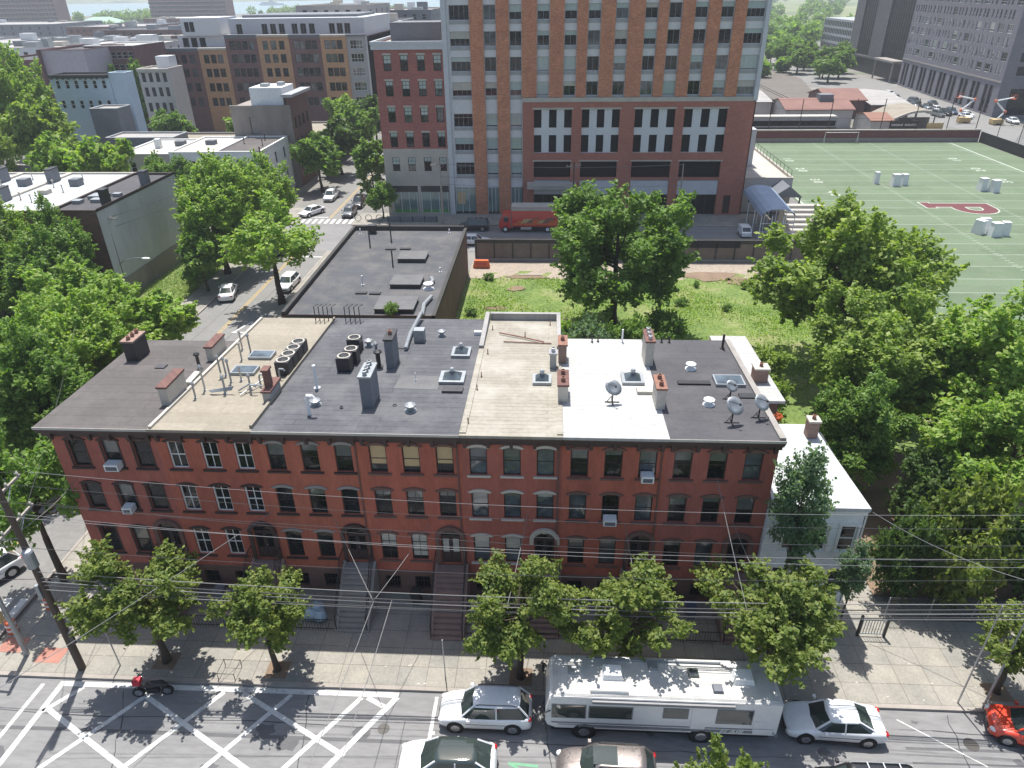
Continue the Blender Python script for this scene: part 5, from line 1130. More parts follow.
# houses further left
H = block('blue_building', 'pale blue painted house with dark bracketed cornice among the trees', 'house', -102.2, -89.8, 150, 155, 17.6, 'blue_wall', 'roof_grey', (11.2, 15.0), 6, .8, 1.6, .3, frame='white_trim', cap='dark_metal', cornice='dark_metal', margin=.4)
block('blue_annex', 'plain pale blue block joined to the blue house', 'house', -89.75, -86.4, 150.2, 153.5, 17.9, 'blue_wall', 'roof_grey', (), 0, par=.2, cap='blue_wall')
H = block('pink_building', 'windowless pinkish grey party wall above the blue house', 'building', -112.6, -102.8, 165, 182, 21.2, 'pink_wall', 'roof_black', (), 0, par=.3, cap='brown_brick'); MB().box(-112.9, -112.61, 164, 182, 0, 21.4).build('side_wall', 'brown_brick', H)
block('brown_strip_building', 'brown building with strip windows and a white parapet', 'building', -108.8, -97.0, 175, 190, 21.3, 'brown_brick', 'roof_pale', (15.9, 18.6), 8, 1.1, 1.5, .3, 0, frame='white_trim', cap='white_trim', margin=.3)
block('dark_flat_building', 'dark brown flat-roofed block beside the pinkish party wall', 'building', -128, -113, 168, 195, 19.0, 'brown_brick', 'roof_black', (14, 16), 7, 1.2, 1.4, .3, cap='brown_brick')
H = block('beige_building', 'beige rowhouse with tall windows beside the long apartment block', 'house', -91.8, -84.8, 165, 172, 17.3, 'beige_wall', 'roof_pale', (8.4, 11.6, 14.6), 4, .85, 1.9, .3, 0, frame='iron', cap='stone_pale', margin=.3, cornice='stone_pale'); roofbox(H, -87, 169.5, 3, 3.5, 17, 2.6, 'white_panel', 'penthouse')
block('grey_shed_building', 'slate grey gabled shed between the blue house and the beige rowhouse', 'building', -90, -84.5, 141, 146, 12.4, 'slate_wall', 'roof_grey', (), 0, par=.2, cap='grey_trim')
block('roof_terrace_house', 'low house with grey roof and skylights among the trees', 'house', -84, -71, 134, 140, 8.2, 'slate_wall', 'roof_grey', (), 0, par=.2, cap='grey_trim')
# rooftops towards the river
nb = [(-330, -262, 330, 375, 14, 'slate_wall', 'roof_grey', 'wide grey-roofed school-like block near the upper left edge', 12), (-258, -200, 318, 362, 14, 'brown_brick', 'roof_grey', 'brown block with grey roof terrace towards the river', 12),
      (-196, -160, 250, 275, 16.5, 'white_panel', 'roof_pale', 'white low block towards the river behind the brown strip building', 8), (-158, -128, 245, 270, 17.5, 'beige_wall', 'roof_pale', 'cream-roofed terrace towards the river', 8),
      (-150, -112, 300, 330, 17, 'old_brick', 'roof_pale', 'brick terrace with white roofs towards the river', 10), (-200, -154, 300, 330, 15, 'white_stucco', 'roof_bright', 'white terrace with bright roofs towards the river', 10),
      (-240, -190, 400, 440, 15, 'old_brick', 'roof_black', 'dark-roofed brick row further towards the river', 12), (-186, -120, 390, 430, 17, 'slate_wall', 'roof_pale', 'long slate grey block with pale roofs towards the river', 14),
      (-300, -250, 470, 520, 14, 'far_brick', 'roof_grey', 'reddish block with grey roof halfway to the river', 12), (-230, -160, 520, 570, 15, 'beige_wall', 'roof_grey', 'beige block halfway to the river', 12),
      (-420, -340, 520, 580, 14, 'slate_wall', 'roof_grey', 'slate block at the upper left below the river', 12), (-150, -90, 480, 520, 18, 'old_brick', 'roof_pale', 'old brick block behind the long apartment block', 12),
      (-116, -70, 300, 340, 19, 'slate_wall', 'roof_pale', 'pale-roofed block right behind the long apartment block', 10), (-340, -290, 640, 690, 13, 'far_brick', 'roof_pale', 'far brick block with pale roof near the waterfront', 10),
      (-78, -46.5, 236, 262, 23.5, 'slate_wall', 'roof_grey', 'slate grey block along the street behind the long apartment block', 8), (-86, -62, 262, 300, 27.5, 'beige_wall', 'roof_pale', 'tan slab building above the long apartment block', 6),
      (-70, -46.5, 300, 340, 25, 'slate_wall', 'roof_grey', 'grey block further down the side street', 6), (-250, -200, 620, 680, 12, 'old_brick', 'roof_grey', 'old brick block with grey roof near the waterfront', 10)]
for (a, b, c_, d_, h, wl_, rf_, lb, n) in nb:
    H = block('city_block', lb, 'building', a, b, c_, d_, h, wl_, rf_, tuple(z for z in (h-3.2, h-6.6, h-10)), n, 1.5, 1.9, .5, 4, 'city blocks towards the river', frame='grey_trim', cap='stone_pale' if n % 4 else 'grey_trim')
    qq = random.Random(int(a)); 
    for k in range(5): roofbox(H, qq.uniform(a+4, b-4), qq.uniform(c_+4, d_-4), qq.uniform(2, 6), qq.uniform(2, 5), h-.5, qq.uniform(1, 3), qq.choice(('white_panel', 'slate_wall', 'galvanised', 'stone_pale')), 'roof_unit')
for i, (a, b, yy, lb) in enumerate(((-660, -516, 800, 'huge brown banded apartment slab at the upper left by the river'), (-441, -356, 850, 'brown banded apartment slab by the river above the long block'))):
    H = thing('waterfront_tower', lb, 'apartment building', ((a+b)/2, yy, 0), 'banded apartment slabs by the river'); pts = []
    n = 10
    fr = [(a+(b-a)*k/n, yy - 10*math.sin(math.pi*k/n)) for k in range(n+1)]
    MB().prism(fr + [(b, yy+22), (a, yy+22)], 0, 76).build('wall', 'far_brick', H)
    m = MB()
    for z in range(3, 76, 4): m.prism([(x, y-.5) for x, y in fr] + [(x, y-.05) for x, y in fr[::-1]], z, z+.35)
    m.build('floor_band', 'stone_pale', H); m = MB()
    for z in range(0, 76, 4):
        for k in range(n):
            (xa, ya), (xb, yb_) = fr[k], fr[k+1]
            for t in (.12, .37, .62, .87):
                x = xa+(xb-xa)*t; y = ya+(yb_-ya)*t; m.box(x-1.3, x+1.3, y-.25, y+.3, z+1.0, z+2.9)
    tag(m.build('window_band', 'glass', H), kind='stuff')
H = block('pavilion', 'small pavilion with green hipped roof on the waterfront', 'building', -432, -402, 700, 722, 8, 'far_brick', 'roof_grey', (3,), 6, 2, 3)
m = MB(); m.add([(-435, 697, 8.2), (-399, 697, 8.2), (-399, 725, 8.2), (-435, 725, 8.2), (-425, 711, 13), (-409, 711, 13)], [(0,1,5,4), (1,2,5), (2,3,4,5), (3,0,4)]); mat('copper_green', (.28, .4, .33), .7, .1, .2); m.build('hipped_roof', 'copper_green', H)
b_ = thing('ferry', 'white ferry boat on the river at the upper left', 'boat', (-720, 2000, .1)); m = MB(); m.prism([(-748, 1996), (-695, 1996), (-686, 2000), (-695, 2004), (-748, 2004)], .05, 4); m.build('hull', 'white_panel', b_); m = MB(); m.box(-742, -702, 1997, 2003, 4.01, 8); m.build('deckhouse', 'white_panel', b_); MB().box(-722, -714, 1998, 2002, 8.01, 11).build('bridge', 'slate_wall', b_)
for k in range(3): b = block('pier_building', ('long pier shed at the river edge', 'shorter pier shed at the river edge', 'square pier shed at the river edge')[k], 'building', -420+k*75, -365+k*75-k*8, 1150, 1180, 9, 'stone_pale', 'roof_pale', (), 0)

# ------------------------------------------------------------------ right far side
H = thing('brick_apartment_slab', 'large dark grey brick apartment building at the upper right edge', 'apartment building', (130, 206, 0))
m = MB(); n = 15; L = 72.0; hol = []; qq = random.Random(3); wins = []
Ux, Uy = (123.2-118.2), (278.5-206.6); ln = math.hypot(Ux, Uy); U = (-Ux/ln, -Uy/ln); O = (123.2, 278.5)
for fl in range(10):
    z = 10.2 + fl*3.25; u = 1.2
    while u < ln-3:
        w_ = qq.choice((1.0, 1.0, 1.2, 3.0, 1.0))
        if u + w_ > ln-1: break
        hol.append((u, u+w_, z, z+2.2)); u += w_ + qq.choice((1.1, 1.4, 2.0, .8))
m.facade(O, U, ln, 8.6, 44, hol, .25)
m.facade(O, U, ln, 0, 8.6, [(2.0+k*7.7, 2.0+k*7.7+2.3, .4, 7.4) for k in range(9)] + [(4.8+k*7.7, 4.8+k*7.7+2.3, .4, 7.4) for k in range(9)], .5)
e = (118.2, 206.6); fh = [(3+8*k, 8+8*k, z, z+2.2) for k in range(6) for z in (10.2, 13.5, 16.7, 20, 23.2, 26.5, 29.7)]
m.facade(e, (1, 0), 60, 0, 44, fh + [(3+8*k, 9+8*k, .4, 7) for k in range(6)], .3); m.facade((178.2, 206.6), (0, 1), 72, 0, 44, []); m.facade((178.2, 278.5), (-1, 0), 55, 0, 44, []); m.quad((123.2, 278.5, 44), (118.2, 206.6, 44), (178.2, 206.6, 44), (178.2, 278.5, 44))
m.build('wall', 'grey_brick', H)
m = MB(); nx, ny = U[1], -U[0]
m.quad(*[(O[0]+U[0]*u-nx*.35, O[1]+U[1]*u-ny*.35, z) for u, z in ((0, .1), (ln, .1), (ln, 8.3), (0, 8.3))]); m.build('podium_glazing', 'glass', H)
MB().quad((118.3, 206.95, .2), (178, 206.95, .2), (178, 206.95, 33), (118.3, 206.95, 33)).build('side_glazing', 'glass', H)
srt = sorted(hol, key=lambda h: h[2])
m = MB()
for i, (a, b, z0, z1) in enumerate(srt):
    if i < 98: window(H, O, U, (a+b)/2, z0, b-a, z1-z0, 'white_trim' if (i*7) % 3 else 'grey_trim', t=.12, d=.2, vb=1 if b-a < 2 else 2, hb=(.3,), gl=qq.choice(('glass', 'glass_sky', 'glass')), blind=qq.choice((0, .4, .0, .7)), bl='curtain', one=True)
    else:
        m.quad(*[(O[0]+U[0]*u-nx*.2, O[1]+U[1]*u-ny*.2, z) for u, z in ((a, z0), (b, z0), (b, z1), (a, z1))], mi=0 if (i*7) % 3 else 2)
        for k in range(2):
            c0, c1 = a+.12+(b-a-.12)*k/2, a+(b-a-.12)*(k+1)/2
            for d0, d1 in ((z0+.12, z0+.7), (z0+.8, z1-.1)): m.quad(*[(O[0]+U[0]*u-nx*.18, O[1]+U[1]*u-ny*.18, z) for u, z in ((c0, d0), (c1, d0), (c1, d1), (c0, d1))], mi=1)
tag(m.build('upper_windows', ['white_trim', 'glass', 'grey_trim'], H), kind='stuff')
m = MB()
for z0, z1 in ((8.4, 8.75),): m.prism([(O[0]+nx*.15, O[1]), (e[0]+nx*.15, e[1]), (e[0]-nx*.01, e[1]), (O[0]-nx*.01, O[1])], z0, z1)
m.build('belt_course', 'stone', H)
H = thing('glass_tower', 'dark glass office tower with grey stone stripe at the upper right', 'office building', (140, 286, 0))
m = MB(); m.box(127, 165, 286, 340, 0, 70); m.build('curtain_wall', 'dark_curtain', H)
m = MB()
for y, w_ in ((306, 12), (331, 9)): m.box(126.6, 126.99, y, y+w_, 6, 70)
m.box(126.4, 126.99, 286, 340, 5.5, 6.2); m.build('stone_stripe', 'lid_grey', H)
m = MB()
for k in range(27): m.box(126.85, 126.98, 286.2+k*2, 286.35+k*2, 6.3, 70)
for k in range(19): m.box(126.9, 126.99, 286, 340, 9.5+k*3.3, 9.7+k*3.3)
m.build('mullion', 'dark_metal', H)
m = MB(); m.box(122, 126.3, 283, 300, 6.5, 7.2)
for y in (283.5, 299): m.tube([(122.4, y, 0), (122.4, y, 6.5)], .3, 6)
m.build('entrance_canopy', 'stone', H)
H = thing('grid_office', 'low office block with a white window grid left of the dark glass tower', 'office building', (155, 375, 0))
m = MB(); m.facade((150, 446), (0, -1), 70, 0, 15.5, [(.6+2.33*k, 2.5+2.33*k, z, z+2.5) for k in range(30) for z in (1.2, 4.8, 8.4, 12.0)], .3); m.facade((150, 376), (1, 0), 40, 0, 15.5, []); m.quad((150, 446, 15.5), (150, 376, 15.5), (190, 376, 15.5), (190, 446, 15.5)); m.build('wall', 'grey_trim', H)
m = MB(); m.quad((150.25, 446, .5), (150.25, 376, .5), (150.25, 376, 15), (150.25, 446, 15)); m.build('glazing', 'glass', H); roofbox(H, 165, 400, 14, 20, 15.5, 2, 'slate_wall', 'roof_unit')
# station sheds and train beyond the field
def shed(label, x0, x1, y0, y1, h, ridge, roof, wall='shed_white'):
    H = thing('station_shed', label, 'building', ((x0+x1)/2, y0, 0), 'sheds beyond the field')
    m = MB(); m.facade((x0, y0), (1, 0), x1-x0, 0, h, [(2+4*k, 3.6+4*k, 1.2, 3.2) for k in range(int((x1-x0-3)/4))], .2); m.facade((x1, y0), (0, 1), y1-y0, 0, h, []); m.facade((x0, y1), (0, -1), y1-y0, 0, h, []); m.facade((x1, y1), (-1, 0), x1-x0, 0, h, [])
    ym = (y0+y1)/2
    for x in (x0, x1): m.quad((x, y0, h), (x, y1, h), (x, ym, h+ridge))
    m.build('wall', wall, H)
    m = MB()
    for s, ya in ((1, y0-.5), (-1, y1+.5)): m.add([(x0-.4, ya, h-.1), (x1+.4, ya, h-.1), (x1+.4, ym, h+ridge+.1), (x0-.4, ym, h+ridge+.1), (x0-.4, ya, h+.1), (x1+.4, ya, h+.1), (x1+.4, ym, h+ridge+.3), (x0-.4, ym, h+ridge+.3)], [(0,1,2,3), (4,5,6,7), (0,1,5,4), (0,3,7,4), (1,2,6,5), (2,3,7,6)])
    m.build('roof', roof, H)
    m = MB()
    for k in range(int((x1-x0-3)/4)): m.box(x0+2+4*k, x0+3.6+4*k, y0+.12, y0+.16, 1.2, 3.2)
    m.build('window_strip', 'glass', H); return H
H = shed('white-walled station shed with rust red roof and roof unit', 58.5, 75, 190, 204, 4.5, 1.6, 'rust_roof'); roofbox(H, 69.5, 196, 3.4, 3, 5.6, 1.8, 'slate_wall', 'roof_unit')
shed('rust red roofed shed behind the dark station yard', 74, 84, 206, 222, 4.5, 1.8, 'rust_roof', 'old_brick'); shed('grey-roofed shed at the left end of the station', 44, 57.5, 200, 226, 5, 1.0, 'roof_grey')
shed('small brown-roofed shed by the sports sign', 75.8, 80.6, 180, 190, 3.4, .9, 'clay', 'shed_white'); shed('long grey-roofed shed by the parked cars', 85, 95, 204, 236, 3.6, 1.2, 'roof_grey', 'old_brick')
H = thing('arched_canopy', 'arched white-edged canopy roof beyond the field', 'canopy', (86, 182, 0)); m = MB(); lo = [(80.5+11.5*k/10, 3.0+2.6*math.sin(math.pi*k/10*.75+.15)) for k in range(11)]; m.ext([(x, z) for x, z in lo] + [(x, z-.35) for x, z in lo[::-1]], 181, 193); m.build('roof', 'roof_tan', H); m = MB(); m.ext([(x, z+.02) for x, z in lo] + [(x, z-.5) for x, z in lo[::-1]], 180.7, 180.99); m.build('fascia', 'stone_pale', H)
for k in (1, 5, 9): MB().tube([(lo[k][0], 181.4, 0), (lo[k][0], 181.4, lo[k][1]-.3)], .15, 6).build('column', 'slate_wall', H)
MB().box(82, 92, 186, 186.3, 0, 3.2).build('back_wall', 'timber_grey', H)
H = thing('train', 'dark and silver commuter train beside the station shed', 'train', (60, 183, 0)); m = MB(); m.box(35, 69, 183, 186, 1.0, 3.7); m.build('car_body', 'galvanised', H); m = MB(); m.box(35.3, 68.6, 182.93, 182.99, 1.8, 3.0); m.build('window_band', 'glass_black', H); m = MB(); m.box(35, 69, 182.95, 182.99, 1.1, 1.5); m.build('stripe', 'dark_metal', H); m = MB(); m.box(35.2, 68.8, 183.1, 185.9, 3.701, 4.0); m.build('roof', 'stone_pale', H)
m = MB()
for x in (38, 41, 50, 53, 56, 64, 67): m.cyl((x, 183.2, .45), (x, 185.8, .45), .45, n=10)
m.build('wheel_set', 'iron', H)
H = thing('field_sign', 'dark maroon sports sign on posts behind the far fence', 'sign', (81, 175, 0)); MB().box(77.8, 84.0, 174.6, 174.8, 2.4, 4.3).build('board', 'dark_brown', H); MB().box(79.6, 82.4, 174.6, 174.8, 4.302, 4.9).build('top_board', 'dark_metal', H)
for x in (78.2, 83.6): MB().box(x-.12, x+.12, 174.81, 175.0, 0, 4.3).build('post', 'iron', H)
m = MB(); qq = random.Random(9)
for a, b in ((78.2, 80.6), (81.2, 83.6)):
    x = a
    while x < b: w_ = qq.uniform(.12, .24); m.box(x, x+w_, 174.585, 174.598, 3.1, 3.1+qq.uniform(.4, .52)); x += w_ + .09
m.build('lettering', 'lane_paint', H)
H = thing('yellow_banner', 'small yellow banner on the far fence right of the maroon sign', 'banner', (87.4, 174, 2.4)); MB().box(85.6, 89.2, 173.5, 173.56, 2.5, 3.9).build('cloth', 'wood_yellow', H)
for x in (85.55, 89.25): MB().tube([(x, 173.6, 0), (x, 173.6, 4)], .05, 5).build('pole', 'iron', H)
H = thing('field_wall', 'maroon padded wall along the far end of the sports field', 'fence', (70, 172.4, 0)); MB().box(41.5, 97.2, 172.2, 172.5, .9, 2.5).build('panel', 'maroon', H); MB().box(41.5, 97.2, 172.15, 172.55, 0, .9).build('base_wall', 'stone', H); MB().box(41.5, 97.2, 172.1, 172.6, 2.502, 2.75).build('coping', 'stone_pale', H)
H = thing('mesh_fence', 'black mesh fence along the right side of the sports field', 'fence', (97.4, 130, 0)); MB().box(97.3, 97.4, 60, 172, 0, 2.3).build('mesh_panel', 'black_mesh', H)
for k in range(14): MB().tube([(97.5, 62+8*k, 0), (97.5, 62+8*k, 7.5)], .07, 5).build('post', 'iron', H)
H = thing('net_fence', 'row of tall dark net posts along the far end of the field', 'fence', (70, 173.2, 0))
for x in (50, 56.9, 63.5, 69, 75.2, 82.6, 90, 96.5): MB().tube([(x, 173.2, 0), (x, 173.2, 9.2)], .09, 6).build('post', 'dark_brown', H)
m = MB()
for z in (2.8, 5, 7.2, 9.1): m.tube([(50, 173.2, z), (96.5, 173.2, z)], .02, 4)
m.build('net_line', 'iron', H)
H = thing('goal', 'white goal frame at the far end of the sports field', 'goal', (66.2, 171, 0)); MB().tube([(62.5, 171.2, 0), (62.5, 171.2, 2.3), (69.9, 171.2, 2.3), (69.9, 171.2, 0)], .07, 6).build('frame', 'plastic_white', H)
MB().tube([(62.5, 171.2, 2.3), (62.5, 172.05, 0)], .05, 5).build('strut', 'plastic_white', H); MB().tube([(69.9, 171.2, 2.3), (69.9, 172.05, 0)], .05, 5).build('strut', 'plastic_white', H)
def pad(label, x, y, w_, d_, h, rot):
    t = thing('field_pad', label, 'training pad', (x, y, .02), 'white pads standing on the sports field', rot)
    m = MB(); k = .8; m.add([(-w_/2, -d_/2, 0), (w_/2, -d_/2, 0), (w_/2, d_/2, 0), (-w_/2, d_/2, 0), (-w_/2*k, -d_/2*k, h), (w_/2*k, -d_/2*k, h), (w_/2*k, d_/2*k, h), (-w_/2*k, d_/2*k, h)], [(3,2,1,0), (4,5,6,7), (0,1,5,4), (1,2,6,5), (2,3,7,6), (3,0,4,7)]); o = m.build('cover', 'plastic_white', t, local=True)
    m = MB(); m.box(-w_*.44, w_*.44, -d_*.44, d_*.44, h+.001, h+.06); m.build('top_strap', 'white_panel', t, local=True)
pad('single slim white pad at the left of the field', 59.2, 133, .9, .9, 2.0, .1); pad('left white pad of the middle pair on the field', 61.9, 131.3, 1.5, 1.2, 2.0, .1); pad('right white pad of the middle pair on the field', 63.6, 131.9, 1.2, 1.2, 1.9, .2)
pad('left white pad of the pair near the red letter', 75.3, 127.9, 1.4, 1.3, 2.1, .2); pad('right white pad of the pair near the red letter', 76.8, 126.9, 1.4, 1.3, 2.0, .3)
pad('white pad leaning at the left end of the nearest group', 62.2, 103.2, 1.3, 1.5, 1.9, .5); pad('white pad at the front of the nearest group', 63.7, 101.9, 1.5, 1.2, 1.9, .1); pad('white pad at the right end of the nearest group', 65.2, 102.3, 1.2, 1.2, 1.9, -.1); pad('white pad at the back of the nearest group', 63.3, 104.2, 1.5, .9, 1.9, .0)
# structures beside the tower
H = thing('bleacher_stand', 'small bleacher stand with blue-grey canopy between the tower and the field', 'bleachers', (34, 106, 0))
m = MB()
for k in range(7): m.box(34.8, 41, 100.2+k*1.1, 101.25+k*1.1, 0, .5+k*.42)
m.build('seating', 'stone_pale', H)
m = MB(); n = 8
for k in range(n):
    a0, a1 = math.pi*k/n, math.pi*(k+1)/n; c0 = (32.1-2.4*math.cos(a0), 3.4+1.1*math.sin(a0)); c1 = (32.1-2.4*math.cos(a1), 3.4+1.1*math.sin(a1))
    m.add([(c0[0], 99.5, c0[1]), (c1[0], 99.5, c1[1]), (c1[0], 111, c1[1]+.6), (c0[0], 111, c0[1]+.6), (c0[0], 99.5, c0[1]-.06), (c1[0], 99.5, c1[1]-.06), (c1[0], 111, c1[1]+.54), (c0[0], 111, c0[1]+.54)], [(0,1,2,3), (7,6,5,4), (0,4,5,1), (2,6,7,3)])
m.build('canopy', 'awning_blue', H); m = MB()
for x in (29.8, 31.3, 32.9, 34.4):
    for y in (99.6, 103.3, 107): m.tube([(x, y, 0), (x, y, 3.5)], .06, 5)
for z in (1.2, 2.4): m.tube([(29.8, 99.6, z), (34.4, 99.6, z)], .05, 5)
m.build('frame', 'plastic_white', H)
H = block('terrace_block', 'low cream terrace block attached to the tower beside the field', 'building', 30.15, 38, 114, 150, 5.4, 'beige_wall', 'roof_pale', (1.5,), 3, 1.2, 1.8, .3, cap='stone_pale'); m = MB()
for k in range(17): m.tube([(37.7, 114.3+k*2.1, 5.4), (37.7, 114.3+k*2.1, 6.6)], .04, 4)
m.tube([(37.7, 114.3, 6.55), (37.7, 149, 6.55)], .04, 4); m.build('railing', 'iron', H); m = MB(); m.box(30.2, 34, 124, 136, 5.1, 11); m.build('upper_wing', 'pale_grey_panel', H)
H = thing('entrance_hood', 'grey gabled entrance hood beside the tower', 'porch', (36.2, 111.5, 0)); m = MB(); m.add([(34, 110, 3.4), (38.6, 110, 3.4), (38.6, 114, 3.4), (34, 114, 3.4), (36.3, 109.6, 5.2), (36.3, 114, 5.2)], [(0,4,5,3), (1,2,5,4), (0,1,4), (3,2,1,0)]); m.build('roof', 'slate_wall', H)
for x in (34.3, 38.3): MB().tube([(x, 110.3, 0), (x, 110.3, 3.4)], .12, 6).build('post', 'iron', H)
# fence along the back of the lot
H = thing('lot_fence', 'long dark timber fence between the lot and the cross street', 'fence', (14, 90.2, 0)); MB().box(-10.0, 41.3, 90.1, 90.22, .4, 2.5).build('board_panel', 'timber_grey', H); MB().box(-10.0, 41.3, 90.02, 90.3, 2.502, 3.0).build('top_rail', 'dark_fence', H); MB().box(-10.0, 41.3, 89.9, 90.4, 0, .4).build('base_wall', 'stone', H)
for k in range(22): MB().box(-9.9+k*2.43, -9.74+k*2.43, 90.0, 90.095, .3, 2.5).build('post', 'dark_fence', H)
MB().box(15.2, 24.8, 90.0, 90.09, 2.0, 2.9).build('dark_screen', 'black_mesh', H)
# ------------------------------------------------------------------ vehicles (built facing -x)
def car_meshes(kind):
    """lofted body, cabin glass, roof, pillars, lamps and wheels in local coordinates; front at x = -L/2"""
    L, W, Ht, wr = {'suv': (4.65, 1.84, 1.7, .36), 'sedan': (4.75, 1.86, 1.44, .34), 'crossover': (4.6, 1.88, 1.6, .36), 'hatch': (4.2, 1.78, 1.5, .32), 'wagon': (4.8, 1.92, 1.76, .37)}[kind]
    t = [0, .015, .05, .12, .2, .27, .4, .55, .7, .8, .88, .95, .985, 1]
    if kind == 'sedan': zt = [.46, .6, .7, .78, .84, .89, .92, .94, .95, .96, .96, .93, .8, .55]
    else: zt = [.5, .68, .82, .9, .96, 1.0, 1.02, 1.03, 1.04, 1.05, 1.06, 1.05, .95, .6]
    k = {'hatch': .94, 'wagon': 1.05}.get(kind, 1); zt = [z*k for z in zt]
    wf = [.62, .78, .9, .97, 1, 1, 1, 1, 1, 1, .98, .94, .86, .76]
    m = MB(); ring = []
    for a, z, f in zip(t, zt, wf):
        x = -L/2 + L*a; w = W/2*f; zb = .34 if a in (0, 1) else .24
        side = [(0, zb), (w*.9, zb), (w*.985, zb+.1), (w, .34+(z-.34)*.45), (w*.985, .34+(z-.34)*.78), (w*.93, z-.03), (w*.78, z+.0), (w*.4, z+.025), (0, z+.035)]
        ring.append([(x, -y, q) for y, q in side] + [(x, y, q) for y, q in side[-2:0:-1]])
    n = len(ring[0]); vs = [p for r in ring for p in r]
    fs = [(i*n+j, (i+1)*n+j, (i+1)*n+(j+1) % n, i*n+(j+1) % n) for i in range(len(ring)-1) for j in range(n)]
    fs += [tuple(range(n)), tuple(range((len(ring)-1)*n, len(ring)*n))[::-1]]
    m.add(vs, fs)
    out = {'body': (m, 'PAINT', True)}
    zat = lambda a: float(np.interp(a, t, zt)) + .0
    g = {'sedan': (.27, .41, .7, .87), 'suv': (.25, .39, .86, .975), 'crossover': (.24, .4, .8, .97), 'hatch': (.23, .38, .88, .98), 'wagon': (.23, .35, .93, .985)}[kind]
    X = lambda a: -L/2 + L*a
    wb, wt = W/2*.9, W/2*.68; zr = Ht-.05
    mid = (g[1]+g[2])/2
    base = [(X(g[0])-.16, 0), (X(g[0]), wb*.86), (X(g[0]+.06), wb), (X(mid), wb), (X(g[3]-.06), wb*.97), (X(g[3])-.02, wb*.8), (X(g[3])+.04, 0)]
    top = [(X(g[1])-.07, 0), (X(g[1]), wt*.9), (X(g[1]+.03), wt), (X(mid), wt*1.02), (X(g[2]-.03), wt*.96), (X(g[2]), wt*.86), (X(g[2])+.05, 0)]
    full = lambda l: l + [(x, -y) for x, y in l[-2:0:-1]]
    bs = [(x, y, zat((x+L/2)/L)-.04) for x, y in full(base)]; tp = [(x, y, zr-.015*abs(y)) for x, y in full(top)]; N = len(bs)
    gl = MB(); gl.add(bs + tp, [(i, (i+1) % N, N+(i+1) % N, N+i) for i in range(N)][::1]); gl.f = [f[::-1] for f in gl.f]
    out['window'] = (gl, 'car_glass', False)
    rf = MB(); c0 = sum(p[0] for p in tp)/N
    r1 = [(c0+(x-c0)*1.03, y*1.03, z-.03) for x, y, z in tp]; r2_ = [(c0+(x-c0)*1.0, y*1.0, z+.03) for x, y, z in tp]; r3 = [(c0+(x-c0)*.8, y*.75, Ht) for x, y, z in tp]
    rf.add(r1 + r2_ + r3, [(i, N+i, N+(i+1) % N, (i+1) % N)[::-1] for i in range(N)] + [(N+i, N+(i+1) % N, 2*N+(i+1) % N, 2*N+i)[::1] for i in range(N)] + [tuple(range(2*N, 3*N))[::-1]])
    out['roof'] = (rf, 'PAINT', True)
    np_ = 0
    for i in (1, 2, 3, 4, 5):
        for s in (1, -1):
            b = Vector(bs[i]); e = Vector(tp[i]); b.y *= s*1.0; e.y *= s*1.0
            if i in (2, 4) and kind != 'none': continue
            pl = MB(); pl.tube([b*1.0 + Vector((0, s*.01, 0)), e + Vector((0, s*.01, 0))], .05 if i != 3 else .035, 5); out['pillar' + '#'*np_] = (pl, 'PAINT', False); np_ += 1
    if kind in ('suv', 'wagon'):
        rr = MB()
        for s in (1, -1): rr.tube([(X(g[1])+.1, s*wt*.93, Ht-.03), (X(g[1])+.25, s*wt*.93, Ht+.05), (X(g[2])-.3, s*wt*.93, Ht+.05), (X(g[2])-.1, s*wt*.93, Ht-.02)], .022, 5)
        if kind == 'wagon':
            for a in (.3, .55, .8): rr.box(X(g[1]+(g[2]-g[1])*a)-.03, X(g[1]+(g[2]-g[1])*a)+.03, -wt*.93, wt*.93, Ht+.04, Ht+.075)
        out['roof_rail'] = (rr, 'steel' if kind == 'wagon' else 'dark_metal', False)
    tr = MB()
    for s in (1, -1): tr.box(-L*.33, L*.36, s*(W/2-.035)-.03, s*(W/2-.035)+.03, .2, .3); tr.box(-L*.2, L*.3, s*(W/2-.0)-.012, s*(W/2)+.004, .55*zt[6]+.12, .55*zt[6]+.135)
    tr.box(-L/2-.015, -L/2+.06, -W*.27, W*.27, .38, .56); tr.box(-L/2-.02, -L/2+.02, -.26, .26, .4, .5)
    out['trim'] = (tr, 'dark_metal', False)
    for nm, sx in (('headlight', -1), ('tail_light', 1)):
        for s in (1, -1):
            h = MB(); x = sx*(L/2-(.2 if sx < 0 else .15)); h.ball((x, s*W*.35, zt[2]*.83 if sx < 0 else zt[-3]*.86), .2 if sx < 0 else .14, .17, .085, 10, 6); out[nm+('' if s > 0 else '#')] = (h, 'lens_white' if sx < 0 else 'lens_red', True)
    for s in (1, -1):
        h = MB(); h.box(X(g[0]+.085)-.07, X(g[0]+.085)+.07, s*(W/2+.02), s*(W/2+.19), zat(.3)+.02, zat(.3)+.16); out['mirror'+('' if s > 0 else '#')] = (h, 'PAINT', False)
    wh = []
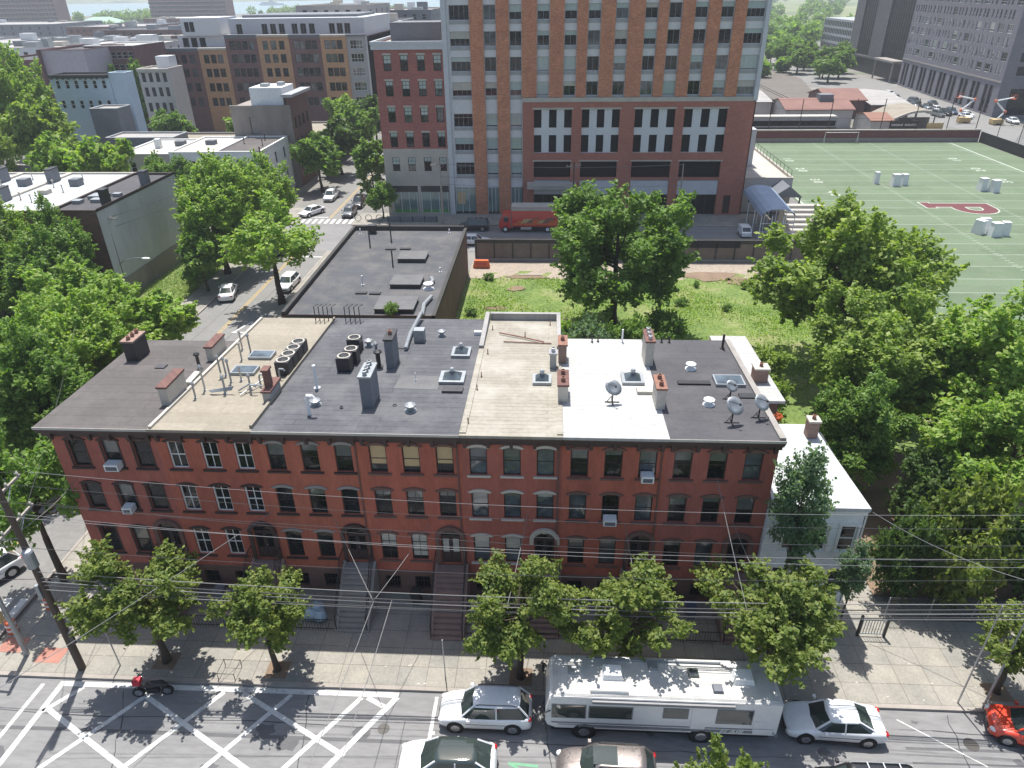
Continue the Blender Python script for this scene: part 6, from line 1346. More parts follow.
    for x in (-L*.31, L*.295):
        for s in (1, -1):
            ty = MB(); y0, y1 = s*(W/2-.2), s*(W/2+.012); ty.cyl((x, y0, wr), (x, y1, wr), wr, n=18)
            ar = MB(); ar.cyl((x, s*(W/2-.3), wr+.02), (x, s*(W/2+.002), wr+.02), wr+.07, n=18)
            ri = MB(); ri.cyl((x, y1, wr), (x, y1+s*.008, wr), wr*.64, wr*.6, n=14)
            for q in range(5):
                a = q*2*math.pi/5; ri.box(x+math.cos(a)*wr*.32-.03, x+math.cos(a)*wr*.32+.03, y1+s*.008, y1+s*.016, wr+math.sin(a)*wr*.32-.03, wr+math.sin(a)*wr*.32+.03)
            wh.append((ty, ar, ri))
    return out, wh
CARS = {}
def car(name, label, x, y, rot, color, kind, group=None, z=0.0, sunroof=False):
    key = (kind, color)
    if key not in CARS:
        out, wh = car_meshes(kind)
        CARS[key] = ([(nm.replace('#', ''), mb.mesh(nm.replace('#', ''), color if mt == 'PAINT' else mt, smooth=sm)) for nm, (mb, mt, sm) in out.items()],
                     [(a.mesh('tyre', 'rubber'), b.mesh('wheel_arch', 'void'), c.mesh('rim', 'rim')) for a, b, c in wh])
    t = thing(name, label, 'car', (x, y, z), group, rot); ps, ws = CARS[key]
    for nm, me in ps:
        o = link(nm, me, t)
        if nm == 'body': o.modifiers.new('smooth', 'SUBSURF').render_levels = 1; o.modifiers['smooth'].levels = 1
    for ty, ar, ri in ws:
        w_ = link('wheel', ty, t); link('rim', ri, w_); link('wheel_arch', ar, w_)
    if sunroof == 'all':
        for o in t.children:
            if o.name.split('.')[0] == 'roof': o.material_slots[0].link = 'OBJECT'; o.material_slots[0].material = MATS['car_glass']
    elif sunroof:
        Ht = {'suv': 1.7, 'sedan': 1.44, 'crossover': 1.6, 'wagon': 1.76}[kind]
        x0, x1, wy = sunroof; link('sunroof', MB().box(x0, x1, -wy, wy, Ht-.02, Ht+.012).mesh('sunroof', 'car_glass'), t)
    return t
P2 = math.pi
car('parked_car', 'white sport utility parked in front of the motorhome', -2.85, 22.45, 0, 'car_white', 'suv', 'cars on the front street')
car('parked_car', 'white sedan parked behind the motorhome', 14.15, 22.55, R(-2), 'car_white', 'sedan', 'cars on the front street')
car('driving_car', 'white sedan with black glass roof on the road nearest the hatched area', -4.4, 19.65, R(0), 'car_white', 'crossover', 'cars on the front street', sunroof='all')
car('driving_car', 'taupe sport utility with dark sunroof passing the motorhome', 2.95, 19.6, R(-1), 'car_taupe', 'suv', 'cars on the front street', sunroof=(-.65, .45, .46))
car('driving_car', 'black car with roof bars at the lower right', 14.3, 19.1, 0, 'car_black', 'wagon', 'cars on the front street')
car('parked_car', 'bright red car at the lower right edge by the street tree', 23.7, 22.45, R(-18), 'car_red', 'hatch', 'cars on the front street')
car('parked_car', 'silver white car parked on the side street beside the corner tree', -38.6, 77.2, R(-75), 'car_white', 'sedan', 'cars on the side street')
car('parked_car', 'white car half hidden under the side street trees', -32.2, 80.2, R(88), 'car_white', 'crossover', 'cars on the side street')
car('parked_car', 'silver car at the left edge by the corner', -39.4, 38.4, R(82), 'car_silver', 'sedan', 'cars on the side street')
car('parked_car', 'pale car waiting at the lower left corner', -34.9, 30.2, R(60), 'car_white', 'suv', 'cars on the side street')
car('parked_car', 'white car parked under the trees beyond the crossing', -38.4, 121.5, R(90), 'car_white', 'suv', 'cars on the far side street')
car('parked_car', 'white car at the crossing on the far side street', -38.9, 112.0, R(60), 'car_white', 'sedan', 'cars on the far side street')
car('parked_car', 'dark car parked by the annex on the far side street', -32.4, 117.2, R(90), 'car_black', 'suv', 'cars on the far side street')
car('parked_car', 'dark car at the corner by the bicycle racks', -32.6, 111.6, R(90), 'car_grey', 'hatch', 'cars on the far side street')
car('driving_car', 'grey car further down the far side street', -37.4, 150, R(90), 'car_grey', 'sedan', 'cars on the far side street')
car('parked_car', 'black sport utility parked in front of the tower shops', -11.6, 104.0, 0, 'car_black', 'wagon', 'cars on the cross street')
car('driving_car', 'white car on the cross street half behind the flat-roofed warehouse', -10.9, 97.2, P2, 'car_white', 'sedan', 'cars on the cross street')
cols = ['car_white', 'car_black', 'car_grey', 'car_white', 'car_silver', 'car_blue', 'car_black', 'car_white', 'car_white', 'car_silver', 'car_grey', 'car_white', 'car_black', 'car_silver', 'car_white', 'car_grey', 'car_black', 'car_white']
pos = [(104.5, 229), (106.4, 225), (103.6, 223), (108.6, 217), (105.4, 215), (110.2, 212), (107.6, 210), (112.4, 208), (109.4, 251), (106.7, 240), (109.4, 233), (118.4, 197), (107.2, 219), (102.8, 217), (110.6, 205), (104.8, 208), (112.6, 228), (101.8, 235)]
where = ['first white car of the busy street before the grey apartment slab', 'black car beside the first white car before the grey apartment slab', 'dark grey car on the left of the queue before the grey apartment slab', 'white car in mid queue before the grey apartment slab', 'silver car in mid queue before the grey apartment slab', 'dark blue car near the boom lifts', 'black car at the near end of the queue', 'white car closest to the boom lifts', 'lone white car far up the boulevard', 'silver car up the boulevard', 'dark grey car by the kerb of the grey apartment slab', 'white car at the right edge below the grey apartment slab', 'second black car in mid queue by the grey apartment slab', 'silver car at the left side of the queue by the sheds', 'white car between the queue and the boom lifts', 'dark grey car at the near left of the queue', 'black car parked tight to the grey apartment slab', 'white car behind the long grey-roofed shed']
for c_, (x, y), lb in zip(cols, pos, where): car('parked_car', lb, x, y, R(95 + rnd.uniform(-12, 12)), c_, rnd.choice(('suv', 'sedan', 'hatch')), 'cars on the boulevard')
# motorhome
t = thing('motorhome', 'long white motorhome parked at the kerb under the street trees', 'motorhome', (5.6, 22.72, 0)); L, Wd, zb, ztp = 11.0, 2.36, .85, 3.06
m = MB(); pr = [(-L/2+.12, zb+.1), (-L/2+.5, zb-.1), (L/2-.1, zb-.1), (L/2, zb+.1), (L/2, ztp-.22), (L/2-.12, ztp-.04), (-L/2+.5, ztp-.02), (-L/2+.2, ztp-.25), (-L/2+.02, ztp-1.1), (-L/2, 1.3)]
m.ext(pr, -Wd/2, Wd/2); m.build('body', 'rv_white', t, local=True)
m = MB(); m.add([(-L/2+.6, -Wd/2+.12, ztp+.07), (L/2-.2, -Wd/2+.12, ztp+.05), (L/2-.2, Wd/2-.12, ztp+.05), (-L/2+.6, Wd/2-.12, ztp+.07), (-L/2+.35, -Wd/2-.02, ztp-.06), (L/2+.02, -Wd/2-.02, ztp-.08), (L/2+.02, Wd/2+.02, ztp-.08), (-L/2+.35, Wd/2+.02, ztp-.06)], [(0,1,2,3), (4,5,1,0), (5,6,2,1), (6,7,3,2), (7,4,0,3)]); m.build('roof', 'rv_roof', t, local=True)
m = MB(); m.ext([(-L/2+.3, ztp-.35), (-L/2+.2, ztp-.3), (-L/2-.015, 1.45), (-L/2+.08, 1.42)], -Wd/2+.1, Wd/2-.1); m.build('windshield', 'car_glass', t, local=True)
for s in (-1,):
    y = s*(Wd/2+.012)
    for a, b, z0, z1, nm in ((-L/2+.35, -L/2+1.9, 1.55, 2.45, 'cab_window'), (-L/2+2.1, -L/2+4.1, 1.6, 2.4, 'side_window'), (-L/2+5.6, -L/2+6.7, 1.8, 2.45, 'side_window'), (L/2-2.9, L/2-1.3, 1.55, 2.5, 'side_window')):
        f = MB().box(a-.05, b+.05, y-.006, y+.01, z0-.05, z1+.05).build(nm, 'rv_stripe', t, local=True); MB().box(a, b, y-.014, y-.007, z0, z1).build('pane', 'car_glass', f, local=True)
    m = MB(); m.box(-L/2+.3, L/2-.2, y-.004, y+.01, 1.12, 1.2); m.box(-L/2+1.6, L/2-.1, y-.0035, y+.01, .86, .98); m.box(-L/2+.6, L/2-.4, y-.003, y+.01, 1.0, 1.04); m.build('stripe', 'rv_stripe', t, local=True)
    f = MB().box(-L/2+2.2, L/2-2.2, y-.13, y-.02, ztp-.3, ztp-.14).build('awning_roll', 'rv_stripe', t, local=True)
    for a, b, z0, z1 in ((L/2-1.15, L/2-.6, 1.3, 1.75), (L/2-1.15, L/2-.2, .85, 1.2), (-L/2+6.9, -L/2+7.6, 1.05, 2.6)): MB().box(a, b, y-.016, y+.005, z0, z1).build('locker_door', 'rv_white', t, local=True)
    lo = link('lettering', text_mesh('FLAIR', .46, 'lane_paint', .003, 0.01, .35), t, (L/2-2.15, y-.022, .98)); lo.rotation_euler = (R(90), 0, 0)
for x in (-L/2+1.9, L/2-3.5):
    for s in (-1, 1):
        ar = MB(); ar.cyl((x, s*(Wd/2-.3), .5), (x, s*(Wd/2+.004), .5), .58, n=18); w_ = MB(); w_.cyl((x, s*(Wd/2-.35), .46), (x, s*(Wd/2+.02), .46), .46, n=18)
        wo_ = w_.build('wheel', 'rubber', t, local=True); ar.build('wheel_arch', 'void', wo_, local=True); ri = MB(); ri.cyl((x, s*(Wd/2+.02), .46), (x, s*(Wd/2+.05), .46), .28, .2, n=14); ri.build('rim', 'rim', wo_, local=True)
for x, y, w_, d_, h, mt, nm in ((-2.3, .1, 1.0, .75, .3, 'plastic_white', 'roof_air_conditioner'), (3.9, .1, 1.0, .75, .3, 'plastic_white', 'roof_air_conditioner'), (1.6, .3, .55, .55, .12, 'car_glass', 'roof_vent'), (2.6, -.55, .5, .5, .16, 'slate_wall', 'roof_vent'), (-.3, .6, .5, .5, .14, 'galvanised', 'roof_vent'), (-4.2, .2, .45, .45, .14, 'galvanised', 'roof_vent')):
    m = MB(); k = .82; z0 = ztp+.05; m.add([(x-w_/2, y-d_/2, z0), (x+w_/2, y-d_/2, z0), (x+w_/2, y+d_/2, z0), (x-w_/2, y+d_/2, z0), (x-w_/2*k, y-d_/2*k, z0+h), (x+w_/2*k, y-d_/2*k, z0+h), (x+w_/2*k, y+d_/2*k, z0+h), (x-w_/2*k, y+d_/2*k, z0+h)], [(4,5,6,7), (0,1,5,4), (1,2,6,5), (2,3,7,6), (3,0,4,7)]); m.build(nm, mt, t, local=True)
m = MB(); m.tube([(-3.5, .9, ztp+.12), (3, .9, ztp+.12)], .05, 6); m.tube([(-3.4, -.95, ztp+.07), (-1.6, -.95, ztp+.07)], .09, 6); m.build('roof_tube', 'galvanised', t, local=True)
m = MB()
for s in (-1, 1): m.tube([(-L/2+.25, s*(Wd/2), 2.0), (-L/2-.1, s*(Wd/2+.25), 2.1), (-L/2-.12, s*(Wd/2+.27), 1.7)], .03, 5); m.box(-L/2-.18, -L/2-.08, s*(Wd/2+.27)-.11, s*(Wd/2+.27)+.11, 1.55, 1.95)
m.build('mirror', 'iron', t, local=True); MB().box(-L/2+.3, L/2-.2, -Wd/2+.25, Wd/2-.25, .25, .46).build('chassis', 'iron', t, local=True); m = MB(); m.box(L/2+.001, L/2+.12, -Wd/2+.1, Wd/2-.1, .45, .65); m.build('bumper', 'galvanised', t, local=True)
for s in (-1, 1): MB().box(L/2+.002, L/2+.03, s*(Wd/2-.2)-.1, s*(Wd/2-.2)+.1, .9, 1.3).build('tail_light', 'lens_red', t, local=True)
# red delivery truck on the cross street
t = thing('delivery_truck', 'red box truck with a colourful side parked before the tower', 'truck', (-3.0, 103.9, 0))
m = MB(); m.ext([(-4.6, .6), (-2.9, .6), (-2.9, 2.75), (-4.1, 2.75), (-4.45, 1.7), (-4.62, 1.6)], -1.15, 1.15); cb = m.build('cab', 'truck_red', t, local=True); m = MB()
m.box(-3.95, -3.2, -1.17, -1.155, 1.6, 2.4); m.add([(-4.48, -1.0, 1.72), (-4.48, 1.0, 1.72), (-4.14, 1.0, 2.65), (-4.14, -1.0, 2.65)], [(0,1,2,3)]); m.build('cab_window', 'car_glass', cb, local=True)
MB().box(-2.75, 4.2, -1.25, 1.25, .95, 3.75).build('cargo_box', 'truck_red', t, local=True); MB().box(-2.77, 4.22, -1.27, 1.27, 3.752, 3.85).build('box_roof', 'stone_pale', t, local=True)
m = MB(); q = random.Random(4); y = -1.262
m.quad((-2.7, y, 1.15), (4.1, y, 1.15), (4.1, y, 1.5), (-2.7, y, 1.45), mi=0)
for k in range(7): a = -2.2+k*.8; m.quad((a, y-.003*(k+1), 1.4), (a+1.4, y-.003*(k+1), 1.5), (a+1.9, y-.003*(k+1), 1.8+.3*(k % 3)), (a+.5, y-.003*(k+1), 1.9+.2*(k % 2)), mi=k % 3)
m.build('side_graphic', ['poster_orange' if 'poster_orange' in MATS else 'plastic_orange', 'wood_yellow', 'clay'], t, local=True)
MB().box(-2.76, 4.21, -1.264, -1.251, 3.3, 3.72).build('top_band', 'stone_pale', t, local=True); MB().box(-2.6, 4.0, -.9, .9, .5, .94).build('chassis', 'iron', t, local=True); MB().box(-1.4, .2, -1.2, -.95, .45, .85).build('step_box', 'stone_pale', t, local=True)
for x in (-3.7, 2.6):
    for s in (-1, 1):
        w_ = MB(); w_.cyl((x, s*.8, .48), (x, s*1.17, .48), .48, n=14); wo_ = w_.build('wheel', 'rubber', t, local=True); r_ = MB(); r_.cyl((x, s*1.17, .48), (x, s*1.19, .48), .26, n=12); r_.build('rim', 'plastic_white', wo_, local=True)
# boom lifts beside the boulevard
def boom(label, x, y, s):
    t = thing('boom_lift', label, 'boom lift', (x, y, 0), 'boom lifts by the boulevard')
    m = MB(); m.box(x-1.3, x+1.3, y-1, y+1, .35, 1.3); 
    for a in (-1, 1): m.cyl((x+a*.9, y-1.1, .4), (x+a*.9, y+1.1, .4), .4, n=10)
    m.build('base', 'wood_yellow', t)
    for p, q, nm, mt in (((0, 0, 1.3), (s*1.4, 0, 3.0), 'lower_arm', 'plastic_white'), ((s*1.4, 0, 3.0), (-s*1.5, .2, 5.6), 'middle_arm', 'plastic_white'), ((-s*1.5, .2, 5.6), (s*2.6, .2, 6.4), 'upper_arm', 'plastic_white')):
        MB().tube([(x+p[0], y+p[1], p[2]), (x+q[0], y+q[1], q[2])], .2, 6).build(nm, mt, t)
    for p in ((s*1.4, 0, 3.0), (-s*1.5, .2, 5.6)): MB().ball((x+p[0], y+p[1], p[2]), .4, .4, .4).build('joint', 'plastic_orange', t)
    m = MB(); m.box(x+s*2.6-.5, x+s*2.6+.5, y-.3, y+.7, 6.0, 6.1)
    for a in (-.48, .48):
        for b in (-.28, .68): m.tube([(x+s*2.6+a, y+b, 6.1), (x+s*2.6+a, y+b, 7.1)], .04, 4)
    m.box(x+s*2.6-.5, x+s*2.6+.5, y-.32, y-.26, 7.0, 7.1); m.build('basket', 'plastic_orange', t)
boom('left boom lift with white arms and orange joints on the boulevard', 106.6, 198, -1); boom('right boom lift with white arms and orange joints on the boulevard', 113.2, 195, 1)
# motorbike under the tree at the kerb, with a red top box
t = thing('motorbike', 'motorbike with a red top case parked at the kerb beside the hatched area', 'motorbike', (-20.3, 23.0, 0), None, R(8))
m = MB(); m.tube([(-.5, 0, .75), (.0, 0, .8), (.55, 0, .85), (.8, 0, .7)], [.1, .2, .17, .1], 8); m.tube([(-.72, 0, .32), (-.5, 0, 1.0)], .05, 6); m.box(-.25, .35, -.14, .14, .3, .62); m.build('body', 'iron', t, local=True)
MB().ball((.35, 0, .88), .36, .15, .08).build('seat', 'rubber', t, local=True); MB().box(-.98+.2, -.42, -.19, .19, .98, 1.28).build('top_case', 'sign_red', t, local=True); m = MB(); m.tube([(-.52, -.36, 1.05), (-.55, 0, 1.0), (-.52, .36, 1.05)], .025, 5); m.build('handlebar', 'steel', t, local=True)
for x in (-.72, .72):
    w_ = MB(); w_.cyl((x, -.07, .31), (x, .07, .31), .31, n=16); wo_ = w_.build('wheel', 'rubber', t, local=True); r_ = MB(); r_.cyl((x, -.08, .31), (x, .08, .31), .2, n=12); r_.build('rim', 'rim', wo_, local=True)
t = thing('covered_motorbike', 'black motorbike parked in front of the tower garage', 'motorbike', (20.8, 107.2, .13), None, R(40)); m = MB(); m.tube([(-1.1, 0, .5), (-.5, 0, 1.0), (.2, 0, 1.05), (1.0, 0, .8)], [.15, .4, .42, .2], 8); m.build('body', 'iron', t, local=True)
for x in (-.9, .9): w_ = MB(); w_.cyl((x, -.1, .36), (x, .1, .36), .36, n=12); w_.build('wheel', 'rubber', t, local=True)
# ------------------------------------------------------------------ trees and plants
G1 = 'street trees in front of the row'
tree('street_tree', 'street tree at the kerb before the corner house', 'tree', -20.6, 25.0, 'st1', 'leaf_street', 1.1, .9, 0.4, G1)
tree('street_tree', 'street tree on the pavement left of the grey stone stoop', 'tree', -14.3, 24.7, 'st2', 'leaf_street', 1.0, .87, 1.9, G1)
tree('street_tree', 'street tree between the white sport utility and the cream-roofed house', 'tree', -1.2, 24.8, 'st1', 'leaf_street', 1.02, .88, 3.0, G1)
tree('street_tree', 'street tree leaning over the middle of the motorhome', 'tree', 4.4, 24.9, 'st2', 'leaf_street', 1.12, .94, 4.2, G1)
tree('street_tree', 'street tree at the rear end of the motorhome', 'tree', 11.4, 25.0, 'st3', 'leaf_street', 1.25, .94, 5.1, G1)
tree('street_tree', 'street tree at the lower right edge by the red car', 'tree', 23.3, 24.9, 'st2', 'leaf_street', .95, .72, 2.2, G1)
tree('slender_tree', 'tall narrow tree rising before the low white-roofed house', 'tree', 12.9, 28.6, 'tall', 'leaf_bluish', .82, 1.14, .9)
tree('street_tree', 'street tree on the near pavement poking in at the bottom edge', 'tree', 6.8, 12.9, 'st3', 'leaf_street', .95, 1.3, 2.6)
tree('sapling', 'young leaning tree at the white-roofed house corner', 'tree', 16.4, 28.4, 'tall', 'leaf_bluish', .5, .62, 2.9)
tree('shade_tree', 'large bright green tree standing alone in the vacant lot', 'tree', 6.8, 68.5, 'big1', 'leaf_mid', 1.22, 1.02, .5)
tree('shade_tree', 'tall olive green tree between the vacant lot and the sports field', 'tree', 27, 61, 'big2', 'leaf_olive', 1.28, 1.1, 1.2, 'big trees right of the row')
tree('shade_tree', 'broad olive green tree at the edge of the field behind the end house', 'tree', 25.5, 49.5, 'big1', 'leaf_olive', .98, .82, 2.4, 'big trees right of the row')
tree('shade_tree', 'bright green tree behind the low white-roofed house', 'tree', 32.0, 45.5, 'big3', 'leaf_bright', 1.1, .86, 3.9, 'big trees right of the row')
tree('shade_tree', 'deep green tree filling the right edge above the dark pavement', 'tree', 29.5, 38.0, 'big2', 'leaf_bright', .8, .72, 1.9, 'big trees right of the row')
tree('shade_tree', 'dark tree in the alley behind the low white-roofed house', 'tree', 21.5, 41.5, 'big3', 'leaf_mid', .62, .6, 4.4, 'big trees right of the row')
tree('sumac', 'low spreading shrub tree behind the chain-link fence nearest the alley', 'shrub', 20.8, 31.6, 'wide', 'leaf_deep', .7, 1.4, .3, 'shrubs behind the chain-link fence')
tree('sumac', 'olive spreading shrub tree in the middle of the chain-link fence', 'shrub', 23.6, 31.4, 'wide', 'leaf_street', 1.05, 1.9, 1.6, 'shrubs behind the chain-link fence')
tree('sumac', 'deep green shrub tree at the right end of the chain-link fence', 'shrub', 28.4, 31.6, 'wide', 'leaf_deep', 1.1, 1.9, 2.7, 'shrubs behind the chain-link fence')
tree('sumac', 'dark shrub tree behind the olive one at the chain-link fence', 'shrub', 25.0, 37.0, 'wide', 'leaf_deep', 1.2, 1.4, 3.7, 'shrubs behind the chain-link fence')
for i, (x, y, v, lf, sx, sz, lb) in enumerate(((3.2, 56.5, 'wide', 'leaf_bluish', 1.15, 1.5, 'bluish bush behind the cream roof'), (7.6, 58.5, 'wide', 'leaf_mid', 1.0, 1.35, 'bush under the lone tree of the vacant lot'), (0.6, 60.5, 'wide', 'leaf_bright', .9, 1.1, 'light green bush at the left foot of the lone tree'), (11.5, 63.5, 'wide', 'leaf_mid', .9, 1.0, 'bush at the right foot of the lone tree'), (5.2, 53, 'wide', 'leaf_bluish', .95, 1.2, 'bluish bush close behind the white roof'), (17.0, 48.5, 'wide', 'leaf_olive', .9, 1.2, 'bush beside the rear ell of the end house'), (18.2, 42.5, 'shrub', 'leaf_deep', 1.3, 1.6, 'dark shrub between the rear ell and the big trees'), (16.0, 44.2, 'shrub', 'leaf_bluish', 1.0, 1.3, 'bluish shrub at the foot of the rear ell'), (18.8, 55.5, 'wide', 'leaf_olive', 1.0, 1.0, 'low olive bush at the edge of the vacant lot'))):
    tree('bush', lb, 'bush', x, y, v, lf, sx, sz, None, 'bushes behind the row')
q = random.Random(12)
wd = ['at the left end of the dirt strip', 'left of the bare earth patch', 'on the bare earth edge', 'near the dark screen of the fence', 'in the middle of the lot grass', 'near the warehouse wall', 'close to the tall olive tree', 'at the right end of the dirt strip']
for i, (x, y) in enumerate(((-7.5, 83), (14.5, 82.6), (17.8, 81.2), (23.5, 80.6), (15.2, 75.5), (-8.6, 72), (20.0, 74), (28, 82.2))):
    tree('weed_clump', 'small clump of weeds ' + wd[i], 'weeds', x, y, 'shrub', 'leaf_mid', q.uniform(.3, .6), q.uniform(.25, .45), None, 'weeds on the vacant lot')
tree('weed_clump', 'pale flowering weeds on the pavement at the warehouse corner', 'weeds', -22.3, 57.0, 'shrub', 'leaf_pale', 1.0, 2.3, None); tree('weed_clump', 'tuft of weeds in the gutter of the warehouse roof', 'weeds', -14.5, 58.9, 'shrub', 'leaf_mid', .5, .5, None, z=5.8)
GL = 'trees along the side street'
L_ = [(-31.2, 74.8, 'open', 'leaf_bright', 1.4, 1.1, 1.1, 'open-limbed street tree beside the warehouse roof'), (-41.7, 84.5, 'big3', 'leaf_bright', 1.12, .9, .6, 'full green tree between the stuccoed wall and the side street'), (-41.6, 78.4, 'far2', 'leaf_mid', .8, .8, 1.3, 'smaller tree over the parked car on the side street'), (-41.4, 97, 'big1', 'leaf_bright', .9, .84, 3.3, 'tree at the crossing before the white corner house'), (-49, 101, 'big2', 'leaf_mid', .8, .78, 4.1, 'tree left of the white corner house front'), (-57.5, 103, 'big1', 'leaf_mid', .72, .76, 5.1, 'tree behind the grey stuccoed house'),
      (-37.4, 60.5, 'far2', 'leaf_bright', .9, .72, 1.4, 'small tree behind the corner house chimney'), (-33.2, 50.6, 'far1', 'leaf_bright', .78, .62, 2.4, 'low round tree directly behind the brownish roof'),
      (-43.5, 57.5, 'big2', 'leaf_bright', .95, .74, .2, 'broad bright tree at the back of the left green mass'), (-38.6, 50.0, 'big1', 'leaf_bright', .86, .76, 3.1, 'broad bright tree beside the corner house roof'), (-50, 64, 'big3', 'leaf_mid', .9, .75, 1.2, 'dark tree below the grey stuccoed wall'), (-45.5, 47, 'big2', 'leaf_bright', .86, .7, 5.5, 'bright tree at the left edge beside the corner'), (-36.4, 41.5, 'big3', 'leaf_mid', .78, .74, 2.0, 'tree overhanging the corner house eaves'), (-41.5, 37.6, 'far1', 'leaf_mid', 1.05, .95, 2.9, 'tree at the left edge above the street corner'), (-56, 56, 'big1', 'leaf_mid', .8, .72, 4.0, 'tree at the far left of the green mass'), (-60, 68.5, 'big3', 'leaf_pale', .95, .95, .9, 'pale flowering tree before the white-roofed terrace'), (-29.9, 30.7, 'open', 'leaf_mid', .85, 1.05, 2.5, 'leaning corner tree beside the corner house wall'), (-53.6, 71.2, 'big3', 'leaf_mid', .72, .8, 2.1, 'round tree close before the brown end of the stuccoed house'), (-58.0, 69.8, 'big1', 'leaf_bright', .74, .82, 3.3, 'leafy tree before the left half of the stuccoed house front'), (-64.5, 70.5, 'big2', 'leaf_mid', .8, .84, .3, 'green tree between the stuccoed house and the pale flowering tree'), (-69, 67, 'big2', 'leaf_mid', .9, .9, 2.8, 'green tree at the left edge before the white-roofed terrace'), (-53.5, 70.5, 'far1', 'leaf_mid', 1.0, .9, .1, 'small tree at the foot of the red house end')]
for x, y, v, lf, sx, sz, ro, lb in L_: tree('shade_tree', lb, 'tree', x, y, v, lf, sx, sz, ro, GL)
GF = 'trees of the far blocks'
F_ = [(-41.6, 127, 'far1', 'leaf_mid', 1.2, 1.05, 0, 'street tree before the brick front of the stained building'), (-41.4, 140, 'far2', 'leaf_deep', 1.25, 1.1, 1, 'dark street tree beyond the stained building'), (-40.5, 155, 'far1', 'leaf_mid', 1.2, 1.15, 2, 'street tree by the end of the long apartment block'), (-31.4, 124, 'far2', 'leaf_mid', .95, 1.0, 3, 'street tree beside the annex wall'), (-26.6, 109.6, 'far1', 'leaf_mid', .62, .62, 4, 'small street tree before the annex shops'), (-41.5, 172, 'far2', 'leaf_deep', 1.2, 1.1, 5, 'far street tree before the corner bay of the long block'), (-31.2, 143, 'far2', 'leaf_deep', .9, .9, 1.5, 'street tree behind the annex'),
      (-92, 128, 'far1', 'leaf_olive', 1.6, 1.75, .5, 'round bright tree in the yards below the blue house'), (-80, 112, 'far2', 'leaf_bright', 1.25, 1.3, 1.4, 'bright tree behind the white-roofed terrace'), (-70, 110, 'far1', 'leaf_bright', 1.25, 1.35, 2.4, 'yellow green tree beside the low porch extension'), (-103, 138, 'big1', 'leaf_bright', 1.2, 1.6, 3.4, 'huge dark green tree at the upper left edge'), (-95, 116, 'big3', 'leaf_olive', .9, .95, 2.7, 'olive tree at the left edge behind the terrace'), (-85, 122, 'far1', 'leaf_olive', 1.3, 1.1, .8, 'olive tree next to the grey back house'), (-66, 158, 'far2', 'leaf_bright', 1.3, 1.1, 4.4, 'tree between the tan roof and the long block'), (-51, 178, 'far1', 'leaf_bright', 1.15, 1.05, 5.4, 'tree between the stained building and the long block'), (-84, 160, 'far1', 'leaf_mid', 1.2, 1.0, 1.2, 'tree at the foot of the long block left end'), (-95.5, 171, 'far2', 'leaf_mid', .9, 1.9, 2.2, 'slim tree in the gap beside the beige rowhouse'), (-104, 172.6, 'far1', 'leaf_mid', .8, 1.95, 2.1, 'tree before the brown strip building'), (-99, 108, 'big2', 'leaf_bright', 1.0, .9, 1.6, 'bright tree at the left edge beyond the terrace')]
for x, y, v, lf, sx, sz, ro, lb in F_: tree('shade_tree', lb, 'tree', x, y, v, lf, sx, sz, ro, GF)
R_ = [(99, 316), (104, 300), (101, 285), (106, 330), (111, 345), (97, 333), (104, 360), (116, 318), (110, 300), (98, 352), (92, 372)]
rl = ['nearest', 'second', 'third', 'fourth', 'fifth', 'sixth', 'seventh', 'eighth', 'ninth', 'tenth', 'farthest']
order = sorted(R_, key=lambda p: p[1])
for i, (x, y) in enumerate(order): tree('shade_tree', f'{rl[i]} tree of the grove along the railway before the grid office', 'tree', x, y, q.choice(('far1', 'far2')), q.choice(('leaf_mid', 'leaf_deep', 'leaf_mid')), q.uniform(1.1, 1.6), q.uniform(.9, 1.2), None, 'grove by the railway')
for k, (x, y) in enumerate(((100.6, 141), (101.2, 148.5), (102.6, 134), (119.8, 192))): tree('street_tree', ('young tree behind the black mesh fence at the right edge', 'second young tree along the black mesh fence', 'nearest young tree along the black mesh fence', 'small tree before the grey apartment slab')[k], 'tree', x, y, 'far1', 'leaf_bright', .7, .65, None, 'young trees by the boulevard')
# far woods, one mass each
def wood(name, label, boxes, n, leaf, mt, seed):
    rng = np.random.default_rng(seed); P = []
    for (x0, x1, y0, y1, h, cnt) in boxes:
        for _ in range(cnt):
            c = np.array([rng.uniform(x0, x1), rng.uniform(y0, y1), 0]); hh = h*rng.uniform(.6, 1.2); r = hh*.5
            d = rng.normal(size=(n, 3)); d /= np.linalg.norm(d, axis=1)[:, None]
            P.append(c + [0, 0, hh*.55] + d*np.array([r, r, hh*.48])*rng.uniform(.5, 1.08, n)[:, None])
    P = np.concatenate(P); N = rng.normal(size=P.shape)*.6 + [0, 0, .7]; N /= np.linalg.norm(N, axis=1)[:, None]
    me = leaves_mesh(name, P, N, leaf, rng); me.materials.append(MATS[mt]); tag(link(name, me), label, 'trees', None, 'stuff')
wood('waterfront_woods', 'line of green trees along the river bank at the upper left', [(-560, -440, 870, 960, 13, 34), (-440, -330, 640, 700, 10, 22), (-520, -360, 1000, 1150, 12, 30), (-300, -120, 900, 1150, 12, 26)], 220, 1.3, 'leaf_mid', 3)
wood('far_woods', 'green woods and scrub beyond the railway at the upper right', [(150, 330, 520, 760, 12, 40), (220, 700, 800, 1100, 14, 60), (380, 1200, 1200, 1600, 16, 70), (120, 200, 440, 560, 11, 26), (100, 150, 480, 900, 10, 30), (62, 100, 380, 560, 9, 24), (108, 124, 330, 470, 9, 14), (70, 96, 300, 380, 6, 10)], 200, 1.5, 'leaf_mid', 4)
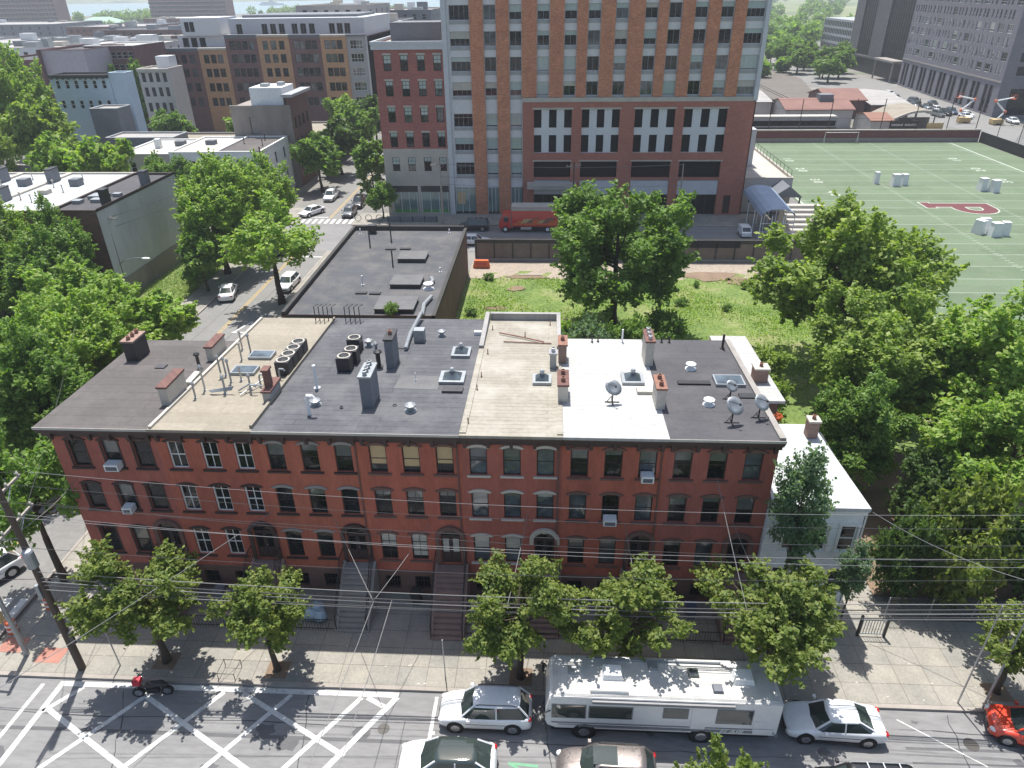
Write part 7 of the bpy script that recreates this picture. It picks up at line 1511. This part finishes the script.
# ------------------------------------------------------------------ poles, wires and street furniture
def pole(name, label, x, y, h, r=.16, mt='pole_wood', z=.1, arms=(), lean=(0, 0), cat='utility pole', group='utility poles'):
    t = thing(name, label, cat, (x, y, z), group)
    MB().tube([(x, y, z), (x+lean[0]*.5, y+lean[1]*.5, h*.5), (x+lean[0], y+lean[1], h)], [r, r*.85, r*.65], 10).build('shaft', mt, t)
    for (za, dx, dy, L) in arms:
        d = Vector((dx, dy, 0)).normalized(); c = Vector((x+lean[0]*za/h, y+lean[1]*za/h, za)); p = Vector((-d.y, d.x, 0))
        m = MB(); a, b = c - d*L/2 + p*.15, c + d*L/2 + p*.15
        m.add([q for e in (a, b) for q in (e - p*.05 + Vector((0, 0, -.06)), e + p*.05 + Vector((0, 0, -.06)), e + p*.05 + Vector((0, 0, .06)), e - p*.05 + Vector((0, 0, .06)))], [(0,1,2,3), (7,6,5,4), (0,4,5,1), (1,5,6,2), (2,6,7,3), (3,7,4,0)]); ar = m.build('crossarm', 'arm_wood', t)
        m = MB()
        for s in (-1, 1): m.tube([c + d*s*L*.3 + p*.15, c + Vector((0, 0, -.7))], .025, 5)
        m.build('brace', 'galvanised', ar)
        for f in (-.46, -.2, .2, .46):
            e = c + d*L*f + p*.15; MB().lathe((e.x, e.y, e.z+.061), [(.03, 0), (.06, .06), (.03, .09), (.07, .13), (.03, .2)], 8).build('insulator', 'stone_pale', ar)
    return t
pA = pole('utility_pole', 'tall wooden utility pole with two crossarms at the left street corner', -25.0, 24.35, 13.0, .2, arms=((12.0, -.06, 1, 3.3), (10.2, -.06, 1, 3.3)), lean=(.1, -.15))
m = MB(); m.lathe((-24.7, 24.0, 7.9), [(.26, 0), (.26, .9), (.2, 1.0), (.05, 1.02)], 12); m.build('transformer', 'galvanised', pA); MB().box(-25.25, -25.05, 24.05, 24.2, 5.6, 6.5).build('junction_box', 'galvanised', pA); MB().box(-24.85, -24.6, 24.2, 24.35, 2.2, 3.0).build('sign_plate', 'dark_metal', pA)
pB = pole('utility_pole', 'wooden utility pole with grey transformer at the right edge behind the red car', 25.2, 24.5, 11.8, .18, arms=((10.9, 0, 1, 3.0),)); m = MB(); m.lathe((24.8, 24.3, 7.2), [(.28, 0), (.28, .95), (.2, 1.05), (.05, 1.07)], 12); m.build('transformer', 'galvanised', pB)
pole('street_post', 'slender pale metal post standing before the red car', 22.1, 23.95, 7.4, .06, 'galvanised', cat='post', group='metal posts')
pole('street_post', 'slender dark metal post left of the pale one before the red car', 21.0, 24.2, 7.0, .045, 'steel', cat='post', group='metal posts')
pole('utility_pole', 'weathered pole with a street lamp before the grey stuccoed wall', -50.3, 76.0, 11, .18, arms=((9.7, 1, 0, 2.6),))
t = thing('street_lamp', 'curved street lamp arm on the pole before the grey stuccoed wall', 'street lamp', (-50.1, 75.9, 4.6)); m = MB(); m.tube([(-50.15, 75.8, 4.4), (-49.2, 75.6, 5.0), (-47.8, 75.5, 5.3), (-47.0, 75.5, 5.3)], .06, 6); m.build('arm', 'galvanised', t); MB().ball((-46.6, 75.5, 5.25), .55, .22, .13).build('lamp_head', 'plastic_white', t)
pole('utility_pole', 'wooden pole with crossarms before the white corner house', -46.3, 113.2, 10.5, .18, arms=((9.8, 1, 0, 2.4), (8.9, 1, 0, 2.0)))
pole('utility_pole', 'pale pole with crossarms before the annex shops', -16.6, 105.9 + .8, 9.6, .17, arms=((9.1, .8, .6, 3.0),), mt='arm_wood'); pole('light_pole', 'pale light pole between the tree and the tower podium', 19.4, 100.9 + 5.8, 9.2, .14, mt='arm_wood', cat='light pole'); pole('utility_pole', 'pole beside the lone tree before the tower garage', 3.4, 107.0, 9.4, .15, arms=((8.8, .9, .4, 2.4),))
pole('signal_pole', 'grey traffic signal pole at the lower left corner', -28.6, 25.1, 7.2, .14, 'galvanised', cat='signal pole', group=None)
t = thing('traffic_signal', 'yellow traffic signal hanging on the arm of the grey pole', 'traffic light', (-29.6, 25.1, 6.4)); m = MB(); m.tube([(-28.6, 25.1, 6.8), (-31, 25.3, 7.1), (-34.5, 25.6, 7.15)], .07, 6); m.build('arm', 'galvanised', t); m = MB(); m.box(-29.0, -28.7, 24.7, 24.98, 3.0, 4.0); hd = m.build('signal_head', 'wood_yellow', t)
for k in range(3): m = MB(); m.cyl((-28.85, 24.7, 3.2+k*.3), (-28.85, 24.64, 3.2+k*.3), .11, n=10); m.build('lens', 'void', hd)
m = MB(); m.box(-32.2, -31.9, 25.1, 25.4, 6.0, 7.0); m.build('signal_head', 'dark_metal', t); m = MB(); m.box(-34.4, -34.0, 25.2, 25.6, 6.3, 7.0); m.build('camera_box', 'plastic_white', t)
pole('sign_post', 'thin leaning sign post on the pavement before the corner house', -23.0, 24.6, 3.4, .04, 'steel', lean=(-.15, .1), cat='sign post', group=None)
pole('sign_post', 'thin sign post on the pavement left of the white sport utility', -5.2, 24.6, 3.0, .035, 'steel', cat='sign post', group=None)
# wires: each strung between two supports with its own sag
def wire(label, a, b, sag, r=.014, mt='wire', grp='wires along the front street', nm='utility_wire'):
    a, b = Vector(a), Vector(b); n = 22; pts = []
    for i in range(n+1):
        t = i/n; p = a.lerp(b, t); p.z -= sag*4*t*(1-t); pts.append(p)
    return tag(MB().tube(pts, r, 5).build(nm, mt), label, 'wire', grp)
LX, RX = -25.0, 25.2
far = [(12.15, 25.9, 'rear'), (12.15, 24.9, 'second'), (12.15, 23.7, 'third'), (12.15, 22.8, 'front')]
for z, y, w_ in far: wire(f'{w_} wire of the upper crossarm running right across the facade', (LX+.15, y, z), (RX, 23.1 + (y-22.8)*.9, 11.1), .9, .011, 'wire_pale' if w_ in ('rear', 'front') else 'wire')
for z, y, w_ in [(10.35, 25.8, 'rear'), (10.35, 24.9, 'second'), (10.35, 22.8, 'front')]: wire(f'{w_} wire of the lower crossarm running right across the row', (LX+.15, y, z), (RX, 24.3 - (25-y)*.1, 9.6 - (25.8-y)*.2), .9, .011, 'wire_pale' if w_ == 'second' else 'wire')
for k, (z0, z1, r, sag, mt, lb) in enumerate(((7.4, 7.2, .02, .75, 'wire_pale', 'topmost cable of the low bundle before the house doors'), (7.0, 6.9, .03, .85, 'wire', 'thick dark cable of the low bundle before the house doors'), (6.75, 6.6, .022, .8, 'wire_pale', 'pale cable in the middle of the low bundle'), (6.5, 6.4, .028, .9, 'wire', 'dark cable near the bottom of the low bundle'), (6.2, 6.2, .018, .7, 'wire_pale', 'lowest thin cable of the low bundle'))): wire(lb, (LX, 24.15, z0), (RX, 24.3, z1), sag, r, mt)
for lb, a, b, s in (('wire continuing left from the upper crossarm, rear', (LX-.1, 25.9, 12.15), (-70, 26, 12), .9), ('wire continuing left from the upper crossarm, front', (LX-.1, 22.8, 12.15), (-70, 23, 12), .9), ('thick cable continuing left from the low bundle', (LX-.1, 24.15, 6.9), (-70, 24.2, 7.2), .8), ('cable from the corner pole along the side street', (LX-.2, 24.5, 9.6), (-43, 60, 10), .8)): wire(lb, a, b, s, .014)
for lb, a, b, s in (('service drop from the bundle to the left of the grey stone stoop', (-8.35, 24.2, 6.1), (-12.0, 30.4, 5.9), .1), ('service drop from the bundle to the boarded-window house', (-8.3, 24.2, 6.1), (-6.6, 30.4, 5.6), .1), ('long service drop crossing the street from the low bundle', (-8.3, 24.15, 6.1), (-9.0, 9.6, 7.6), .3), ('second line crossing the street beside the long service drop', (-7.4, 24.15, 6.2), (-7.7, 9.6, 7.6), .3), ('service drop to the cream-roofed house', (-1.8, 24.2, 6.0), (-1.0, 30.4, 6.6), .15), ('service drop to the white-roofed row house', (4.6, 24.2, 6.0), (4.4, 30.4, 6.0), .15), ('service drop to the end house of the row', (9.6, 24.2, 6.1), (9.0, 30.4, 9.3), .1), ('second service drop to the end house of the row', (10.9, 24.2, 6.1), (10.2, 30.4, 6.4), .2), ('diagonal line from the upper wires down over the left trees', (-15.4, 30.3, 6.4), (-24.5, 12.6, 8.3), .2), ('drooping line over the dark shrubs at the right', (17.4, 30.2, 7.4), (RX, 24.5, 7.4), .7), ('line from the corner house to the corner pole', (-26.2, 30.4, 8.4), (-24.9, 24.5, 9.8), .2)): wire(lb, a, b, s, .016, 'wire_pale', 'service drops')
for k, (z, lb) in enumerate(((9.3, 'upper wire before the annex and the tower podium'), (7.4, 'middle wire before the annex and the tower podium'), (6.3, 'lowest wire before the annex and the tower podium'))): wire(lb, (-16.6, 106.5, z), (19.4, 106.6, z-.2), .5, .03, 'wire_pale', 'wires before the tower')
for k, lb in enumerate(('upper wire between the poles on the side street', 'lower wire between the poles on the side street')): wire(lb, (-50.3, 76, 9.8-k*1.2), (-46.3, 113.2, 9.8-k), .8, .02, 'wire', 'wires on the side street')
# things on the pavements
def bag(label, x, y, z, s, mt='plastic_blue_bag', grp='rubbish bags'):
    t = thing('rubbish_bag', label, 'bag', (x, y, z), grp); m = MB(); m.ball((x, y, z+s*.5), s*.62, s*.55, s*.52, 12, 8, jit=.12); m.build('sack', mt, t, True); MB().ball((x+.05, y, z+s*1.02), .07, .07, .12, 6, 4).build('knot', mt, t)
for k, (x, y, z, s) in enumerate(((-13.6, 28.3, .13, .75), (-13.0, 28.2, .13, .7), (-13.3, 28.7, .13, .8))): bag(('left clear blue rubbish bag of the heap by the grey stone stoop', 'right clear blue rubbish bag of the heap by the grey stone stoop', 'rear clear blue rubbish bag of the heap by the grey stone stoop')[k], x, y, z, s)
def bin_(label, x, y, mt, h=1.0):
    t = thing('wheelie_bin', label, 'bin', (x, y, .13), 'bins in the front yards'); m = MB(); k = .82
    m.add([(x-.25*k, y-.28*k, .2), (x+.25*k, y-.28*k, .2), (x+.25*k, y+.28*k, .2), (x-.25*k, y+.28*k, .2), (x-.27, y-.31, h), (x+.27, y-.31, h), (x+.27, y+.31, h), (x-.27, y+.31, h)], [(3,2,1,0), (0,1,5,4), (1,2,6,5), (2,3,7,6), (3,0,4,7)]); m.build('tub', mt, t); MB().box(x-.3, x+.3, y-.34, y+.34, h+.001, h+.07).build('lid', mt, t)
    m = MB()
    for s in (-1, 1): m.cyl((x+s*.22, y+.26, .23), (x+s*.27, y+.26, .23), .1, n=10)
    m.build('wheel', 'rubber', t)
bin_('black bin in the front yard of the corner house', -25.2, 29.4, 'dark_metal'); bin_('grey bin before the white-windowed house', -19.4, 29.5, 'slate_wall'); bin_('dark bin beside the brown stoop of the boarded-window house', -7.6, 29.7, 'dark_metal'); bin_('green-grey bin before the white-roofed row house', 2.2, 29.6, 'slate_wall'); bin_('dark blue bin in the front yard of the end house', 8.4, 29.3, 'car_blue')
def drum(label, x, y, mt='plastic_orange'):
    t = thing('traffic_barrel', label, 'traffic barrel', (x, y, .0), 'traffic barrels at the corner'); m = MB(); m.lathe((x, y, 0), [(.34, 0), (.34, .08), (.28, .081), (.26, 1.0), (.12, 1.04)], 14); m.build('drum', mt, t); m = MB()
    for z in (.35, .7): m.lathe((x, y, z), [(.285, 0), (.282, .14)], 14)
    m.build('reflective_band', 'plastic_white', t)
drum('orange traffic barrel on the corner beside the signal pole', -30.4, 26.6); drum('orange traffic barrel in the road at the left edge', -31.8, 24.9); drum('orange and white traffic barrel behind the signal pole', -29.4, 28.5)
t = thing('road_barrier', 'red and white plastic road barrier at the lower left corner', 'barrier', (-30.6, 23.0, 0), None, R(20)); m = MB(); m.ext([(-1.0, 0), (1.0, 0), (1.0, .12), (.95, .9), (-.95, .9), (-1, .12)], -.2, .2, 0); m.build('shell', 'plastic_white', t, local=True); m = MB()
for k in range(3): m.box(-.8+k*.6, -.5+k*.6, -.21, .21, .3, .75)
m.build('red_panel', 'plastic_orange', t, local=True)
t = thing('orange_barrier', 'bright orange plastic barrier at the warehouse corner in the lot', 'barrier', (-8.9, 87.4, .08)); m = MB(); m.ext([(-10.0, .08), (-7.8, .08), (-7.8, .3), (-8.0, 1.1), (-9.8, 1.1), (-10, .3)], 87.1, 87.6); m.build('shell', 'plastic_orange', t); m = MB(); m.box(-9.6, -8.2, 87.08, 87.098, .5, .8); m.build('reflective_band', 'lens_red', t)
t = thing('orange_net', 'scrap of orange safety netting hanging in the bushes by the rear ell', 'netting', (16.2, 44.6, 6)); 
m = MB(); m.ball((16.0, 42.6, 5.6), .45, .25, .35, 9, 6, jit=.25); m.build('net', 'plastic_orange', t)
for k, x in enumerate((-33.4, -31.7, -30.0)):
    t = thing('bicycle_rack', ('left ring-shaped bicycle rack at the annex corner', 'middle ring-shaped bicycle rack at the annex corner', 'right ring-shaped bicycle rack at the annex corner')[k], 'bicycle rack', (x+3.2, 107.6, .13), 'bicycle racks'); m = MB(); m.tube([(x+3.2+.5*math.cos(a*math.pi/8), 107.6, .75+.5*math.sin(a*math.pi/8)) for a in range(17)], .045, 6); m.build('ring', 'iron', t); MB().tube([(x+3.2, 107.6, .1), (x+3.2, 107.6, .26)], .06, 6).build('foot', 'iron', t)
t = thing('planter_fence', 'grey railing with planters before the annex shops', 'railing', (-20, 107.6, .13)); m = MB(); m.box(-25.5, -17.6, 107.5, 107.62, .13, 1.0); m.build('panel', 'slate_wall', t); m = MB()
for k in range(5): m.tube([(-25.4+k*1.93, 107.45, .1), (-25.4+k*1.93, 107.45, 1.15)], .06, 6)
m.build('post', 'iron', t)
t = thing('parasol', 'white garden parasol behind the trees below the blue house', 'parasol', (-88, 146, 0)); MB().tube([(-88, 146, 0), (-88, 146, 11.4)], .05, 5).build('pole', 'iron', t); MB().lathe((-88, 146, 11.0), [(1.6, 0), (.8, .35), (.05, .7)], 10).build('canopy', 'plastic_white', t)
t = thing('utility_cart', 'small white utility cart parked before the blue-grey canopy', 'cart', (28.3, 101.6, 0), None, R(90)); t.scale = (.6, .72, .75); m = MB(); m.ext([(-2.2, .35), (2.2, .35), (2.2, 1.9), (-1.0, 1.95), (-1.7, 1.2), (-2.2, 1.05)], -.95, .95); m.build('body', 'car_white', t, local=True); m = MB(); m.add([(-1.72, -.8, 1.22), (-1.72, .8, 1.22), (-1.08, .8, 1.88), (-1.08, -.8, 1.88)], [(0,1,2,3)]); m.box(-1.2, -.4, -.965, -.951, 1.3, 1.8); m.build('window', 'car_glass', t, local=True)
for x in (-1.4, 1.3):
    for s in (-1, 1): w_ = MB(); w_.cyl((x, s*.7, .34), (x, s*.97, .34), .34, n=12); w_.build('wheel', 'rubber', t, local=True)
t = thing('lot_debris', 'length of pale timber lying on the bare earth in the lot', 'timber', (-2.5, 84.6, .1)); MB().box(-4, -1, 84.5, 84.7, .11, .22).build('beam', 'stone_pale', t)
for k, (x, y, d_) in enumerate(((-16.8, 24.4, .9), (6.9, 24.6, .8))):
    t = thing('tree_guard', ('small iron tree guard on the pavement left of the white sport utility', 'small iron tree guard beside the motorhome')[k], 'tree guard', (x, y, .13)); m = MB()
    for a in range(4): c = (x+d_/2*(1 if a in (0, 3) else -1), y+d_/2*(1 if a < 2 else -1)); m.tube([(c[0], c[1], .13), (c[0], c[1], .65)], .02, 5)
    m.tube([(x-d_/2, y-d_/2, .6), (x+d_/2, y-d_/2, .6), (x+d_/2, y+d_/2, .6), (x-d_/2, y+d_/2, .6), (x-d_/2, y-d_/2, .6)], .018, 5); m.build('rail', 'iron', t)

# ------------------------------------------------------------------ the air: even haze round the whole scene
hz_ = MB().box(-10000, 10000, -1200, 10000, -1.0, 95.0).build('haze', []); tag(hz_, kind='stuff')
hm_ = bpy.data.materials.new('haze'); hm_.use_nodes = True; n = hm_.node_tree; n.nodes.clear()
o = n.nodes.new('ShaderNodeOutputMaterial'); v = n.nodes.new('ShaderNodeVolumePrincipled'); v.inputs['Color'].default_value = (0.86, 0.92, 1.0, 1); v.inputs['Density'].default_value = 0.0003; v.inputs['Anisotropy'].default_value = 0.2
n.links.new(v.outputs[0], o.inputs['Volume']); hz_.data.materials.append(hm_)
